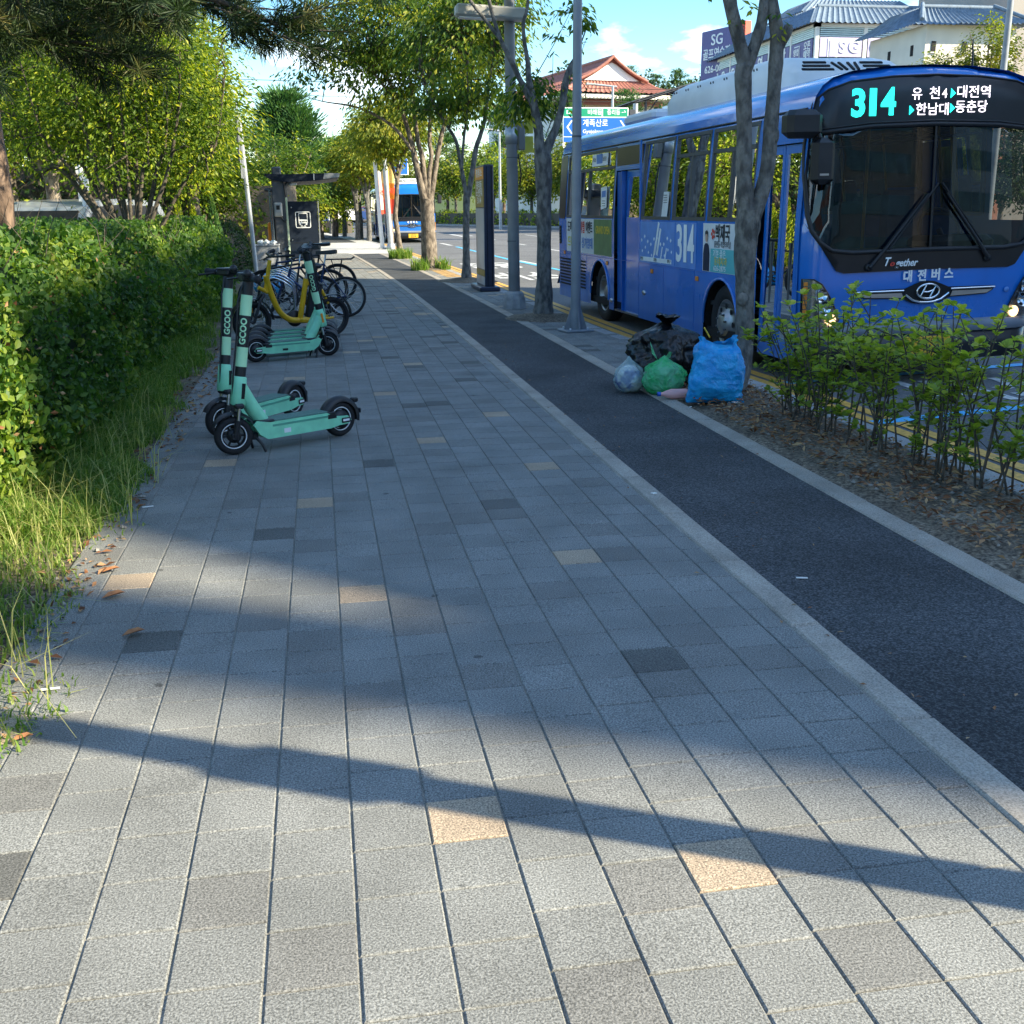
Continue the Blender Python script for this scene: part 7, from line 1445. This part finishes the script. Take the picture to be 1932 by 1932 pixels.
def hedge_of(name, label, pts, w, h, n, size, mat, group=None):
    """clipped run of foliage along a line of points"""
    r = thing(name, label, 'hedge', (0, 0, 0), group=group); P = np.array(pts, float); L = np.linalg.norm(np.diff(P, axis=0), axis=1); cu = np.concatenate([[0], np.cumsum(L)]); s = RNG.uniform(0, cu[-1], n); i = np.clip(np.searchsorted(cu, s) - 1, 0, len(L) - 1); t = ((s - cu[i]) / L[i])[:, None]; c = P[i] * (1 - t) + P[i + 1] * t; d = (P[i + 1] - P[i]) / L[i][:, None]
    a = RNG.uniform(0, math.pi, n); side = np.stack([d[:, 1], -d[:, 0]], 1); lump = .85 + .25 * np.sin(s * 1.9) * np.sin(s * .73 + 1); rr = RNG.uniform(.75, 1.08, n) * lump if h < 10 else RNG.uniform(.88, 1.0, n) * (lump * .3 + .7)
    C = np.concatenate([c + side * (np.cos(a) * w * rr)[:, None], (np.sin(a) * h * rr)[:, None]], 1); N = np.concatenate([side * np.cos(a)[:, None], np.sin(a)[:, None]], 1) + RNG.normal(0, .4, (n, 3)); leafmesh('foliage', C, RNG.normal(0, 1, (n, 3)), N, size * RNG.uniform(.6, 1.3, n), mat, r, .6, .1)
    g = MB()
    for p, q in zip(P, P[1:]):
        e = Vector((q[0] - p[0], q[1] - p[1], 0)); sd = Vector((e.y, -e.x, 0)).normalized() * w * .6; A = Vector((p[0], p[1], -.05)); g.prism([A - sd, A + sd, A + sd * .9 + Vector((0, 0, h * .8)), A - sd * .9 + Vector((0, 0, h * .8))], e, 'twig')
    g.build('stems', r); return r
hedge_of('hedge', 'low ragged hedge under the trees across the road', [(9.5, 126), (13.2, 116), (20.2, 94), (24.8, 78), (27.2, 62)], 1.1, 1.35, 9000, .24, 'leaf_park')
hedge_of('hedge', 'tall shadowy shrub belt behind the parked white car', [(-15, 33), (-8, 32.5), (-3.4, 32)], 1.1, 3.5, 17000, .17, 'leaf_dark')
hedge_of('hedge', 'low sunlit hedge farther back beyond the little conifers', [(-9, 26.5), (-5.5, 26), (-2.9, 25.6)], .6, 1.38, 4200, .09, 'leaf_park')
hedge_of('hedge', 'deep green shrub belt closing the park behind the shelter', [(-22, 46), (-10, 47), (-3.2, 48), (-1.0, 47.5)], 1.6, 3.2, 8000, .22, 'leaf_zelkova')
wood = hedge_of('woods', 'wooded slope rising behind the tiled hall', [(38, 172), (52, 178), (68, 182), (84, 180), (100, 178)], 6, 22.5, 30000, .62, 'leaf_dark'); wood['kind'] = 'stuff'
hedge_of('hedge', 'low yellowish bushes before the far parked cars', [(-3.2, 79), (-.2, 78), (2.2, 77)], .7, 1.0, 3500, .16, 'leaf_gold')
r = thing('bush', 'dark rounded bush between the hedge end and the leaning sign pole', 'bush', (-2.15, 27.0, 0)); n = 6000; d = unit(n); d[:, 2] = np.abs(d[:, 2]); P = d * np.array([.62, 1.6, 1.34]) * RNG.uniform(.86, 1.03, (n, 1)); leafmesh('foliage', P, RNG.normal(0, 1, (n, 3)), d + RNG.normal(0, .4, (n, 3)), RNG.uniform(.05, .09, n), 'leaf_dark', r, .6, .1); g = MB(); g.ball((0, 0, .45), 1, 'twig', 12, 8, (.5, 1.4, .75)); g.build('stems', r)
# the long hedge
H0, H1 = 2.6, 21.3
hd = thing('hedge', 'long thick clipped hedge along the left of the pavement, sunlit on top', 'hedge', (0, 0, 0))
def hn(y, z): return .17 * mnoise.noise(Vector((y * .8, z * 1.6, 0))) + .13 * mnoise.noise(Vector((y * 2.6, z * 3.4, 5))) + .05 * mnoise.noise(Vector((y * 7, z * 8, 9)))
Cs = []; Ns = []; Sz = []; Tn = []
def add_leaf(y, kind):
    if kind == 0:   # street face
        z = RNG.uniform(.12, 1.40); x = -1.66 + hn(y, z) - .95 * max(0, z - .85) ** 1.3 + RNG.uniform(-.13, .05); nn = (1, 0, .25 + max(0, z - .8) * 1.5)
    elif kind == 1:  # top
        x = -2.05 - RNG.uniform(0, 1) ** 1.4 * 2.3; z = 1.40 + .07 * mnoise.noise(Vector((x * 1.5, y * 1.1, 2))) + RNG.uniform(-.10, .05); nn = (.1, -.2, 1)
    else:           # end face toward the camera
        x = -1.72 - RNG.uniform(0, 2.6); z = RNG.uniform(.15, 1.4); y = H0 + RNG.uniform(-.05, .1); nn = (0, -1, .2)
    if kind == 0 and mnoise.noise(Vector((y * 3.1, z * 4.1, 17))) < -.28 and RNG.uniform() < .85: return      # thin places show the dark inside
    Cs.append((x, y, z)); Ns.append(nn)
    Sz.append(RNG.uniform(.028, .068) * (1 if y < 9 else 1.15 if y < 14 else 1.4)); Tn.append(np.clip(.45 + .45 * mnoise.noise(Vector((y * 1.3, z * 2.2, x))) + RNG.normal(0, .2), 0, 1))
for a, b, n0, n1 in ((4.6, 7.0, 9500, 3600), (7.0, 10.0, 8500, 4600), (10.0, 14.0, 7200, 5200), (14, H1, 6500, 6000), (H0, 4.6, 900, 900)):
    for _ in range(n0): add_leaf(RNG.uniform(a, b), 0)
    for _ in range(n1): add_leaf(RNG.uniform(a, b), 1)
Cs = np.array(Cs); n = len(Cs); N = np.array(Ns, float) + RNG.normal(0, .55, (n, 3)); U = RNG.normal(0, .6, (n, 3)) + np.array([.2, 0, .5])
leafmesh('foliage', Cs, U, N, np.array(Sz), 'leaf_hedge', hd, .62, .10, np.array(Tn), six=True)
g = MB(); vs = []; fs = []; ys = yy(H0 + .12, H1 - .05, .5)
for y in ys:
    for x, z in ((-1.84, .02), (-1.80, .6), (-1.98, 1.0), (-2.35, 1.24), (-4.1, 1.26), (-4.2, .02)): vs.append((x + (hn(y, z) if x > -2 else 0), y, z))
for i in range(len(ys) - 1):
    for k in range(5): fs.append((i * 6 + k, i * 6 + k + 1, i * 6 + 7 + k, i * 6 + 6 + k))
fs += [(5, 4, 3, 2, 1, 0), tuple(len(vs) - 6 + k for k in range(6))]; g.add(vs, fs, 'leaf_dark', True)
for k in range(60):
    y = RNG.uniform(5, 18); x = -1.7 - RNG.uniform(0, .9); g.tube([(x, y, 1.25), (x + RNG.normal(0, .08), y + RNG.normal(0, .08), 1.42), (x + RNG.normal(0, .14), y + RNG.normal(0, .14), 1.58 + RNG.uniform(0, .16))], [.004, .003, .001], 'twig', 4)
g.build('stems', hd)
C = np.array([(-1.66 + hn(y, z) - .95 * max(0, z - .85) ** 1.3 + RNG.uniform(-.05, .06), y, z) for y, z in zip(RNG.uniform(4.8, 15, 420), RNG.uniform(.15, 1.35, 420))]); leafmesh('withered_leaves', C, RNG.normal(0, 1, C.shape), np.array([1, 0, .3]) + RNG.normal(0, .6, C.shape), RNG.uniform(.025, .05, len(C)), 'dead_leaf', hd, .55, .12)
# the large pine at the left edge with boughs over the hedge
pr = thing('pine_tree', 'large pine with furrowed brown trunk and dark needle boughs overhead', 'pine tree', (-2.06, 7.5, 0))
g = MB(); limb(g, [(-.42, 1.5, -.05, .27), (-.42, 1.5, .5, .215), (-.41, 1.5, 1.2, .20), (-.40, 1.5, 2.2, .185), (-.42, 1.5, 3.5, .16), (-.5, 1.6, 5.5, .11), (-.5, 1.7, 7.5, .04)], 'bark_pine', 18, 8, .05)
BP = []
def bough(pts): pts = [((-.42, 1.5) if k == 0 and abs(q[0]) < .2 else q[:2]) + q[2:] for k, q in enumerate(pts)]; limb(g, [(a, b, c, r * .6) for a, b, c, r in pts], 'twig', 6, 5, .05); BP.append(spline(pts, 6))
bough([(0, 0, 2.55, .07), (.5, -.15, 2.85, .05), (1.1, -.1, 2.88, .035), (1.65, 0, 2.78, .022), (2.0, .1, 2.62, .008)])
bough([(.5, -.15, 2.85, .03), (.8, -.5, 2.80, .025), (1.15, -.8, 2.68, .015), (1.35, -1.0, 2.60, .006)])
bough([(0, 0, 2.9, .06), (.3, -.5, 3.0, .045), (.5, -1.1, 2.85, .03), (.6, -1.6, 2.72, .01)])
bough([(0, 0, 2.5, .05), (.3, .1, 2.62, .035), (.65, .15, 2.58, .02), (.95, .1, 2.50, .008)])
bough([(-.05, 0, 2.5, .05), (-.1, -.4, 2.62, .03), (.1, -.8, 2.55, .02), (.3, -1.0, 2.46, .008)])
bough([(0, 0, 3.3, .06), (.9, -.2, 3.45, .04), (1.8, -.3, 3.35, .02), (2.4, -.3, 3.2, .008)]); bough([(0, 0, 3.6, .06), (.7, -.8, 3.7, .04), (1.2, -1.5, 3.6, .01)]); bough([(0, 0, 4.2, .05), (1.2, .2, 4.4, .035), (2.2, .3, 4.3, .008)]); bough([(0, 0, 4.6, .05), (-1.0, -.4, 4.9, .03), (-2, -.6, 4.8, .008)]); bough([(0, 0, 3.0, .05), (.9, .6, 3.1, .035), (1.6, 1.1, 3.0, .01)])
T = []; D = []
for k, S in enumerate(BP):
    for q in range(int(58 if k < 5 else 60)):
        i = RNG.integers(int(len(S) * .30), len(S)); p = S[i, :3]; o = RNG.normal(0, 1, 3) * np.array([.15, .15, .08]) * (1.0 if k < 5 else 1.8); T.append(p + o); D.append(o + (S[min(i + 1, len(S) - 1), :3] - S[i - 1, :3]) * 2 + np.array([0, 0, .05]))
T = np.array(T); D = np.array(D); D /= np.linalg.norm(D, axis=1, keepdims=True); m = 85
C = np.repeat(T, m, 0); A = np.repeat(D, m, 0); along = RNG.uniform(-.10, .05, (len(C), 1)); U = A * .55 + unit(len(C)) * .8; U /= np.linalg.norm(U, axis=1, keepdims=True); ln = RNG.uniform(.085, .15, len(C)); C = C + A * along + U * ln[:, None] * .5
leafmesh('crown', C, U, RNG.normal(0, 1, C.shape), ln, 'needle', pr, .055, .0, np.clip(.35 + np.repeat(RNG.normal(0, .2, len(T)), m) + RNG.normal(0, .15, len(C)), 0, 1))
for t, d in zip(T[::1], D[::1]): g.tube([Vector(t - d * .16), Vector(t + d * .02)], [.006, .003], 'twig', 4, caps=False)
g.build('trunk', pr)
# shrubs in the planting bed: thin upright stems with rosettes of rounded leaves
SH = [(3.44, 7.48, .84, 'straggly shrub nearest the forked trunk, at the end of its row'), (3.50, 7.25, .98, 'second shrub from the forked trunk, before the bus headlight'), (3.40, 6.90, .95, 'third shrub from the forked trunk'), (3.52, 6.50, .98, 'fourth shrub from the forked trunk, before the bus grille'), (3.44, 6.10, .92, 'fifth shrub from the forked trunk, leafy and broad'), (3.60, 5.85, 1.02, 'tallest shrub of the row, reaching over the bus badge'), (3.54, 5.50, .98, 'dense shrub right of the tallest one'), (3.66, 5.22, .95, 'second shrub from the right end of the row'), (3.72, 4.86, .80, 'rightmost full shrub, beside the yellow road lines'), (3.70, 4.42, .42, 'small low shrub at the right edge of the picture')]
for (x, y, h, lb) in SH:
    r = thing('shrub', lb, 'shrub', (x, y, 0), group='shrubs in the planting bed'); g = MB(); C = []; U = []; N = []; S_ = []
    ns = 8 if h > .5 else 4
    for k in range(ns):
        a = RNG.uniform(0, 6.283); sp = RNG.uniform(.08, .36); hh = h * RNG.uniform(.62, 1.06); b = np.array([RNG.normal(0, .07), RNG.normal(0, .07), -.02]); tip = np.array([math.cos(a) * sp, math.sin(a) * sp, hh])
        mid = b * .5 + tip * .5 + np.array([math.cos(a) * -.04, math.sin(a) * -.04, 0]); Sx = spline([tuple(b), tuple(mid), tuple(tip)], 6); g.tube([Vector(p) for p in Sx], [.0075 - .005 * i / len(Sx) for i in range(len(Sx))], 'twig', 5)
        lines = [(Sx[int(len(Sx) * .50):], 1.0)]
        for q in range(4):
            i = RNG.integers(2, len(Sx) - 2); e = Sx[i] + np.array([RNG.normal(0, .11), RNG.normal(0, .11), RNG.uniform(.03, .17)]); s2 = spline([tuple(Sx[i]), tuple((Sx[i] + e) / 2 + np.array([0, 0, .01])), tuple(e)], 4); g.tube([Vector(p) for p in s2], [.004 - .002 * j / len(s2) for j in range(len(s2))], 'twig', 4); lines.append((s2[3:], .9))
        for ln, sc_ in lines:
            for j, p in enumerate(ln):
                last = j == len(ln) - 1
                for q in range(6 if last else 2):
                    a2 = RNG.uniform(0, 6.283); el = RNG.uniform(.1, .9) if last else RNG.uniform(-.1, .6); d = np.array([math.cos(a2) * math.cos(el), math.sin(a2) * math.cos(el), math.sin(el)]); s = RNG.uniform(.036, .064) * sc_
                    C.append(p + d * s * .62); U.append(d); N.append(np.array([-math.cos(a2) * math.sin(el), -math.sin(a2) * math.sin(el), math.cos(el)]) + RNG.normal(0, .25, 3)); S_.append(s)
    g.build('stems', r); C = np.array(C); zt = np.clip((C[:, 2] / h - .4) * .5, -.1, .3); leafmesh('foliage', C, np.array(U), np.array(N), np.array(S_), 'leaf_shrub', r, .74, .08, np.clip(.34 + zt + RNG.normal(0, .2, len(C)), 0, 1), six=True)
# grass verge before the hedge: one mass of blades
def blades(name, label, B, h, lean, mat='grass_blade', w=.0045, tone=None):
    n = len(B); a = RNG.uniform(0, 6.283, n); d = np.stack([np.cos(a), np.sin(a), np.zeros(n)], 1); s = np.stack([-np.sin(a), np.cos(a), np.zeros(n)], 1) * w; L = (lean * RNG.uniform(.3, 1.4, n))[:, None]; H = h[:, None]; z = np.array([[0, 0, 1.0]])
    m1 = B + z * H * .55 + d * H * L * .25; t = B + z * H * (1 - .25 * L) + d * H * L * .9
    V = np.stack([B - s, B + s, m1 + s * .8, m1 - s * .8, t + s * .15, t - s * .15], 1).reshape(-1, 3); b = np.arange(n)[:, None] * 6; F = np.concatenate([b + np.array([[0, 1, 2, 3]]), b + np.array([[3, 2, 4, 5]])], 1).reshape(-1, 4)
    rnd = np.clip(RNG.normal(.42, .22, n) if tone is None else tone, 0, 1); return stuff(rawmesh(name, V, F, mat, None, np.repeat(rnd, 2)), label, 'grass')
def verge(n, ya, yb, edge, back):
    y = RNG.uniform(ya, yb, n); t = RNG.uniform(0, 1, n) ** .8
    e = edge + .10 * np.sin(y * 2.3) + .06 * np.sin(y * 5.7 + 1); return np.stack([e - t * (e - back), y, np.full(n, -.012)], 1), t
Bs = []; Hs = []
for n, ya, yb, ed, bk, hh in ((9000, 2.7, 5.6, -1.03, -2.3, .12), (8500, 5.4, 8.5, -1.16, -1.75, .20), (5500, 8.5, 13.5, -1.26, -1.75, .24), (2500, 13.5, 21, -1.42, -1.8, .24)):
    b, t = verge(n, ya, yb, ed, bk); clump = np.array([mnoise.noise(Vector((p[0] * 3.2, p[1] * 2.1, 0))) for p in b]); k = clump > RNG.uniform(-.55, .05, n); b = b[k]; Bs.append(b); Hs.append(hh * (.35 + .9 * t[k]) * RNG.uniform(.5, 1.3, k.sum()))
B = np.concatenate(Bs); Hh = np.concatenate(Hs); tn = RNG.normal(.38, .2, len(B)) + np.where((B[:, 1] < 5.8), .14, 0); blades('verge_grass', 'uneven grass growing along the foot of the hedge', B, Hh, RNG.uniform(.35, 1.5, len(B)), tone=tn)
b, t = verge(700, 2.9, 8.5, -1.06, -1.8); blades('dry_grass', 'long dry stalks leaning out of the grass', b, RNG.uniform(.15, .40, len(b)), RNG.uniform(.5, 1.5, len(b)), w=.0022, tone=RNG.uniform(.75, 1.0, len(b)))
def ring_tuft(x, y, n, r): a = RNG.uniform(0, 6.283, n); q = r * RNG.uniform(0, 1, n) ** .5; return np.stack([x + q * np.cos(a), y + q * np.sin(a), np.zeros(n)], 1)
b = np.concatenate([ring_tuft(2.60, 35.8, 500, .38), ring_tuft(2.6, 28.7, 160, .25), ring_tuft(3.2, 28.8, 120, .2)]); blades('grass_tuft', 'bright grass tufts at the feet of the far trunks', b, RNG.uniform(.15, .42, len(b)), RNG.uniform(.3, 1.0, len(b)), w=.012, tone=RNG.normal(.4, .15, len(b)))
# fallen leaves, wood chips and stones
def litter(n, fx, z=.006): return np.array([fx() + (z,) for _ in range(n)])
lit = lambda: (RNG.uniform(2.92, 3.74), RNG.uniform(3.2, 9.2)); C = litter(2600, lit); C[:, 2] = .035 + RNG.uniform(-.01, .03, len(C)); N = RNG.normal(0, .35, C.shape) + np.array([0, 0, 1.0]); o = leafmesh('leaf_litter', C, RNG.normal(0, 1, C.shape) * np.array([1, 1, .25]), N, RNG.uniform(.02, .07, len(C)), 'dead_leaf', None, .4, .12); stuff(o, 'brown fallen leaves and wood chips covering the planting bed', 'leaf litter')
vl = lambda: (-1.02 - abs(RNG.normal(0, .16)), RNG.uniform(2.7, 13)); C = litter(520, vl, .008); N = RNG.normal(0, .4, C.shape) + np.array([0, 0, 1.0]); o = leafmesh('leaf_litter', C, RNG.normal(0, 1, C.shape) * np.array([1, 1, .2]), N, RNG.uniform(.02, .06, len(C)), 'dead_leaf', None, .5, .14); stuff(o, 'dry leaves gathered along the edge of the paving', 'leaf litter')
pl = lambda: (RNG.choice([1.78, 1.86, 2.66, 2.2]) + RNG.normal(0, .12), RNG.uniform(2.5, 14)); C = litter(150, pl, .006); N = RNG.normal(0, .3, C.shape) + np.array([0, 0, 1.0]); o = leafmesh('leaf_litter', C, RNG.normal(0, 1, C.shape) * np.array([1, 1, .15]), N, RNG.uniform(.008, .032, len(C)), 'dead_leaf', None, .45, .1); stuff(o, 'sparse leaf crumbs blown over the dark cycle path and its edging', 'leaf litter')
V = []; F = []
for k in range(420):
    x, y = lit() if k < 330 else vl(); s = RNG.uniform(.006, .020) * (1.5 if RNG.uniform() < .1 else 1); z = (.03 if k < 330 else 0.0) + s * .3; o = len(V); q = unit(6) * s * RNG.uniform(.7, 1.2, (6, 1))
    base = np.array([[1, 0, 0], [-1, 0, 0], [0, 1, 0], [0, -1, 0], [0, 0, .7], [0, 0, -.7]]) * s * RNG.uniform(.6, 1.2, (6, 1)); V += [tuple(np.array((x, y, z)) + p) for p in base]
    F += [(o + i, o + j, o + 4) for i, j in ((0, 2), (2, 1), (1, 3), (3, 0))] + [(o + j, o + i, o + 5) for i, j in ((0, 2), (2, 1), (1, 3), (3, 0))]
stuff(rawmesh('stones', np.array(V), np.array(F), 'stone_bits'), 'small stones and rubble scattered over soil and verge', 'stones')
def scrap(name, lb, cat, x, y, L, W, m, rz, z=.003):
    g = MB(); g.box((0, 0, .003), (L, W, .004), m, Matrix.Rotation(.06, 4, 'Y')); o = g.build(name); o.location = (x, y, z); o.rotation_euler = (0, 0, rz); tag(o, lb, cat)
scrap('paper_scrap', 'white paper scrap on the soil below the blue sack', 'scrap', 3.22, 8.06, .055, .03, 'paper', .4, .04); scrap('cigarette_end', 'cigarette end lying on the dark cycle path', 'cigarette end', 1.98, 4.1, .05, .008, 'paper', -.1); scrap('cigarette_end', 'cigarette end on the edging by the bags', 'cigarette end', 2.86, 8.10, .04, .009, 'paper', .9, .008)
scrap('cigarette_end', 'cigarette end on the left pavement edge by the grass', 'cigarette end', -1.0, 5.9, .06, .01, 'paper', .5); scrap('cigarette_end', 'cigarette end left of the long pole shadow', 'cigarette end', -.98, 3.55, .06, .01, 'paper', .2); scrap('paper_scrap', 'tiny white scrap on the path edge nearest the camera', 'scrap', 1.78, 5.6, .03, .02, 'paper', .4)
for x, y, s, lb in ((-.78, 4.0, .09, 'curled brown leaf on the pavement below the grass'), (-.93, 4.45, .10, 'dark red leaf at the grass edge'), (-1.0, 4.8, .08, 'brown leaf near the tan paver by the grass'), (-.98, 3.18, .07, 'orange leaf at the left picture edge')):
    o = leafmesh('fallen_leaf', np.array([[0, 0, 0.]]), np.array([[1, .4, .1]]), np.array([[.2, .1, 1.]]), np.array([s]), 'dry_leaf', None, .5, .12, six=True); o.location = (x, y, .012); tag(o, lb, 'leaf')
